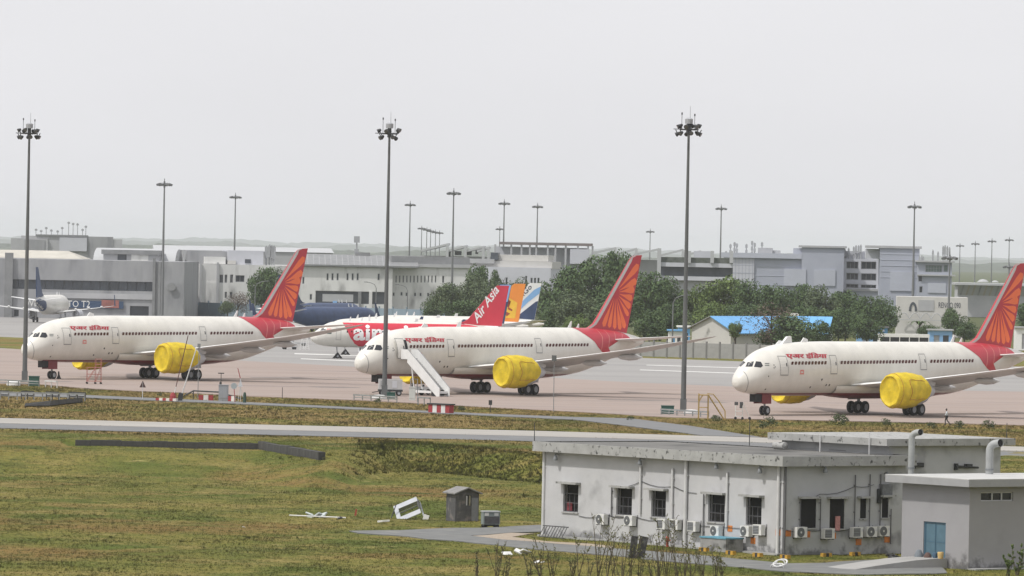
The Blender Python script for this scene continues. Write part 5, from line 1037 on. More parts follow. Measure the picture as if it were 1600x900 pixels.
# air conditioners
acw = M('ac_casing', (.60, .60, .58), .55, .08, 1.5); acg = M('ac_grille', (.10, .105, .11), .6, .1, 4)
def ac(f, px, py, label, fan, i):
    u, z = f.uv(px, py); p = f.P0 + f.e * u - f.n * .35; h = .42
    r = thing('air_conditioner', label, 'air conditioner', (p.x, p.y, z - h), f.rz, 'outdoor air conditioner units')
    MB().box(-.50, .50, -.21, .21, .06, .84).build('casing', acw, r)
    if fan:
        MB().lathe([(-.225, .36), (-.235, .34), (-.235, .01)], 20, 'y', (-.12, 0, .45)).build('fan_grille', acg, r); MB().lathe([(-.25, .08), (-.255, .01)], 10, 'y', (-.12, 0, .45)).build('fan_hub', acw, r)
    else:
        g_ = MB().box(-.45, .22, -.225, -.20, .14, .76).build('fan_grille', acg, r)
        for k in range(5): MB().box(-.44, .21, -.24, -.22, .19 + k * .12, .215 + k * .12).build('grille_bar', hubm, g_)
    MB().box(.34, .48, -.222, -.20, .5, .7).build('access_panel', nac_grey, r)
    for sx in (-.4, .4): MB().box(sx - .03, sx + .03, -.22, .37, 0, .05).box(sx - .03, sx + .03, .31, .37, -.05, .55).build('bracket', black_metal, r)
    MB().path([(.42, .2, .3), (.5, .28, .5), (.5, .34, .9)], .03, 5).build('coolant_pipe', dark_pipe, r)
for i, (px, py, fan) in enumerate(((946, 812, 1), (990, 814, 1), (1041, 819.5, 0), (1061, 820, 0), (1089, 823, 0), (1125, 830, 1), (1172, 830.5, 1), (1191.5, 828.5, 0))):
    ac(fl, px, py, 'white ' + ('round-grilled' if fan else 'slatted') + ' air conditioner, ' + ORD[i] + ' on the long wall from the iron rack', fan, i)
for i, (px, py, fan) in enumerate(((1246, 832, 1), (1289, 834, 0), (1333.5, 832, 0), (1355.5, 831, 1), (1375, 830, 1))):
    ac(fr, px, py, 'white ' + ('round-grilled' if fan else 'slatted') + ' air conditioner, ' + ORD[i] + ' on the end wall from the building corner', fan, i)

# ------------------------------------------------------------------ shed with blue door
S0 = G(1513, 890, ZF)
def SP(a, b): return Vector((S0.x, S0.y, 0)) + e1 * a + e2 * b
sroot = thing('plaster_shed', 'plain grey plaster shed with a blue metal double door', 'shed', (S0.x, S0.y, 0))
sl_ = Fac.pts('', '', '', SP(7.35, 0), SP(0, 0), root=sroot); sr_ = Fac.pts('', '', '', SP(0, 0), SP(0, 12), root=sroot)
def puts(mb, f):
    T = Matrix.Translation(f.P0 - Vector((S0.x, S0.y, 0))) @ Matrix.Rotation(f.rz, 4, 'Z'); mb.v = [tuple(T @ Vector(v)) for v in mb.v]; return mb
dr = sl_.rect((1443.5, 814.5, 1477, 872)); vw = sr_.rect((1533, 769.5, 1583, 782.5))
puts(wall_mb(0, sl_.len, ZF - .4, 4.0, [dr], 0, .2, back=False), sl_).build('wall', wall_s, sroot); puts(wall_mb(0, sr_.len, ZF - .4, 4.0, [vw], 0, .25, back=False), sr_).build('wall', wall_s, sroot)
puts(MB().add([(0, 0, ZF - .4), (0, 12, ZF - .4), (0, 12, 4), (0, 0, 4)], [(0, 1, 2, 3)]).add([(0, 12, ZF - .4), (7.35, 12, ZF - .4), (7.35, 12, 4), (0, 12, 4)], [(0, 1, 2, 3)]), sl_).build('rear_wall', wall_s, sroot)
blue_d = M('blue_door_paint', (.070, .135, .175), .55, .12, 1.5); blue_f = M('blue_door_frame', (.055, .12, .17), .6, .1, 2)
a, c, b, d = dr
fr_ = puts(MB().box(a, b, .08, .17, d - .1, d).box(a, a + .1, .08, .17, c, d - .1).box(b - .1, b, .08, .17, c, d - .1), sl_).build('door_frame', blue_f, sroot)
for k in range(2):
    x0_, x1_ = a + .1 + (b - a - .2) * k / 2 + .02, a + .1 + (b - a - .2) * (k + 1) / 2 - .02
    dl = puts(MB().box(x0_, x1_, .12, .16, c, d - .1), sl_).build('door', blue_d, sroot); puts(MB().box(x0_, x1_, .10, .125, c + (d - c) * .42, c + (d - c) * .45).box(x0_, x0_ + .06, .10, .125, c, d - .1).box(x1_ - .06, x1_, .10, .125, c, d - .1), sl_).build('door_rail', blue_f, dl)
a, c, b, d = vw; wv = puts(MB().box(a, b, .1, .18, c, c + .06).box(a, b, .1, .18, d - .06, d).box(a, a + .06, .1, .18, c, d).box(b - .06, b, .1, .18, c, d).box(a + (b - a) * .36, a + (b - a) * .39, .1, .18, c, d).box(a + (b - a) * .66, a + (b - a) * .69, .1, .18, c, d), sr_).build('window', pvc, sroot)
for k in range(3): puts(MB().box(a + (b - a) * k / 3 + .03, a + (b - a) * (k + 1) / 3 - .03, .2, .24, c, d), sr_).build('pane', dark_glass, wv)
ps = [SP(7.35 + .9, -.9), SP(-.9, -.9), SP(-.9, 13), SP(7.35 + .9, 13)]; ps = [p - Vector((S0.x, S0.y, 0)) for p in ps]
MB().add([(p.x, p.y, z) for z in (4.0, 4.5) for p in ps], [(0, 1, 2, 3), (4, 7, 6, 5), (0, 4, 5, 1), (1, 5, 6, 2), (2, 6, 7, 3), (3, 7, 4, 0)]).build('roof_slab', M('shed_roof_slab', (.32, .32, .325), .9, .1, .8, c2=(.27, .27, .275)), sroot)
MB().add([(p.x * 1.0, p.y, z) for z in (4.503, 4.56) for p in ps], [(0, 1, 2, 3), (4, 7, 6, 5), (0, 4, 5, 1), (1, 5, 6, 2), (2, 6, 7, 3), (3, 7, 4, 0)]).build('roof_screed', M('pale_screed', (.42, .42, .41), .9, .12, .8), sroot)
# ramp to the door
cdr = sl_.uv(1460, 872)[0]; zd = dr[1]
pr_ = [(.0, zd - .02), (-1.5, zd - .03), (-3.0, zd - .10), (-5.0, zd - .27), (-7.0, zd - .46), (-9.0, ZF + .02), (-9.2, ZF - .3), (0, ZF - .3)]
puts(MB().prism(pr_, 3.1, 0, Matrix(((0, 1, 0, cdr - 1.65), (1, 0, 0, -.01), (0, 0, 1, 0), (0, 0, 0, 1)))), sl_).build('ramp', M('ramp_concrete', (.33, .325, .315), .92, .12, .6, c2=(.27, .265, .255), detail=8), sroot)
puts(MB().box(-.1, sr_.len, -.9, -.02, ZF - .3, ZF + .08), sr_).build('plinth', plinth, sroot)
# vent stacks
def stack(px, y0, y1, D, r, label):
    z1 = A(px, y0, D).z; z0 = A(px, y1, D).z; x_ = XD(px, D, y0); t_ = thing('vent_stack', label, 'vent pipe', (x_, D, 4.5), 0, None)
    m_ = MB(); pts = [Vector((0, 0, -.5)), Vector((0, 0, z1 - 4.5 - r * 2.6))] + [Vector((r * 1.9 - r * 1.9 * math.cos(t), -.25 * (1 - math.cos(t)), z1 - 4.5 - r * 2.6 + r * 1.9 * math.sin(t))) for t in [math.pi / 2 * i / 5 for i in range(1, 6)]] + [Vector((r * 2.6, -.55, z1 - 4.5 - r * .55))]
    ring = []
    for i, p in enumerate(pts):
        d_ = (pts[min(i + 1, len(pts) - 1)] - pts[max(i - 1, 0)]).normalized(); s_ = Vector((0, 1, 0)); s_ = (s_ - d_ * s_.dot(d_)).normalized(); n_ = d_.cross(s_)
        ring.append([p + (s_ * math.cos(2 * math.pi * k / 16) + n_ * math.sin(2 * math.pi * k / 16)) * r for k in range(16)])
    m_.add([v for g_ in ring for v in g_], [(i * 16 + k, i * 16 + (k + 1) % 16, (i + 1) * 16 + (k + 1) % 16, (i + 1) * 16 + k) for i in range(len(ring) - 1) for k in range(16)])
    m_.build('duct', galv_l, t_, True); e_ = ring[-1]; c_ = pts[-1] - (pts[-1] - pts[-2]).normalized() * .12
    MB().add([c_ + (v - pts[-1]) * .93 for v in e_], [tuple(range(16))]).build('mouth', darkm, t_); MB().lathe([(.35, r * 1.02), (.35, r * 1.12), (.48, r * 1.12), (.48, r * 1.02)], 16, 'z', (0, 0, 0)).build('flange', galv, t_)
galv_l = M('pale_galvanised_duct', (.30, .31, .31), .5, .12, 1.2)
stack(1425, 672, 740, 449.2, .235, 'galvanised gooseneck vent beside the black pipe fitting on the shed roof')
stack(1547, 688, 742, 449.5, .29, 'wider galvanised gooseneck vent near the end of the upper wall')

# ------------------------------------------------------------------ yard clutter
def ob(name, mb, mats, label, cat, loc, rz=0, group=None, smooth=False, sz=1):
    o_ = mb.build(name, mats, None, smooth, label=label, cat=cat, group=group); o_.location = loc; o_.rotation_euler = (0, 0, rz); o_.scale = (1, 1, sz); return o_
def gf(px, py): p = G(px, py, ZF); p.z = float(terr(p.x, p.y)); return p
rust_i = M('dark_iron', (.07, .07, .075), .7, .3, 3)
p = fl.P0 + fl.e * fl.uv(858, 838)[0] - fl.n * .6
t_ = thing('iron_rack', 'dark iron bar rack leaning on the whitewashed wall corner', 'rack', (p.x, p.y, ZF), fl.rz)
MB().box(0, 3.2, -.05, .02, .85, .93).build('top_rail', rust_i, t_); MB().box(0, 3.2, -.45, -.38, 0, .07).build('bottom_rail', rust_i, t_)
for k in range(9): MB().tube((.15 + k * .36 - .15, -.42, .03), (.2 + k * .36, -.02, .9), .03, .03, 5).build('bar', rust_i, t_)
tank_c = M('tank_concrete', (.30, .30, .295), .95, .15, 1.2, c2=(.20, .20, .2), c3=(.08, .08, .08), thr3=(.56, .7), scale3=1.1)
u, _ = fl.uv(1126, 862); u2, _ = fl.uv(1168, 862); p = fl.P0 + fl.e * u - fl.n * 2.0
t_ = thing('water_trough', 'stained concrete water tank with a blue lid against the long wall', 'tank', (p.x, p.y, ZF), fl.rz); MB().box(0, (u2 - u) * .95, 0, 1.7, -.2, 1.02).build('body', tank_c, t_); MB().box(-.06, (u2 - u) * .95 + .06, -.06, 1.72, 1.02, 1.12).build('lid', M('blue_lid', (.10, .27, .36), .6, .2, 2), t_)
yel_k = M('kerb_yellow', (.42, .24, .03), .8, .3, 3); blk_k = M('kerb_black', (.03, .03, .03), .8, .2, 3)
for i, (px, py) in enumerate(((1100, 862), (1142, 867), (1184, 870), (1227, 874), (1291, 870), (1336, 869))):
    p = gf(px, py); ob('kerb_block', MB().box(-.42, -.14, -.17, .17, -.05, .28).box(.14, .42, -.17, .17, -.05, .28).box(-.14, .14, -.17, .17, -.05, .28, 1), [yel_k, blk_k], ORD[i] + ' yellow and black kerb block along the path, counted from the blue lidded tank side', 'kerb block', p, fl.rz if i < 4 else fr.rz, 'yellow and black kerb blocks')
p = gf(997, 873); rub = M('charred_board', (.035, .034, .033), .9, .3, 2, c2=(.14, .14, .14), thr=(.5, .75))
for k, (dx, w_, lean, lab) in enumerate(((-.45, .5, .12, 'charred upright board leaning by the path, narrower of two'), (.12, .62, .2, 'wider charred upright board leaning by the path'))):
    ob('charred_board', MB().box(-w_ / 2, w_ / 2, -.06, .06, -.1, 1.65, 0, Matrix.Rotation(lean, 4, 'Y')), rub, lab, 'board', p + Vector((dx, 0, 0)), .3)
p = gf(1046, 855); ob('red_hydrant', MB().lathe([(-.1, .1), (.55, .09), (.6, .14), (.75, .13), (.85, .02)], 12, 'z').tube((0, 0, .5), (.22, -.1, .5), .05), M('hydrant_red', (.45, .06, .03), .6, .1, 2), 'small red hydrant standing against the long wall', 'hydrant', p + fl.n * -.2, 0, None, True)
def junk(px, py, label, name, cat, seed, n, size, mat, group=None):
    rr = random.Random(seed); p = gf(px, py); mb = MB()
    for k in range(n):
        T = Matrix.Translation((rr.uniform(-.6, .6) * size, rr.uniform(-.4, .4) * size, rr.uniform(.0, .25) * size)) @ Matrix.Rotation(rr.uniform(-.6, .6), 4, 'X') @ Matrix.Rotation(rr.uniform(-.5, .5), 4, 'Y') @ Matrix.Rotation(rr.uniform(0, 3), 4, 'Z')
        mb.box(-.5 * size * rr.uniform(.4, 1), .5 * size * rr.uniform(.4, 1), -.2 * size, .2 * size, -.04 * size, .05 * size, 0, T)
    return ob(name, mb, mat, label, cat, p)
scrap_w = M('white_scrap', (.62, .62, .61), .7, .15, 2); scrap_d = M('dark_scrap', (.06, .06, .065), .8, .3, 2)
junk(1205, 864, 'heap of broken white panels at the foot of the building corner', 'scrap_heap', 'scrap', 3, 6, .9, scrap_w)
junk(808, 867, 'flat white boards lying in the grass before the path', 'board_pile', 'boards', 5, 3, 1.1, scrap_w)
junk(845, 880, 'small white scraps among the weeds', 'scrap_heap', 'scrap', 8, 3, .6, scrap_w)
junk(1400, 872, 'dark heap of rubble beside the concrete ramp', 'rubble_heap', 'rubble', 9, 9, .8, scrap_d)
junk(498, 809, 'pale pipes and rods lying in the grass left of the wreck', 'pipe_pile', 'pipes', 12, 4, 1.3, M('pale_green_scrap', (.42, .46, .45), .7, .2, 2))
junk(535, 811, 'small grey scrap lump beside the lying pipes', 'scrap_lump', 'scrap', 14, 4, .5, scrap_d)
junk(605, 818, 'single pale plank lying near the path end', 'plank', 'plank', 16, 1, 1.6, scrap_w)
junk(380, 826, 'tiny white scrap alone in the open grass', 'paper_scrap', 'scrap', 17, 1, .4, scrap_w)
for x_, y_, px1, px2 in ((0, 0, 450, 545),):
    a, b = gf(452, 808), gf(540, 811); ob('long_rod', MB().tube((0, 0, .12), b - a + Vector((0, 0, .12)), .05, .05, 6), scrap_w, 'long pale rod lying across the field grass', 'rod', a)
p = gf(1219, 888); ob('white_hoop', MB().path([Vector((.5 * math.cos(t), .35 * math.sin(t), .38 + .25 * math.sin(t + .5))) for t in [6.283 * k / 14 for k in range(15)]], .06, 6).path([Vector((.35 * math.cos(t), -.3, .3 + .32 * math.sin(t))) for t in [3.14 * k / 8 for k in range(9)]], .05, 6).path([Vector((-.2 + .45 * math.cos(t * 1.3), .3 * math.sin(t), .2 + .14 * math.sin(2.3 * t))) for t in [6.283 * k / 14 for k in range(15)]], .05, 6), scrap_w, 'tangled white hose coil lying on the path edge', 'hose', p, 0, None, True)
# things at the blue door
dp = Matrix.Translation(sl_.P0 + sl_.e * (cdr - .2)) @ Matrix.Rotation(sl_.rz, 4, 'Z')
for k, (dx, m_, lab, hh, rr_) in enumerate(((1.5, M('yellow_bucket', (.52, .36, .14), .7, .1, 2), 'pale yellow bucket on the ramp by the blue door', .5, .22), (.9, M('blue_can', (.05, .10, .16), .6, .1, 2), 'dark blue can on the ramp by the blue door', .42, .18), (-.9, M('grey_sack', (.16, .18, .20), .9, .2, 3), 'grey sack leaning on the blue door', .55, .3), (.1, M('brown_sack', (.10, .06, .05), .9, .2, 3), 'brown sack on the ramp between the can and the grey sack', .4, .28))):
    pos = dp @ Vector((dx, -.55, zd - .05)); ob(lab.split()[1 if k in (2, 3) else -1] if False else ('bucket', 'fuel_can', 'sack', 'sack')[k], MB().lathe([(0, rr_ * .01), (0, rr_ * (.8 if k < 2 else 1.1)), (hh * .5, rr_), (hh * .92, rr_ * (1.05 if k < 2 else .55)), (hh, rr_ * (.98 if k < 2 else .3)), (hh * (.9 if k < 2 else 1.02), .01)], 12, 'z', (0, 0, 0), 0, None, .0 if k < 2 else .08), m_, lab, ('bucket', 'can', 'sack', 'sack')[k], pos, 0, None, True)
# hut
hut_w = M('hut_dark_plaster', (.055, .055, .058), .95, .15, 1.6, c2=(.10, .097, .097), detail=8, c3=(.15, .135, .125), thr3=(.54, .66), scale3=1.6)
p = gf(713, 815); HX, HY2, HH = 2.1, 1.9, 2.35
t_ = thing('sentry_hut', 'small dark weathered sentry hut with gabled slab roof and shuttered window gap', 'hut', p + Vector((-.1, 0, -.05)), R(24))
hole = (.95, 1.35, 1.42, 2.2)
mb = wall_mb(0, HX, 0, HH, [hole], HY2, .14); mb.f = mb.f; w_ = mb.build('wall', hut_w, t_); MB().add([(0, 0, HH), (HX, 0, HH), (HX / 2, 0, HH + .42), (0, HY2, HH), (HX, HY2, HH), (HX / 2, HY2, HH + .42)], [(0, 1, 2), (3, 5, 4), (0, 3, 4, 1)]).build('gable', hut_w, t_)
for sd in (0, 1):
    a_, b_ = (HX / 2, HH + .43), ((-.22, HH - .06) if sd == 0 else (HX + .22, HH - .06)); MB().add([(a_[0], -.3, a_[1]), (b_[0], -.3, b_[1]), (b_[0], HY2 + .3, b_[1]), (a_[0], HY2 + .3, a_[1]), (a_[0], -.3, a_[1] + .1), (b_[0], -.3, b_[1] + .1), (b_[0], HY2 + .3, b_[1] + .1), (a_[0], HY2 + .3, a_[1] + .1)], BX).build('roof_slab', M('hut_roof', (.20, .195, .19), .95, .2, 2), t_)
MB().box(hole[0], hole[2], .13, .16, hole[1], hole[3]).build('window', dark_glass, t_); MB().box(hole[0] + .03, hole[0] + .13, .04, .12, hole[1] + .02, hole[3] - .05).build('window_shutter', pvc, t_); MB().box(hole[0] + .28, hole[0] + .42, .05, .12, hole[1], hole[3] - .02).build('window_shutter', M('dull_shutter', (.26, .24, .17), .8, .1, 3), t_)  # pale and dull shutter strips in front of dark glass
MB().box(1.45, 2.02, -.03, .0, .05, 2.0).build('door', M('hut_door', (.16, .165, .175), .8, .15, 2), t_)
# generator box
p = gf(766, 824); t_ = thing('generator', 'grey-green boxed generator on short wheels beside the dark hut', 'generator', p, R(14))
gg = M('generator_grey', (.17, .20, .20), .6, .15, 2)
MB().box(-.68, .68, -.45, .45, .28, 1.28).build('casing', gg, t_); MB().box(-.72, .72, -.5, .5, 1.28, 1.36).build('lid', M('generator_lid', (.36, .38, .38), .6, .1, 2), t_)
MB().box(-.6, .62, -.47, -.44, .35, .92).build('front_grille', scrap_d, t_)
for dx in (-.42, .38): MB().box(dx - .17, dx + .17, -.475, -.44, .98, 1.22).build('gauge_panel', M('gauge_' + str(dx), (.40, .41, .40) if dx > 0 else (.5, .5, .48), .5, 0), t_)
for dx in (-.5, .5):
    for dy in (-.3, .3): MB().lathe([(-.06, .01), (-.06, .16), (.06, .16), (.06, .01)], 12, 'y', (dx, dy, .14)).build('wheel', tyre, t_, True)
MB().box(-.6, .6, -.3, .3, .14, .3).build('chassis', black_metal, t_)
# toppled frame wreck
p = gf(643, 810); t_ = thing('toppled_frame', 'toppled grey sheet-metal kiosk frame lying tilted in the grass', 'wreck', p, R(-10)); gm = M('dented_sheet', (.42, .44, .48), .6, .12, 1.5)
Tw = Matrix.Translation((-.2, 0, .35)) @ Matrix.Rotation(R(-24), 4, 'Y') @ Matrix.Rotation(R(-28), 4, 'X')
for nm, q, mm in (('front_frame', (-1.1, 1.0, 0, .08, .95, 1.35), gm), ('side_sheet', (-1.1, -.75, 0, .08, -.2, .95), gm), ('lower_sheet', (-.75, 1.0, 0, .08, -.25, .15), gm), ('end_post', (.92, 1.05, 0, .1, .15, .95), black_metal), ('brace', (-.7, .95, .03, .1, .5, .58), black_metal), ('rear_post', (-1.05, -.95, .9, 1.0, -.2, 1.2), black_metal), ('top_sheet', (-1.1, 1.0, .1, 1.0, 1.2, 1.27), gm), ('rear_post', (.9, 1.0, .9, 1.0, -.2, 1.2), gm)): MB().box(*q, T=Tw).build(nm, mm, t_)
MB().tube((-1.75, .1, 0), (-1.35, .1, 1.15), .05, .04, 6).build('loose_rod', rust_i, t_); MB().box(.9, 1.35, -.1, .02, -.1, .75, T=Matrix.Rotation(.3, 4, 'Y')).build('glass_shard', scrap_w, t_)
p = gf(555, 806); ob('red_marker', MB().box(-.08, .08, -.05, .05, -.1, .55, 0, Matrix.Rotation(.15, 4, 'Y')), M('marker_red', (.30, .07, .04), .8, .2, 3), 'short leaning red marker stake in the field', 'stake', p)
# dark retaining wall along the bank
old_c = M('old_dark_concrete', (.022, .022, .022), .95, .25, .8, c2=(.06, .058, .055), detail=8)
t_ = thing('retaining_wall', 'old blackened retaining wall along the grassy bank', 'wall', (wallpts[0].x, wallpts[0].y, 0))
pa, pb, pc = [p - Vector((wallpts[0].x, wallpts[0].y, 0)) for p in wallpts]
def seg(a, b, n, zt_, th, nm):
    d = b - a; L_ = d.length; rz = math.atan2(d.y, d.x)
    me_ = MB().box(.0, L_ / n - .03, -th / 2, th / 2, -1.8, zt_).mesh(nm, old_c)
    for k in range(n): o_ = obj(nm, me_, t_, (a.x + d.x * k / n, a.y + d.y * k / n, random.uniform(-.05, .02))); o_.rotation_euler = (0, 0, rz + random.uniform(-.004, .004))
seg(pa, pb, 12, .12, .6, 'block'); seg(pb, pc, 10, .30, .7, 'block')
# ------------------------------------------------------------------ floodlight masts
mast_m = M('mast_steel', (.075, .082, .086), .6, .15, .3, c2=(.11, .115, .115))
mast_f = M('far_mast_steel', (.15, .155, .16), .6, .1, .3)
def mast_parts(h, rb, nl, big, seed, arms=False):
    rr = random.Random(seed); r = thing('floodlight_mast', '', 'light mast')
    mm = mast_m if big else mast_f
    MB().tube((0, 0, -.3), (0, 0, h * .35), rb, rb * .82, 12).tube((0, 0, h * .35), (0, 0, h * .68), rb * .80, rb * .62, 12).tube((0, 0, h * .68), (0, 0, h - .6), rb * .60, rb * .42, 12).build('pole', mm, r, True)
    R_ = 1.45 if big else 1.5
    if big:
        MB().box(-.55, .55, -.55, .55, .0, .12).box(-.4, .4, -.4, .4, .12, 1.6).build('base_cabinet', mm, r)
        MB().path([Vector((R_ * .75 * math.cos(6.283 * k / 12), R_ * .75 * math.sin(6.283 * k / 12), h - 1.1)) for k in range(13)], .09, 5).tube((-R_ * .8, 0, h - 1.1), (R_ * .8, 0, h - 1.1), .08).tube((0, -R_ * .8, h - 1.1), (0, R_ * .8, h - 1.1), .08).tube((-R_ * 1.35, .2, h - 1.05), (-R_ * .7, .2, h - 1.05), .05).tube((0, 0, h - 1.6), (0, 0, h - .2), .3, .25, 10).build('head_ring', black_metal, r)
        for k in range(nl):
            a = 6.283 * k / nl + .2; lo = -1 if k % 2 else 1; rad = R_ * rr.uniform(.72, 1.05); c = Vector((rad * math.cos(a), rad * math.sin(a), h - 1.1 + lo * .48 + rr.uniform(-.1, .1)))
            fl_ = MB().lathe([(-.26, .14), (-.08, .22), (.2, .29), (.26, .31), (.26, .26)], 10, 'y', (0, 0, 0)).tube((0, 0, 0), (0, 0, -lo * .6), .06); T = Matrix.Translation(c) @ Matrix.Rotation(a - math.pi / 2, 4, 'Z') @ Matrix.Rotation(-.5, 4, 'X'); fl_.v = [tuple(T @ Vector(v)) for v in fl_.v]
            fo = fl_.build('floodlight', black_metal, r, True); gl = MB().lathe([(.265, .01), (.265, .26)], 10, 'y', (0, 0, 0)); gl.v = [tuple(T @ Vector(v)) for v in gl.v]; gl.build('lens', lamp_glass, fo)
        MB().lathe([(-.35, .5), (.25, .52), (.4, .3), (.42, .01)], 10, 'z', (0, 0, h)).build('head_cap', hubm, r)
        MB().tube((.15, 0, h), (.15, 0, h + 1.9), .035, .02, 5).build('lightning_rod', galv, r)
        for dx, hh in ((-.9, 1.0), (.75, .85)): MB().tube((dx, .2, h - 1.0), (dx, .2, h + hh - .2), .035, .035, 5).tube((dx, .2, h + hh - .2), (dx, .2, h + hh + .1), .09, .09, 6).build('obstruction_light', black_metal, r)
    else:
        MB().tube((-R_, 0, h - .9), (R_, 0, h - .9), .14).tube((0, -R_, h - .9), (0, R_, h - .9), .14).tube((0, 0, h - 1.6), (0, 0, h), .28, .22, 8).build('head_frame', mm, r)
        for k in range(6):
            a = 6.283 * k / 6 + .26; c = Vector((R_ * 1.05 * math.cos(a), R_ * 1.05 * math.sin(a), h - .85)); MB().box(-.5, .5, -.3, .3, -.28, .28, 0, Matrix.Translation(c) @ Matrix.Rotation(a, 4, 'Z') @ Matrix.Rotation(.35, 4, 'Y')).build('floodlight', mm, r)
        MB().tube((0, 0, h - .2), (0, 0, h + .7), .1, .1, 6).build('obstruction_light', mm, r)
    return r
MASTP = []
for i, (bx, by, tx, ty, lab) in enumerate(((38.3, 597, 47, 201, 'tall floodlight mast in front of the white airliner nose beside the scaffold'), (600.5, 620, 609, 201, 'tall floodlight mast in front of the airliner with boarding stairs'), (1067.5, 643, 1075, 194, 'tall floodlight mast beside the yellow maintenance steps'))):
    p = G(bx, by); h = A(tx, ty, p.y).z + .4; m_ = mast_parts(h, .36, 12 if i != 1 else 9, True, i + 3); m_.location = p; tag(m_, lab, 'light mast', 'tall floodlight masts on the near apron edge'); MASTP.append(p)
far_masts = [(257, 288, 1560, 'behind the first airliner mid fuselage by the annex'), (368, 308, 2040, 'above the long pale hangar roof'), (641, 320, 2250, 'left of the cluster of five small masts'), (709, 302, 1745, 'rising behind the small square windowed wing'), (788, 318, 2105, 'rising through the brown canopied pavilion'), (840, 323, 2235, 'right of the pavilion centre behind the navy tail'), (1127, 326, 2140, 'between the terrace building and the grey block'), (1429, 323, 1740, 'in front of the tall grey block and lettered hall')]
for i, (px, py, D, lab) in enumerate(far_masts):
    z = A(px, py, D).z + .8; by = HORY + FPX * CAMH / D + (px - 800) * .0197; m_ = mast_parts(z, .42, 6, False, i); m_.location = (XD(px, D, py) - 0.0, D, 0); tag(m_, 'distant floodlight mast ' + lab, 'light mast', 'distant floodlight masts')
small_masts = [(659, 357, 3000, 'first of five small hazy masts from the near tall mast'), (667, 359, 3060, 'second of five small hazy masts from the near tall mast'), (673, 361, 3120, 'third of five small hazy masts from the near tall mast'), (680.5, 363, 3180, 'fourth of five small hazy masts from the near tall mast'), (687, 364, 3240, 'fifth of five small hazy masts from the near tall mast'), (781, 358, 2900, 'small hazy mast left of the pavilion canopy'), (1016, 362, 2900, 'small hazy mast above the dark trees and sawtooth roof'), (1500, 384, 3000, 'small hazy mast nearest the control block aerials'), (1524, 381, 2900, 'small hazy mast above the larger white dome'), (1550, 377, 2800, 'small hazy mast above the smaller white dome'), (1577, 375, 2750, 'small hazy mast behind the tip of the red sun tail'), (1484, 403, 1500, 'slim lamp mast in front of the control block corner'), (1577, 417, 1900, 'short lamp mast peeping over the red sun tail')]
for i, (px, py, D, lab) in enumerate(small_masts):
    z = A(px, py, D).z + .8; m_ = mast_parts(z, .36, 6, False, 40 + i); m_.location = (XD(px, D, py), D, 0); tag(m_, lab, 'light mast', 'small distant masts')
def lamp_post(px, y0, D, label, arm=-1):
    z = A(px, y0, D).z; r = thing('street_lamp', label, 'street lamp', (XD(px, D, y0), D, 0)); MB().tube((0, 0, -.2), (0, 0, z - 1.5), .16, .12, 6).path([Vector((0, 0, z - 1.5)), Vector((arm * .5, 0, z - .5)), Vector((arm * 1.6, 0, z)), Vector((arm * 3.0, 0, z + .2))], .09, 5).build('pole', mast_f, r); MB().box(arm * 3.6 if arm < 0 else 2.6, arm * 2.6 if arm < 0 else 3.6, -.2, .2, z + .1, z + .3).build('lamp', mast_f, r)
lamp_post(588, 442, 1780, 'curved arm street lamp before the operations block shutters'); lamp_post(637, 446, 1780, 'curved arm street lamp before the tiny windowed wing'); lamp_post(399, 440, 1580, 'plain lamp post in front of the annex tree', 1); lamp_post(431, 430, 1600, 'plain lamp post just left of the first sun tail', 1); lamp_post(1052, 462, 1240, 'thin lamp post in the trees right of the middle sun tail', 1)

# ------------------------------------------------------------------ edge of the apron: rails, cabinets, signs
rail_m = M('guard_rail_grey', (.17, .18, .18), .7, .2, 1, c2=(.26, .27, .27)); rail_b = M('black_rail', (.035, .037, .04), .7, .2, 1)
green_b = M('dark_green_box', (.012, .07, .055), .6, .15, 1.5); rw_r = M('barrier_red', (.28, .03, .035), .7, .15, 2); rw_w = M('barrier_white', (.58, .57, .55), .7, .12, 2)
def guard(label, a, b, n, h=.75, m_=rail_m, name='guard_rail', double=True):
    d = b - a; r = thing(name, label, 'railing', a, math.atan2(d.y, d.x)); L_ = d.length
    MB().box(0, L_, -.06, .06, h - .2, h).build('rail', m_, r)
    if double: MB().box(0, L_, .02, .1, h * .35, h * .5).build('rail', m_, r)
    for k in range(n + 1): MB().box(L_ * k / n - .06, L_ * k / n + .06, .06, .16, -.2, h).build('post', m_, r)
guard('grey guard rail at the foot of the mast by the green box and nose wheel', G(-20, 600), G(60, 603.5), 5); guard('grey guard rail at the foot of the mast before the boarding stairs', G(552, 624.5), G(619, 628), 5); guard('grey guard rail at the foot of the mast by the yellow steps', G(1032, 647.5), G(1106, 652), 6)
guard('low white frame rail beside the green box and nose wheel', G(70, 604), G(88, 605), 2, .9, pvc, 'frame_rail', False); guard('low grey frame rail between white cabinet and red white block', G(652, 631.5), G(671, 633), 2, 1.0, rail_m, 'frame_rail', False)
for k, (xa, xb, lab) in enumerate(((-18, 13, 'black frame railing at the far end of the ditch crossing'), (33, 52, 'black frame railing, second along the ditch crossing'), (72, 91, 'black frame railing, third along the ditch crossing'), (108, 133, 'black frame railing ending beside the dark ditch mouth'))):
    guard(lab, G(xa, 622 + xa * .022), G(xb, 622 + xb * .022), 2, 1.0, rail_b, 'frame_railing'); 
guard('long thin grey rail linking the black frame railings', G(0, 623.2), G(132, 626.2), 10, .95, rail_m, 'link_rail', False)
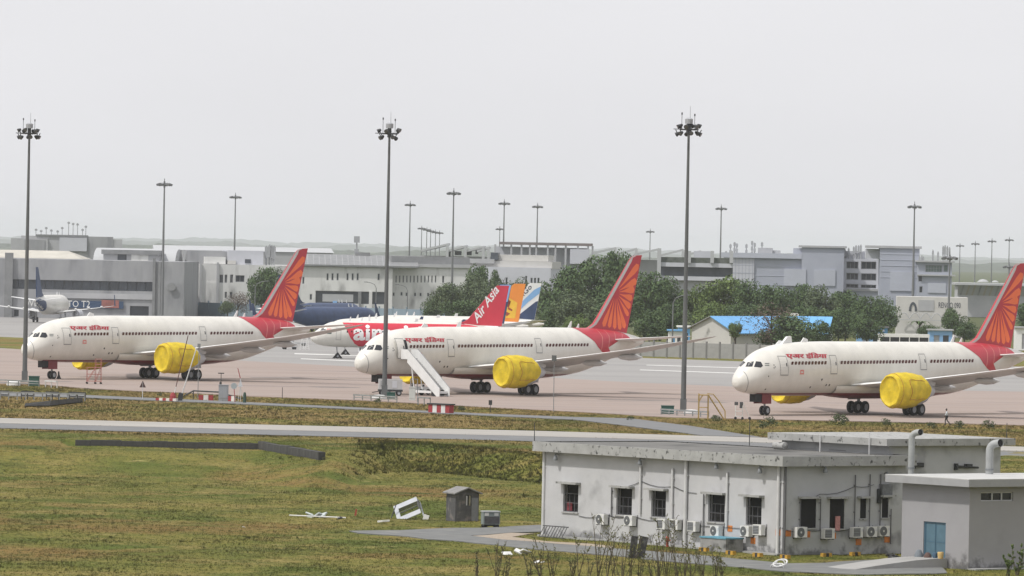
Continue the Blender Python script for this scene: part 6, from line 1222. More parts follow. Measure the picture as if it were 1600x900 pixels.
def cab(name, label, px, py, w_, d_, h, mat, rz=0, roofm=None):
    r = thing(name, label, 'cabinet', G(px, py), rz); MB().box(-w_ / 2, w_ / 2, -d_ / 2, d_ / 2, -.1, h).build('body', mat, r); MB().box(-w_ / 2 - .05, w_ / 2 + .05, -d_ / 2 - .05, d_ / 2 + .05, h, h + .1).build('lid', roofm or mat, r); MB().box(-w_ * .4, w_ * .4, -d_ / 2 - .03, -d_ / 2, h * .15, h * .85).build('door', mat, r); return r
cab('mast_cabinet', 'dark green cabinet beside the mast before the scaffold airliner', 53, 602, 1.45, .9, 1.2, green_b); cab('mast_cabinet', 'dark green cabinet beside the mast by the yellow steps', 1043, 646.5, 1.6, .9, .95, green_b); cab('mast_cabinet', 'low dark green cabinet beside the mast before the boarding stairs', 611, 622.5, 1.1, .9, .75, green_b)
cab('equipment_cabinet', 'pale green-white cabinet beside the boarding stairs tug', 644, 625.5, .85, .7, 1.7, M('pale_cabinet', (.48, .50, .47), .7, .08, 1)); cab('equipment_cabinet', 'grey louvred cabinet by the round sign', 349, 625.5, 1.25, .9, 1.95, M('grey_cabinet', (.26, .275, .30), .6, .1, 3, stretch=(6, 1, .2)))
ob('pole_sign_post', MB().tube((0, 0, -.2), (0, 0, 3.0), .06, .05, 6), galv, 'grey post standing by the pale cabinet and the tug', 'post', G(652, 628))
for i, (px, py, lab) in enumerate(((21, 601, 'white cover slab behind the guard rail of the first mast'), (592, 623, 'white cover slab behind the guard rail at the boarding stairs'), (1080, 646.5, 'white cover slab behind the guard rail by the yellow steps'))): ob('cover_slab', MB().lathe([(-.1, 1.0), (.35, .95), (.5, .7), (.55, .01)], 14, 'z'), M('cover_white_%d' % i, (.62, .62, .61), .6, .1, 1), lab, 'cover', G(px, py), 0, 'white cover slabs at the masts', True)
# red and white blocks
def barrier(label, a, b, h, n, th=.8, top=True, name='barrier_block', z=0.0):
    d = b - a; L_ = d.length; r = thing(name, label, 'barrier', a + Vector((0, 0, z)), math.atan2(d.y, d.x))
    for k in range(n): MB().box(L_ * k / n + .01, L_ * (k + 1) / n - .01, 0, th, -.1, h).build('block', rw_w if k % 2 else rw_r, r)
    if top: MB().box(-.15, L_ + .15, -.12, th + .1, h, h + .16).build('cap', black_metal, r)
barrier('red and white painted block with dark cap near the boarding stairs', G(669, 644), G(702, 645.5), .98, 5); barrier('low red and white kerb at the foot of the leaning poles', G(243, 625.5), G(275, 626.8), .32, 6, .4, False)
barrier('red and white barrier bar between leaning poles and grey cabinet', G(310, 624.5), G(333, 625), .62, 3, .25, False, 'barrier_bar'); barrier('red and white barrier end beside the round sign', G(356, 625.8), G(366, 626.3), .6, 2, .25, False, 'barrier_bar')
a, b, c, d = G(288, 623.5), G(302, 622.5), G(343, 624), G(377, 627); r = thing('service_pipe', 'dark overground pipe bridge running behind the grey cabinet', 'pipe', a); MB().path([Vector((0, 0, .45)), b - a + Vector((0, 0, 1.0)), c - a + Vector((0, 0, .95)), d - a + Vector((0, 0, .3))], .1, 6).build('pipe', rail_b, r); 
for q in (b, c): MB().tube(q - a + Vector((0, 0, -.2)), q - a + Vector((0, 0, .95)), .07, .07, 5).build('support', rail_b, r)
# leaning poles, signs
def pole_thing(name, label, cat, px0, py0, px1, py1, r_, mats, bands=1, extra=None, tilt=0.0):
    p = G(px0, py0); q = A(px1, py1, p.y + tilt) - p; t_ = thing(name, label, cat, p)
    for k in range(bands): MB().tube(q * (k / bands), q * ((k + 1) / bands), r_, r_, 6).build('pole_section' if bands > 1 else 'pole', mats[k % len(mats)], t_)
    if extra: extra(t_, q)
    return t_
dk_red = M('dark_red_pole', (.09, .035, .035), .7, .1, 1)
def foot(t_, q): MB().lathe([(-.1, .45), (.5, .4), (.9, .22), (.95, .01)], 10, 'z').build('foot', rw_r, t_)
pole_thing('leaning_pole', 'dark red leaning pole rising from the red and white kerb', 'pole', 270, 624.5, 294, 524, .06, [rw_w, dk_red, dk_red, dk_red, dk_red], 5, foot)
pole_thing('leaning_pole', 'white leaning pole crossing the yellow engine cover', 'pole', 281, 626, 307, 544, .08, [pvc], 1, lambda t_, q: MB().box(-.3, .3, -.3, .3, -.1, 1.0, T=Matrix.Rotation(.15, 4, 'Y')).build('hinge_base', black_metal, t_))
pole_thing('lamp_pole', 'thin grey pole with a small box in front of the first yellow engine', 'pole', 309, 622, 311, 537, .05, [galv], 1, lambda t_, q: MB().box(-.2, .2, -.2, .2, q.z * .93, q.z * 1.0, T=Matrix.Translation((q.x, q.y, 0))).build('junction_box', galv, t_))
pole_thing('lamp_pole', 'thin grey pole with a camera box behind the middle yellow engine', 'pole', 865, 643, 866, 557, .05, [galv], 1, lambda t_, q: MB().box(-.3, .3, -.3, .3, q.z * .92, q.z * 1.02, T=Matrix.Translation((q.x, q.y, 0))).build('camera_box', mast_m, t_))
def head_t(t_, q): MB().box(-.4, .4, -.08, .08, q.z - .08, q.z + .05, T=Matrix.Translation((q.x, q.y, 0))).build('cross_bar', rail_b, t_); MB().lathe([(-.3, .02), (-.2, .14), (.1, .16), (.2, .02)], 8, 'z', (q.x - .05, q.y, q.z * .62)).build('horn', rail_b, t_)
pole_thing('weather_mast', 'slim mast with dark cross bar above the grey louvred cabinet', 'mast', 345, 624, 345.5, 583, .045, [rail_b], 1, head_t)
def disc(t_, q): T = Matrix.Translation((q.x, q.y - .05, q.z)) @ Matrix.Diagonal((1, 1, 1.2, 1)); MB().lathe([(-.04, .01), (-.04, .40), (.04, .40), (.04, .01)], 20, 'y', (q.x, q.y - .05, q.z)).build('disc', M('sign_disc_grey', (.30, .33, .34), .6, .1, 2), t_)
pole_thing('round_sign', 'round grey sign on a red post beside the grey cabinet', 'sign', 367, 628, 365.5, 603, .05, [rw_r], 1, disc)
def tri(t_, q): MB().prism([(q.x - .42, q.z - .7), (q.x + .42, q.z - .7), (q.x, q.z + .2)], .06, 0, Matrix.Translation((0, q.y - .04, 0))).build('triangle', M('sign_dark_red', (.06, .03, .03), .7, .2, 3), t_)
pole_thing('warning_sign', 'dark triangular warning sign on a white post in the verge', 'sign', 222.5, 623, 223, 597, .05, [pvc], 1, tri)
def tri2(t_, q):
    MB().prism([(q.x - .3, q.z - 1.1), (q.x + .3, q.z - 1.1), (q.x + .05, q.z - .1)], .06, 0, Matrix.Translation((0, q.y - .04, 0))).build('triangle', nac_grey, t_); MB().tube(q, q + Vector((-.35, 0, 1.3)), .06, .05, 5).build('rod', rw_r, t_)
    for dx in (-.35, .5): MB().tube((dx, 0, -.1), q + Vector((0, 0, -1.0)), .035, .035, 5).build('leg', pvc, t_)
pole_thing('wind_frame', 'white tripod frame with grey triangle beside the round sign', 'frame', 376, 627, 375.5, 591, .04, [pvc], 1, tri2)
ob('green_bollard', MB().lathe([(-.1, .22), (1.0, .2), (1.3, .14), (1.35, .01)], 10, 'z'), M('bollard_green', (.03, .06, .045), .8, .1, 2), 'dark green bollard right of the tripod frame', 'bollard', G(382, 629), 0, None, True)
p = G(766, 644); ob('runway_marker', MB().tube((0, 0, -.1), (0, 0, .9), .04, .04, 5).box(-.22, .22, -.08, .08, .9, 1.5), black_metal, 'small black box marker on a thin stem before the middle airliner', 'marker', p)
for i, (px, py, ln, lab, z) in enumerate(((441, 622, 1.1, 'thin dark stake on the apron edge right of the green bollard', 0), (835, 689.5, 1.5, 'thin dark stake behind the roof corner of the service building', 0), (1171, 697.0, 2.2, 'thin dark stake behind the service building roof', 0), (1573, 690, 1.6, 'thin stake in the verge behind the upper roof end', 0))): ob('stake', MB().tube((0, 0, -.2), (0, 0, ln * 1.3), .05, .04, 5), black_metal, lab, 'stake', G(px, py, z))
# dark ditch mouth
r = thing('culvert', 'dark concrete culvert mouth below the black frame railings', 'culvert', G(45, 632)); 
q0, q1, q2 = G(38, 634.5) - G(45, 632), G(78, 634) - G(45, 632), G(128, 628) - G(45, 632)
MB().add([tuple(q0 + Vector((0, 0, .02))), tuple(q1 + Vector((0, 0, .02))), tuple(q2 + Vector((0, 0, .05))), tuple(q2 + Vector((0, 1.0, .55))), tuple(q1 + Vector((0, 1.0, .62))), tuple(q0 + Vector((0, 1.0, .3))), tuple(q0 + Vector((0, 2, -.2))), tuple(q2 + Vector((0, 2, -.2)))], [(0, 1, 4, 5), (1, 2, 3, 4), (5, 4, 3, 7, 6), (0, 5, 6), (2, 7, 3)]).build('headwall', old_c, r)

# ------------------------------------------------------------------ ground equipment
stair_w = M('stair_white', (.66, .66, .65), .5, .06, 1); stair_g = M('stair_grey', (.28, .29, .30), .6, .1, 1)
def place2(k, s, y):                      # a spot given beside aircraft k: station from the nose, metres to port
    X, Y, th = PL[k]; t = R(th); h = Vector((-math.cos(t), -math.sin(t), 0)); l = Vector((math.sin(t), -math.cos(t), 0)); return Vector((X, Y, 0)) + h * (28.39 - s) + l * y
p = place2(1, 6.55, 3.0); th = PL[1][2]
r = thing('boarding_stairs', 'white mobile boarding stairs rising to the open airliner door', 'boarding stairs', p, math.pi + R(th), None, VS)
top, run = 4.35, 6.6                      # local +y is away from the aircraft
MB().box(-.95, .95, .0, 1.3, top - .15, top).build('platform', stair_g, r)
for k in range(18):
    y0 = 1.3 + run * k / 18; MB().box(-.85, .85, y0, y0 + run / 18 + .05, top - (k + 1) * top / 18.5 - .04, top - (k + 1) * top / 18.5).build('step', stair_g, r)
for sd in (-1, 1):
    x_ = sd * .95; pts = [(1.3, top - .5), (1.3, top + 1.05), (1.3 + run, .95), (1.3 + run, -.0), (1.3 + run - .6, 0)]
    T = Matrix.Translation((x_ - .03, 0, 0)) @ Matrix.Rotation(math.pi / 2, 4, 'Z'); MB().prism(pts, .06, 0, Matrix(((0, 1, 0, x_ - .03), (1, 0, 0, 0), (0, 0, 1, 0), (0, 0, 0, 1)))).build('side_panel', stair_w, r)
    MB().box(x_ - .04, x_ + .04, 0, 1.3, top - .1, top + 1.05).build('platform_panel', stair_w, r)
    MB().path([(x_, 1.3, top + 1.12), (x_, 1.3 + run, 1.02)], .04, 6).build('handrail', strut, r)
    MB().tube((x_ * .8, 2.6, .4), (x_ * .8, 2.0, top - 1.0), .09, .09, 6).build('support_leg', stair_w, r)
MB().box(-.8, .8, 1.6, 7.6, .35, .6).build('chassis', stair_w, r)
for yy in (2.4, 6.6):
    for sd in (-1, 1): wt = MB().lathe([(-.14, .01), (-.14, .38), (.14, .38), (.14, .01)], 16, 'x', (sd * .8, yy, .38)).build('wheel', tyre, r, True)
a_, c_ = (0.35, .62), 0; bm = text_bm('A', .02); 
for v in bm.verts: v.co = Vector((-.98 - .02, .25 + .75 * v.co.x, top + .1 + .75 * v.co.z))
bm_obj('side_emblem', bm, redline, r)
def cart(name, label, cat, p, rz, body):
    r = thing(name, label, cat, p, rz, None, VS); body(r); return r
gpu_w = M('gpu_casing', (.42, .42, .42), .6, .08, .8)
def gpu(r):
    MB().box(-1.6, 1.6, -.75, .75, .75, 1.95).build('casing', gpu_w, r); MB().box(-1.65, 1.65, -.8, .8, .5, .75).build('chassis', black_metal, r); MB().box(.2, .85, -.78, -.74, .95, 1.75).build('access_door', nac_grey, r); MB().box(-1.4, -.6, -.78, -.74, 1.1, 1.75).build('louvre', stair_g, r)
    for xx in (-1.15, 1.15):
        for sd in (-1, 1): wheel_parts(r, xx, sd * .65, .36, .36, .22)
    MB().tube((-1.6, 0, .5), (-2.5, 0, .35), .05).build('tow_bar', black_metal, r)
pp = G(609, 619); cart('ground_power_unit', 'grey boxed ground power cart under the nose of the airliner with stairs', 'power cart', pp + Vector((0, 2.5, 0)), R(6), gpu)
def tug(r):
    MB().box(-1.5, 1.5, -.7, .7, .38, .95).build('body', stair_w, r); MB().box(-1.48, -.45, -.66, .66, 1.78, 1.86).build('roof', stair_g, r)
    for xx in (-1.42, -.5):
        for sd in (-1, 1): MB().box(xx - .04, xx + .04, sd * .62 - .04, sd * .62 + .04, .95, 1.8).build('roof_post', stair_w, r)
    MB().box(-1.3, -.9, -.5, .5, .95, 1.35).build('seat', black_metal, r); MB().box(-.55, -.48, -.6, .6, .95, 1.7).build('windscreen', dark_glass, r); MB().box(.2, .5, -.2, .1, .95, 1.2).build('bonnet_vent', black_metal, r)
    for xx in (-1.0, 1.0):
        for sd in (-1, 1): wheel_parts(r, xx, sd * .68, .34, .34, .22)
pp = G(657, 617); cart('tow_tug', 'small white tow tug with canopy behind the boarding stairs', 'tug', pp + Vector((0, 2, 0)), R(3), tug)
# red wheeled scaffold at the first airliner
pk = M('faded_red_tube', (.34, .13, .11), .7, .1, 1); p = G(146, 600); r = thing('wheeled_scaffold', 'faded red wheeled scaffold steps beside the airliner belly', 'scaffold', p, R(10), None, VS)
for x_ in (-.95, .25, 1.05):
    for y_ in (-.6, .6): MB().tube((x_, y_, .15), (x_, y_, 3.1 if x_ > 0 else 2.0), .035, .035, 5).build('upright', pk, r)
for z_ in (.35, 1.2, 2.0, 2.4, 3.05):
    for y_ in (-.6, .6): MB().tube((-.95 if z_ < 2.1 else .25, y_, z_), (1.05, y_, z_), .03, .03, 5).build('rail', pk, r)
    MB().tube((1.05, -.6, z_), (1.05, .6, z_), .03, .03, 5).build('rail', pk, r)
MB().box(.2, 1.1, -.62, .62, 2.0, 2.06).build('platform', pk, r)
for k in range(6): MB().box(-1.0 + k * .2, -.82 + k * .2, -.55, .55, .32 + k * .28, .36 + k * .28).build('step', pk, r)
for y_ in (-.6, .6): MB().tube((-.95, y_, .3), (.25, y_, 2.0), .035, .035, 5).tube((.25, y_, .3), (1.05, y_, 2.0), .03, .03, 5).build('brace', pk, r)
for x_ in (-.95, .25, 1.05):
    for y_ in (-.6, .6): MB().lathe([(-.04, .01), (-.04, .12), (.04, .12), (.04, .01)], 10, 'y', (x_, y_, .12)).build('castor', tyre, r)
p = G(91.5, 592); ob('wheel_chock_set', MB().prism([(-.35, 0), (.35, 0), (.12, .55), (.05, 1.1), (-.1, 1.1), (-.15, .5)], .5), black_metal, 'black chock and pin stand right of the first nose wheels', 'chock', p, 0)
# yellow maintenance steps
ym = M('yellow_frame', (.34, .23, .06), .7, .12, 1); p = G(1106, 656); r = thing('maintenance_steps', 'tall yellow maintenance steps with handrail beside the mast', 'steps', p, R(4), None, VS)
for x_ in (-1.15, .0):
    for y_ in (-.45, .45): MB().tube((x_, y_, 0), (x_, y_, 2.75 if x_ < 0 else 2.6), .045, .045, 5).build('upright', ym, r)
MB().box(-1.2, .1, -.5, .5, 2.55, 2.65).build('platform', ym, r)
for y_ in (-.45, .45):
    MB().tube((0, y_, 2.6), (2.0, y_, .05), .045, .045, 5).build('stringer', ym, r); MB().path([(-.1, y_, 2.75), (.6, y_, 2.7), (1.3, y_, 2.0), (2.1, y_, .95), (2.15, y_, .1)], .035, 5).build('handrail', ym, r); MB().tube((-1.15, y_, 1.9), (-.7, y_, 2.55), .035, .035, 5).build('brace', ym, r); MB().tube((-1.15, y_, 1.3), (0, y_, 1.3), .035, .035, 5).build('brace', ym, r)
for k in range(9): MB().box(.15 + k * .2, .36 + k * .2, -.42, .42, 2.3 - k * .25, 2.34 - k * .25).build('step', ym, r)
# white trolley stand
p = G(1158, 655.5); r = thing('tool_trolley', 'white wheeled tool stand with grey boxes before the airliner nose wheel', 'trolley', p, R(0), None, VS); tw = M('trolley_white', (.55, .56, .55), .6, .1, 2)
for x_ in (-.7, .15):
    for y_ in (-.35, .35): MB().tube((x_, y_, .15), (x_, y_, 1.5), .035, .035, 5).build('upright', tw, r)
MB().box(-.75, .2, -.4, .4, .3, .36).build('shelf', tw, r); MB().box(-.75, .2, -.4, .4, .85, .9).build('shelf', tw, r); MB().box(-.2, .2, -.35, .3, 1.2, 1.85).build('grey_box', scrap_d, r); MB().box(-.85, -.4, -.3, .2, 1.5, 1.85).build('grey_box', rust_i, r)
for y_ in (-.35, .35): MB().tube((.2, y_, 1.8), (1.05, y_, .2), .03, .03, 5).build('brace', tw, r)
for x_, y_ in ((-.7, -.35), (.15, -.35), (1.05, -.35), (-.7, .35), (1.05, .35)): MB().lathe([(-.05, .01), (-.05, .16), (.05, .16), (.05, .01)], 10, 'y', (x_, y_, .14)).build('castor', tyre, r)
# far apron clutter behind the first tail
for px, py, lab in ((452, 546, 'small grey dolly behind the first airliner tail cone'), (467, 540, 'low baggage dolly below the first airliner tailplane')):
    cart('baggage_dolly', lab, 'dolly', G(px, py), R(20), lambda r: (MB().box(-1.4, 1.4, -.7, .7, .4, .5).build('deck', stair_g, r), MB().box(-1.4, -1.3, -.7, .7, .5, 1.3).build('end_frame', stair_g, r), [MB().lathe([(-.08, .01), (-.08, .25), (.08, .25), (.08, .01)], 10, 'y', (x_, y_, .25)).build('wheel', tyre, r) for x_ in (-1, 1) for y_ in (-.6, .6)]))
for px, py, lab in ((476, 547, 'white step ladder before the red flanked airliner nose, taller one'),):
    r = thing('step_ladder', lab, 'ladder', G(px, py), 0, None, VS)
    for dx in (-.5, .5): MB().tube((dx - .4, 0, 0), (dx, 0, 2.2), .06, .06, 5).tube((dx + .4, 0, 0), (dx, 0, 2.2), .06, .06, 5).build('leg', stair_w, r)
    for k in range(6): MB().box(-.7 + .06 * k, .7, -.05, .05, .3 + .33 * k, .36 + .33 * k).build('rung', stair_w, r)

# ------------------------------------------------------------------ walking person
def skin(name, verts, edges, radii, mat, parent, root=0, sub=2):
    me = bpy.data.meshes.new(name); me.from_pydata(verts, edges, []); me.materials.append(mat); o_ = obj(name, me, parent)
    bmq = bmesh.new(); bmq.from_mesh(me); ly = bmq.verts.layers.skin.verify()
    for v, r_ in zip(bmq.verts, radii): v[ly].radius = (r_, r_) if not isinstance(r_, tuple) else r_; v[ly].use_root = (v.index == root)
    bmq.to_mesh(me); bmq.free()
    o_.modifiers.new('skin', 'SKIN').use_smooth_shade = True; s_ = o_.modifiers.new('sub', 'SUBSURF'); s_.levels = 1; s_.render_levels = sub
    return o_
skin_m = M('skin_brown', (.10, .05, .03), .6, .08, 6); hair_m = M('hair_black', (.008, .007, .007), .8, .1, 8); shirt_m = M('shirt_pale_blue', (.50, .54, .58), .9, .06, 5); trou_m = M('trousers_black', (.015, .016, .02), .9, .1, 5); shoe_m = M('shoe_black', (.01, .01, .01), .6, 0)
p = G(1479, 664.5); r = thing('person', 'person in pale shirt and dark trousers walking along the apron edge', 'person', p, 0, None, VS)
# walking towards the left of the picture: -x forward
J = dict(pel=(0, 0, .92), sp=(0, 0, 1.1), ch=(-.02, 0, 1.32), nk=(-.02, 0, 1.48), hd=(-.05, 0, 1.58), ht=(-.04, 0, 1.70),
         hl=(0, .1, .9), kl=(-.16, .1, .5), al=(-.12, .1, .08), tl=(-.30, .1, .04), hr=(0, -.1, .9), kr=(.06, -.1, .48), ar=(.40, -.1, .20), tr=(.36, -.1, .03),
         sl=(-.02, .18, 1.40), el=(.14, .24, 1.16), wl=(.10, .25, .92), sr=(-.02, -.18, 1.40), er=(-.10, -.26, 1.16), wr=(-.26, -.24, 1.0))
nm = list(J); ix = {n_: i for i, n_ in enumerate(nm)}; V = [J[n_] for n_ in nm]
E_ = [('pel', 'sp'), ('sp', 'ch'), ('ch', 'nk'), ('nk', 'hd'), ('hd', 'ht'), ('pel', 'hl'), ('hl', 'kl'), ('kl', 'al'), ('al', 'tl'), ('pel', 'hr'), ('hr', 'kr'), ('kr', 'ar'), ('ar', 'tr'), ('ch', 'sl'), ('sl', 'el'), ('el', 'wl'), ('ch', 'sr'), ('sr', 'er'), ('er', 'wr')]
rad_ = dict(pel=.125, sp=.115, ch=.13, nk=.055, hd=.09, ht=.075, hl=.085, kl=.058, al=.042, tl=.035, hr=.085, kr=.058, ar=.042, tr=.035, sl=.06, el=.042, wl=.03, sr=.06, er=.042, wr=.03)
E2 = [(ix[a], ix[b]) for a, b in E_]; RD = [rad_[n_] for n_ in nm]
for sfx, s_ in (('wl', 1), ('wr', -1)):
    w0 = Vector(J[sfx]); pi_ = len(V); V.append(tuple(w0 + Vector((-.01, 0, -.07)))); RD.append(.03); E2.append((ix[sfx], pi_))
    for k in range(5):
        dx = (-.035 + .0175 * k); ln = (.055, .085, .095, .088, .07)[k]; a_ = len(V); V.append(tuple(w0 + Vector((dx * (1.6 if k == 0 else 1), s_ * .006, -.10 - (0 if k else -.03))))); RD.append(.0095); E2.append((pi_, a_)); V.append(tuple(w0 + Vector((dx * 1.5 - .01, s_ * -.004, -.10 - ln)))); RD.append(.008); E2.append((a_, a_ + 1))
skin('body', V, E2, RD, skin_m, r)
def sub(names, edges, grow, nm_, mat, over={}):
    V_ = [over.get(n_, J[n_]) for n_ in names]; skin(nm_, V_, [(names.index(a), names.index(b)) for a, b in edges], [rad_[n_] * grow + .012 for n_ in names], mat, r)
sub(['pel', 'sp', 'ch', 'sl', 'el', 'wl', 'sr', 'er', 'wr'], [('pel', 'sp'), ('sp', 'ch'), ('ch', 'sl'), ('sl', 'el'), ('el', 'wl'), ('ch', 'sr'), ('sr', 'er'), ('er', 'wr')], 1.14, 'shirt', shirt_m, {'wl': (.11, .25, .97), 'wr': (-.23, -.245, 1.04), 'pel': (.0, 0, .88)})
sub(['pel', 'hl', 'kl', 'al', 'hr', 'kr', 'ar'], [('pel', 'hl'), ('hl', 'kl'), ('kl', 'al'), ('pel', 'hr'), ('hr', 'kr'), ('kr', 'ar')], 1.1, 'trousers', trou_m)
MB().lathe([(-.06, .085), (.0, .105), (.07, .09), (.11, .05), (.12, .01)], 12, 'z', (-.03, 0, 1.645)).build('hair', hair_m, r, True)
for n_, a_ in (('al', 'tl'), ('ar', 'tr')): MB().tube(Vector(J[n_]) + Vector((.05, 0, -.02)), J[a_], .055, .045, 8).build('shoe', shoe_m, r, True)
MB().lathe([(-.025, .005), (.0, .018), (.02, .004)], 6, 'x', (-.145, 0, 1.59)).build('nose', skin_m, r)

# ------------------------------------------------------------------ trees
def leaf_mat(name, c, c2):
    m = bpy.data.materials.new(name); m.use_nodes = True; t = m.node_tree; b = t.nodes['Principled BSDF']; b.inputs['Roughness'].default_value = .8; b.inputs['Specular IOR Level'].default_value = .2
    g = t.nodes.new('ShaderNodeNewGeometry'); tc = t.nodes.new('ShaderNodeTexCoord'); n = t.nodes.new('ShaderNodeTexNoise'); n.inputs['Scale'].default_value = 3.2; n.inputs['Detail'].default_value = 3
    ad = t.nodes.new('ShaderNodeMath'); ad.operation = 'MULTIPLY_ADD'; ad.inputs[1].default_value = .55; L = t.links.new
    L(tc.outputs['Object'], n.inputs['Vector']); L(g.outputs['Random Per Island'], ad.inputs[0]); L(n.outputs[0], ad.inputs[2])
    r_ = t.nodes.new('ShaderNodeMapRange'); r_.inputs[1].default_value = .35; r_.inputs[2].default_value = 1.1; L(ad.outputs[0], r_.inputs[0])
    mi = t.nodes.new('ShaderNodeMix'); mi.data_type = 'RGBA'; mi.inputs[6].default_value = (*c, 1); mi.inputs[7].default_value = (*c2, 1); L(r_.outputs[0], mi.inputs[0]); L(mi.outputs[2], b.inputs['Base Color']); return m
leaf_d = leaf_mat('dark_foliage', (.036, .064, .030), (.105, .155, .062)); leaf_l = leaf_mat('light_foliage', (.058, .096, .030), (.16, .215, .068)); leaf_g = leaf_mat('grey_green_foliage', (.050, .074, .042), (.13, .165, .086)); leaf_b = leaf_mat('brown_twiggy_foliage', (.075, .058, .045), (.15, .115, .09))
bark = M('bark', (.07, .055, .045), .95, .25, 2)
def crown_mesh(seed, n, lf, spread=1.0, gaps=.0):
    # unit crown: radius about 1, height -0.8..1
    rg = np.random.RandomState(seed); nc = 26
    d = rg.normal(size=(nc, 3)); d /= np.linalg.norm(d, axis=1)[:, None]; rad = rg.uniform(.35, .80, nc) ** .8; cen = d * rad[:, None]; cen[:, 2] = cen[:, 2] * .85 + .05; cr = rg.uniform(.22, .40, nc)
    k = rg.randint(0, nc, n); q = rg.normal(size=(n, 3)); q /= np.linalg.norm(q, axis=1)[:, None]; rr = rg.uniform(.55, 1.05, n) ** .6
    P = cen[k] + q * (cr[k] * rr * spread)[:, None]; P[:, 2] = np.maximum(P[:, 2], -.78)
    nn = q + rg.normal(size=(n, 3)) * .7 + np.array([0, 0, .25]); nn /= np.linalg.norm(nn, axis=1)[:, None]
    a = np.cross(nn, rg.normal(size=(n, 3))); a /= np.linalg.norm(a, axis=1)[:, None]; b = np.cross(nn, a); s_ = rg.uniform(.6, 1.3, n)[:, None] * lf
    V = np.stack([P - a * s_, P + b * s_ * .6, P + a * s_, P - b * s_ * .6], 1).reshape(-1, 3)
    return V, n
def quads_mesh(name, V, n, mat):
    me = bpy.data.meshes.new(name); me.vertices.add(len(V)); me.vertices.foreach_set('co', V.astype(np.float32).ravel()); me.loops.add(n * 4); me.loops.foreach_set('vertex_index', np.arange(n * 4, dtype=np.int32)); me.polygons.add(n); me.polygons.foreach_set('loop_start', np.arange(0, n * 4, 4, dtype=np.int32)); me.polygons.foreach_set('loop_total', np.full(n, 4, dtype=np.int32)); me.update(); me.validate(); me.materials.append(mat); return me
CR = {}
for key, mat, n_, lf in (('d', leaf_d, 5200, .055), ('l', leaf_l, 5200, .055), ('g', leaf_g, 4600, .052), ('b', leaf_b, 2200, .040)):
    for v_ in range(3): V, n_k = crown_mesh(hash(key) % 7 + ord(key) + 31 * v_, n_, lf, 1.15 if key != 'b' else 1.5); CR[key, v_] = quads_mesh('crown', V, n_k, mat)
def trunk_mesh(seed):
    rr = random.Random(seed); mb = MB(); top = Vector((rr.uniform(-.06, .06), rr.uniform(-.06, .06), 1.0)); mb.tube((0, 0, -.05), top * .55, .055, .04, 8); mb.tube(top * .55, top * 1.15, .04, .02, 7)
    for k in range(7): a = rr.uniform(0, 6.28); s_ = top * rr.uniform(.45, .9); e_ = s_ + Vector((math.cos(a) * rr.uniform(.25, .5), math.sin(a) * rr.uniform(.25, .5), rr.uniform(.25, .6))); m_ = (s_ + e_) / 2 + Vector((0, 0, .05)); mb.tube(s_, m_, .024, .017, 5); mb.tube(m_, e_, .017, .007, 5)
    return mb.mesh('trunk', bark, True)
TRK = [trunk_mesh(i) for i in range(3)]
_tc = [0]
def tree(label, px, D, ytop, wpx, kind, group, v=None, bare=False, hmin=.25):
    z = A(px, ytop, D).z; wd = wpx * D / FPX; i = _tc[0]; _tc[0] += 1; v = i % 3 if v is None else v
    r = thing('tree', label, 'tree', (XD(px, D, ytop), D, 0), random.uniform(0, 6.28), group)
    hc = z * (1 - hmin) / 1.85; zc = z - hc * 1.0
    c = obj('crown', CR[kind, v], r, (0, 0, zc)); c.scale = (wd / 2, wd / 2, hc)
    t = obj('trunk', TRK[v], r, (0, 0, 0)); t.scale = (max(4, wd * .42),) * 2 + (zc + hc * .1,)
    return r
grpA = 'grey-green trees behind the parked tails'; 
for px, D, yt, w_, k, lab in ((697, 1420, 436, 62, 'g', 'rounded grey-green tree at the corner of the white wing'), (735, 1450, 425, 60, 'g', 'grey-green tree behind the red tail'), (745, 1470, 408, 42, 'd', 'tall dark tree top rising before the curved parapet'), (777, 1460, 416, 32, 'd', 'narrow dark tree between parapet and orange tail'), (765, 1400, 436, 70, 'g', 'wide grey-green tree right behind the red lettered tail'), (806, 1430, 433, 62, 'g', 'olive tree behind the orange tail'), (850, 1440, 445, 50, 'g', 'olive tree behind the navy tail'), (675, 1440, 460, 36, 'd', 'low dark tree left end of the grey-green row'), (720, 1380, 465, 70, 'd', 'low dark bush tree below the grey-green row')): tree(lab, px, D, yt, w_, k, grpA)
grpB = 'dark trees around the middle sun tail'
for px, D, yt, w_, k, lab in ((878, 1340, 409, 88, 'd', 'broad dark tree left of the middle sun tail'), (925, 1360, 400, 96, 'd', 'tall dark tree directly behind the middle sun tail'), (969, 1380, 384, 66, 'd', 'highest dark tree with pointed top above the middle sun tail'), (1008, 1350, 418, 80, 'd', 'dark tree right behind the middle sun tail edge'), (1045, 1380, 432, 70, 'd', 'dark tree below the terrace building'), (900, 1290, 452, 80, 'g', 'lower grey-green tree left of the middle sun tail'), (955, 1300, 450, 90, 'd', 'lower dark tree hidden by the middle sun tail'), (1016, 1235, 484, 62, 'd', 'rounded small tree right of the middle sun tail foot'), (905, 1230, 488, 56, 'l', 'small light bush at the foot of the middle sun tail'), (1050, 1320, 470, 60, 'd', 'small dark tree left of the blue kiosk'), (862, 1300, 470, 44, 'd', 'low dark tree beside the navy tail')): tree(lab, px, D, yt, w_, k, grpB)
grpC = 'trees before the blue-grey blocks'
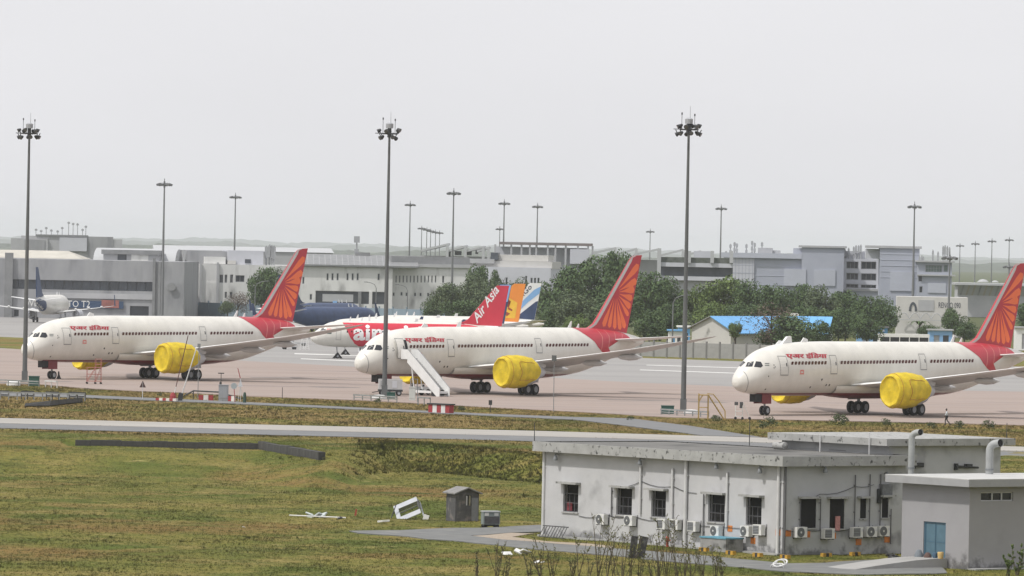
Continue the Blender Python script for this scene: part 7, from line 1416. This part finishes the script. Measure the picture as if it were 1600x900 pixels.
for px, D, yt, w_, k, lab in ((1088, 1390, 440, 60, 'l', 'yellow-green tree below the terrace glazing'), (1133, 1380, 424, 84, 'l', 'tall light green tree before the grey block left end'), (1176, 1370, 436, 62, 'd', 'dark tree before the gridded wall'), (1212, 1360, 440, 66, 'd', 'dark tree behind the brown bare tree'), (1248, 1390, 438, 60, 'd', 'dark tree below the recessed panels'), (1288, 1360, 444, 70, 'g', 'grey-green tree before the balcony frame corner'), (1322, 1370, 450, 60, 'd', 'dark tree below the balcony frame'), (1352, 1340, 458, 58, 'd', 'dark tree right of the balcony frame'), (1384, 1350, 462, 52, 'd', 'dark tree left of the lettered hall'), (1310, 1310, 478, 70, 'd', 'lower dark tree right of the water tank'), (1355, 1300, 486, 60, 'd', 'lower dark tree behind the airliner crown aerial'), (1110, 1330, 470, 60, 'l', 'low light tree above the blue roof ridge'), (1160, 1330, 470, 70, 'd', 'low dark tree above the blue roof'), (1492, 1420, 478, 48, 'd', 'rounded dark tree before the large lettering'), (1508, 1400, 502, 40, 'd', 'small dark tree at the third sun tail foot'), (1615, 1430, 470, 60, 'd', 'dark tree right of the third sun tail'), (1445, 1410, 506, 30, 'd', 'low dark shrub tree behind the bus'), (1460, 1440, 508, 34, 'd', 'low shrub before the lettered hall'), (1265, 1320, 475, 60, 'd', 'dark tree between brown tree and water tank')): tree(lab, px, D, yt, w_, k, grpC)
tree('brown half bare tree in front of the blue roof', 1208, 1220, 474, 100, 'b', None); tree('green bushy tree beside the brown bare tree before the blue roof', 1243, 1215, 490, 84, 'd', None); tree('small sparse tree in front of the bright blue roof sheets', 1150, 1218, 500, 26, 'l', None, hmin=.5)
tree('broad dark tree before the annex beside the first sun tail', 409, 1610, 413, 58, 'd', None); tree('dark tree behind the first sun tail leading edge', 432, 1640, 418, 50, 'd', None); tree('leafless greyish tree in front of the annex windows', 372, 1600, 455, 44, 'b', None); tree('low olive bush tree at the annex foot', 356, 1590, 468, 30, 'g', None)
tree('dark tree beside the water tank stand', 1283, 1225, 500, 50, 'd', None); tree('low dark tree hiding the verandah end', 1200, 1225, 512, 44, 'd', None)
tree('dark tree beyond the terminal left of the pavilion roof tank', 1040, 1900, 425, 30, 'd', None)
# palm by the lettered hall
p = Vector((XD(1437, 1480, 510), 1480, 0)); r = thing('palm_tree', 'small palm with drooping fronds before the lettered hall', 'tree', p); z = A(1437, 508, 1480).z; MB().tube((0, 0, -.1), (0, 0, z), .3, .22, 8).build('trunk', bark, r)
for k in range(11):
    a = 6.283 * k / 11; mb = MB(); pr = None
    for s_ in range(5):
        t = s_ / 4; c = Vector((math.cos(a) * 3.4 * t, math.sin(a) * 3.4 * t, z + 1.6 * math.sin(t * 2.4) - 1.0 * t)); w_ = .35 * (1 - t * .8); n_ = Vector((-math.sin(a), math.cos(a), 0)) * w_
        if pr: mb.add([pr[0], pr[1], c + n_, c - n_], [(0, 1, 2, 3)])
        pr = (c - n_, c + n_)
    mb.build('frond', leaf_d, r)

# verge bushes and foreground weeds
stem_m = M('weed_stem', (.075, .06, .035), .95, .2, 3); weed_leaf = leaf_mat('weed_leaf', (.05, .06, .022), (.15, .15, .06))
def weed(px, py, D, h, seed, label, leafy=.5, spread=.5, mat=weed_leaf, name='tall_weed', group='tall dry weeds at the field edge'):
    rr = random.Random(seed); zb = float(terr(XD(px, D, py), D)) if D < 650 else 0; r = thing(name, label, 'weed', (XD(px, D, py), D, zb), 0, group); st = MB(); lv = []
    for k in range(rr.randint(4, 7)):
        a = rr.uniform(0, 6.28); tip = Vector((math.cos(a) * spread * rr.uniform(.3, 1) * h * .5, math.sin(a) * spread * h * .4, h * rr.uniform(.6, 1))); b_ = Vector((rr.uniform(-.15, .15), rr.uniform(-.15, .15), -.05)); mid = (b_ + tip) / 2 + Vector((rr.uniform(-.12, .12), 0, .1)); st.tube(b_, mid, .034, .026, 4, 0, False); st.tube(mid, tip, .026, .012, 4, 0, False)
        for q in range(5):
            t = rr.uniform(.3, 1); c = mid + (tip - mid) * t if rr.random() > .3 else b_ + (mid - b_) * t; e_ = c + Vector((rr.uniform(-.3, .3), rr.uniform(-.2, .2), rr.uniform(.1, .35))) * (h * .35); st.tube(c, e_, .016, .008, 4, 0, False)
            for m_ in range(int(8 * leafy) + 1): lv.append((c + (e_ - c) * rr.uniform(.2, 1.05), rr))
    st.build('stems', stem_m, r); mb = MB()
    for c, rr in lv:
        a = Vector((rr.uniform(-1, 1), rr.uniform(-1, 1), rr.uniform(-.4, 1))).normalized() * rr.uniform(.05, .1); b = a.orthogonal().normalized() * a.length * .45; c = c + Vector((rr.uniform(-.04, .04), rr.uniform(-.04, .04), rr.uniform(-.04, .04))); mb.add([c - a, c + b, c + a, c - b], [(0, 1, 2, 3)])
    mb.build('leaves', mat, r)
for i, (px, h, leafy) in enumerate(((745, 1.6, .3), (775, 2.4, .4), (790, 1.5, .6), (845, 2.6, .6), (862, 1.8, .4), (893, 1.4, .4), (905, 3.0, .5), (922, 1.5, .4), (936, 4.1, .3), (950, 3.6, .5), (958, 3.9, .4), (973, 3.8, .3), (985, 2.8, .5), (1000, 1.9, .7), (1017, 1.6, .4), (1030, 3.2, .4), (1042, 3.9, .5), (1058, 4.1, .4), (1070, 3.0, .6), (1082, 2.2, .4), (1098, 2.4, .5), (1118, 2.1, .4), (828, 1.5, .6), (1130, 1.8, .6))):
    weed(px, 905, 418.5 - (i % 4) * 1.2, h * 1.12, 60 + i, 'tall dry weed with bare branching stems before the path, ' + ('leafier' if leafy > .5 else 'sparser') + ' kind', leafy, .62, group='tall dry weeds at the field edge, ' + ('leafier' if leafy > .5 else 'sparser') + ' kind')
weed(1590, 900, 432, 2.2, 99, 'leafy green bush at the shed corner', 6, .9, leaf_mat('bush_leaf', (.04, .075, .02), (.14, .18, .06)), 'bush', None); weed(1575, 903, 431, 1.5, 98, 'lower leafy sprig beside the corner bush', 5, .8, leaf_mat('bush_leaf2', (.04, .075, .02), (.14, .18, .06)), 'bush', None)
vb = leaf_mat('verge_bush_leaf', (.035, .055, .025), (.10, .12, .06))
for i, (px, py, h) in enumerate(((1198, 668, 1.4), (1312, 663, 1.5), (1385, 664, .9), (1455, 668, .8), (1500, 668, .9), (1545, 668, 1.1), (1120, 658, .9), (985, 656, .6), (250, 618, .5), (590, 629, .7), (722, 640, .7))):
    p = G(px, py); rr = random.Random(i); V, n_k = crown_mesh(200 + i, 500, .10); o_ = obj('verge_bush', quads_mesh('verge_bush', V * np.array([h * .9, h * .7, h * .62]) + np.array([0, 0, h * .45]), n_k, vb), None, (p.x, p.y, -.1), 'low green bush growing on the dry verge beside the apron', 'bush', 'low bushes on the apron verge')

# ------------------------------------------------------------------ grass cover
POLY_EX += [[tuple(BP(a, b)[:2]) for a, b in ((-.3, -.3), (LA + .1, -.3), (LA + .1, 12.5), (16, 25), (-.3, 25))], [tuple(SP(a, b)[:2]) for a, b in ((-.3, -.3), (7.5, -.3), (7.5, 13), (-.3, 13))]]
fx = lambda y, u: u * (y * .0865 + 3)
def bank(x, y):
    b = bank_w(x); wy = wallpts[2].y; cd_ = np.interp(x, cX, cD); dc = wy * (1 - b) + b * cd_; run = 26 * (1 - b) + b * (cd_ - np.interp(x, tX, tD))
    return (y < np.maximum(dc, cd_) + 1.5) & (y > np.minimum(dc - run, np.interp(x, tX, tD)) - 2) & (x > WX1 + 4.0 + 1.5 * np.sin(y * .9))
tufts('field_grass', fx, (398, 650), 210000, (.03, .13), (.03, .075), 2, lambda x, y: ~bank(x, y), 2)
tufts('field_weeds', fx, (398, 640), 1300, (.12, .3), (.03, .06), 8, lambda x, y: _wave(x * .5 + 3, y * .35) > .22, 5)
rough = GM('bank_grass', .92, True)
tufts('bank_grass', fx, (560, 720), 150000, (.10, .45), (.025, .06), 4, bank, 3, rough, .5)
tufts('verge_grass', fx, (648, 860), 90000, (.05, .22), (.035, .08), 3, None, 4)

# ------------------------------------------------------------------ haze: one closed box of even air
hz = bpy.data.materials.new('haze_air'); hz.use_nodes = True; t = hz.node_tree; t.nodes.clear(); pv = t.nodes.new('ShaderNodeVolumePrincipled'); om = t.nodes.new('ShaderNodeOutputMaterial'); t.links.new(pv.outputs[0], om.inputs['Volume'])
pv.inputs['Color'].default_value = (.86, .89, .94, 1); pv.inputs['Density'].default_value = 4.2e-5; pv.inputs['Anisotropy'].default_value = .0
MB().box(-9000, 9000, -300, 33000, -4.0, 95).build('haze', hz, None, kind='stuff')
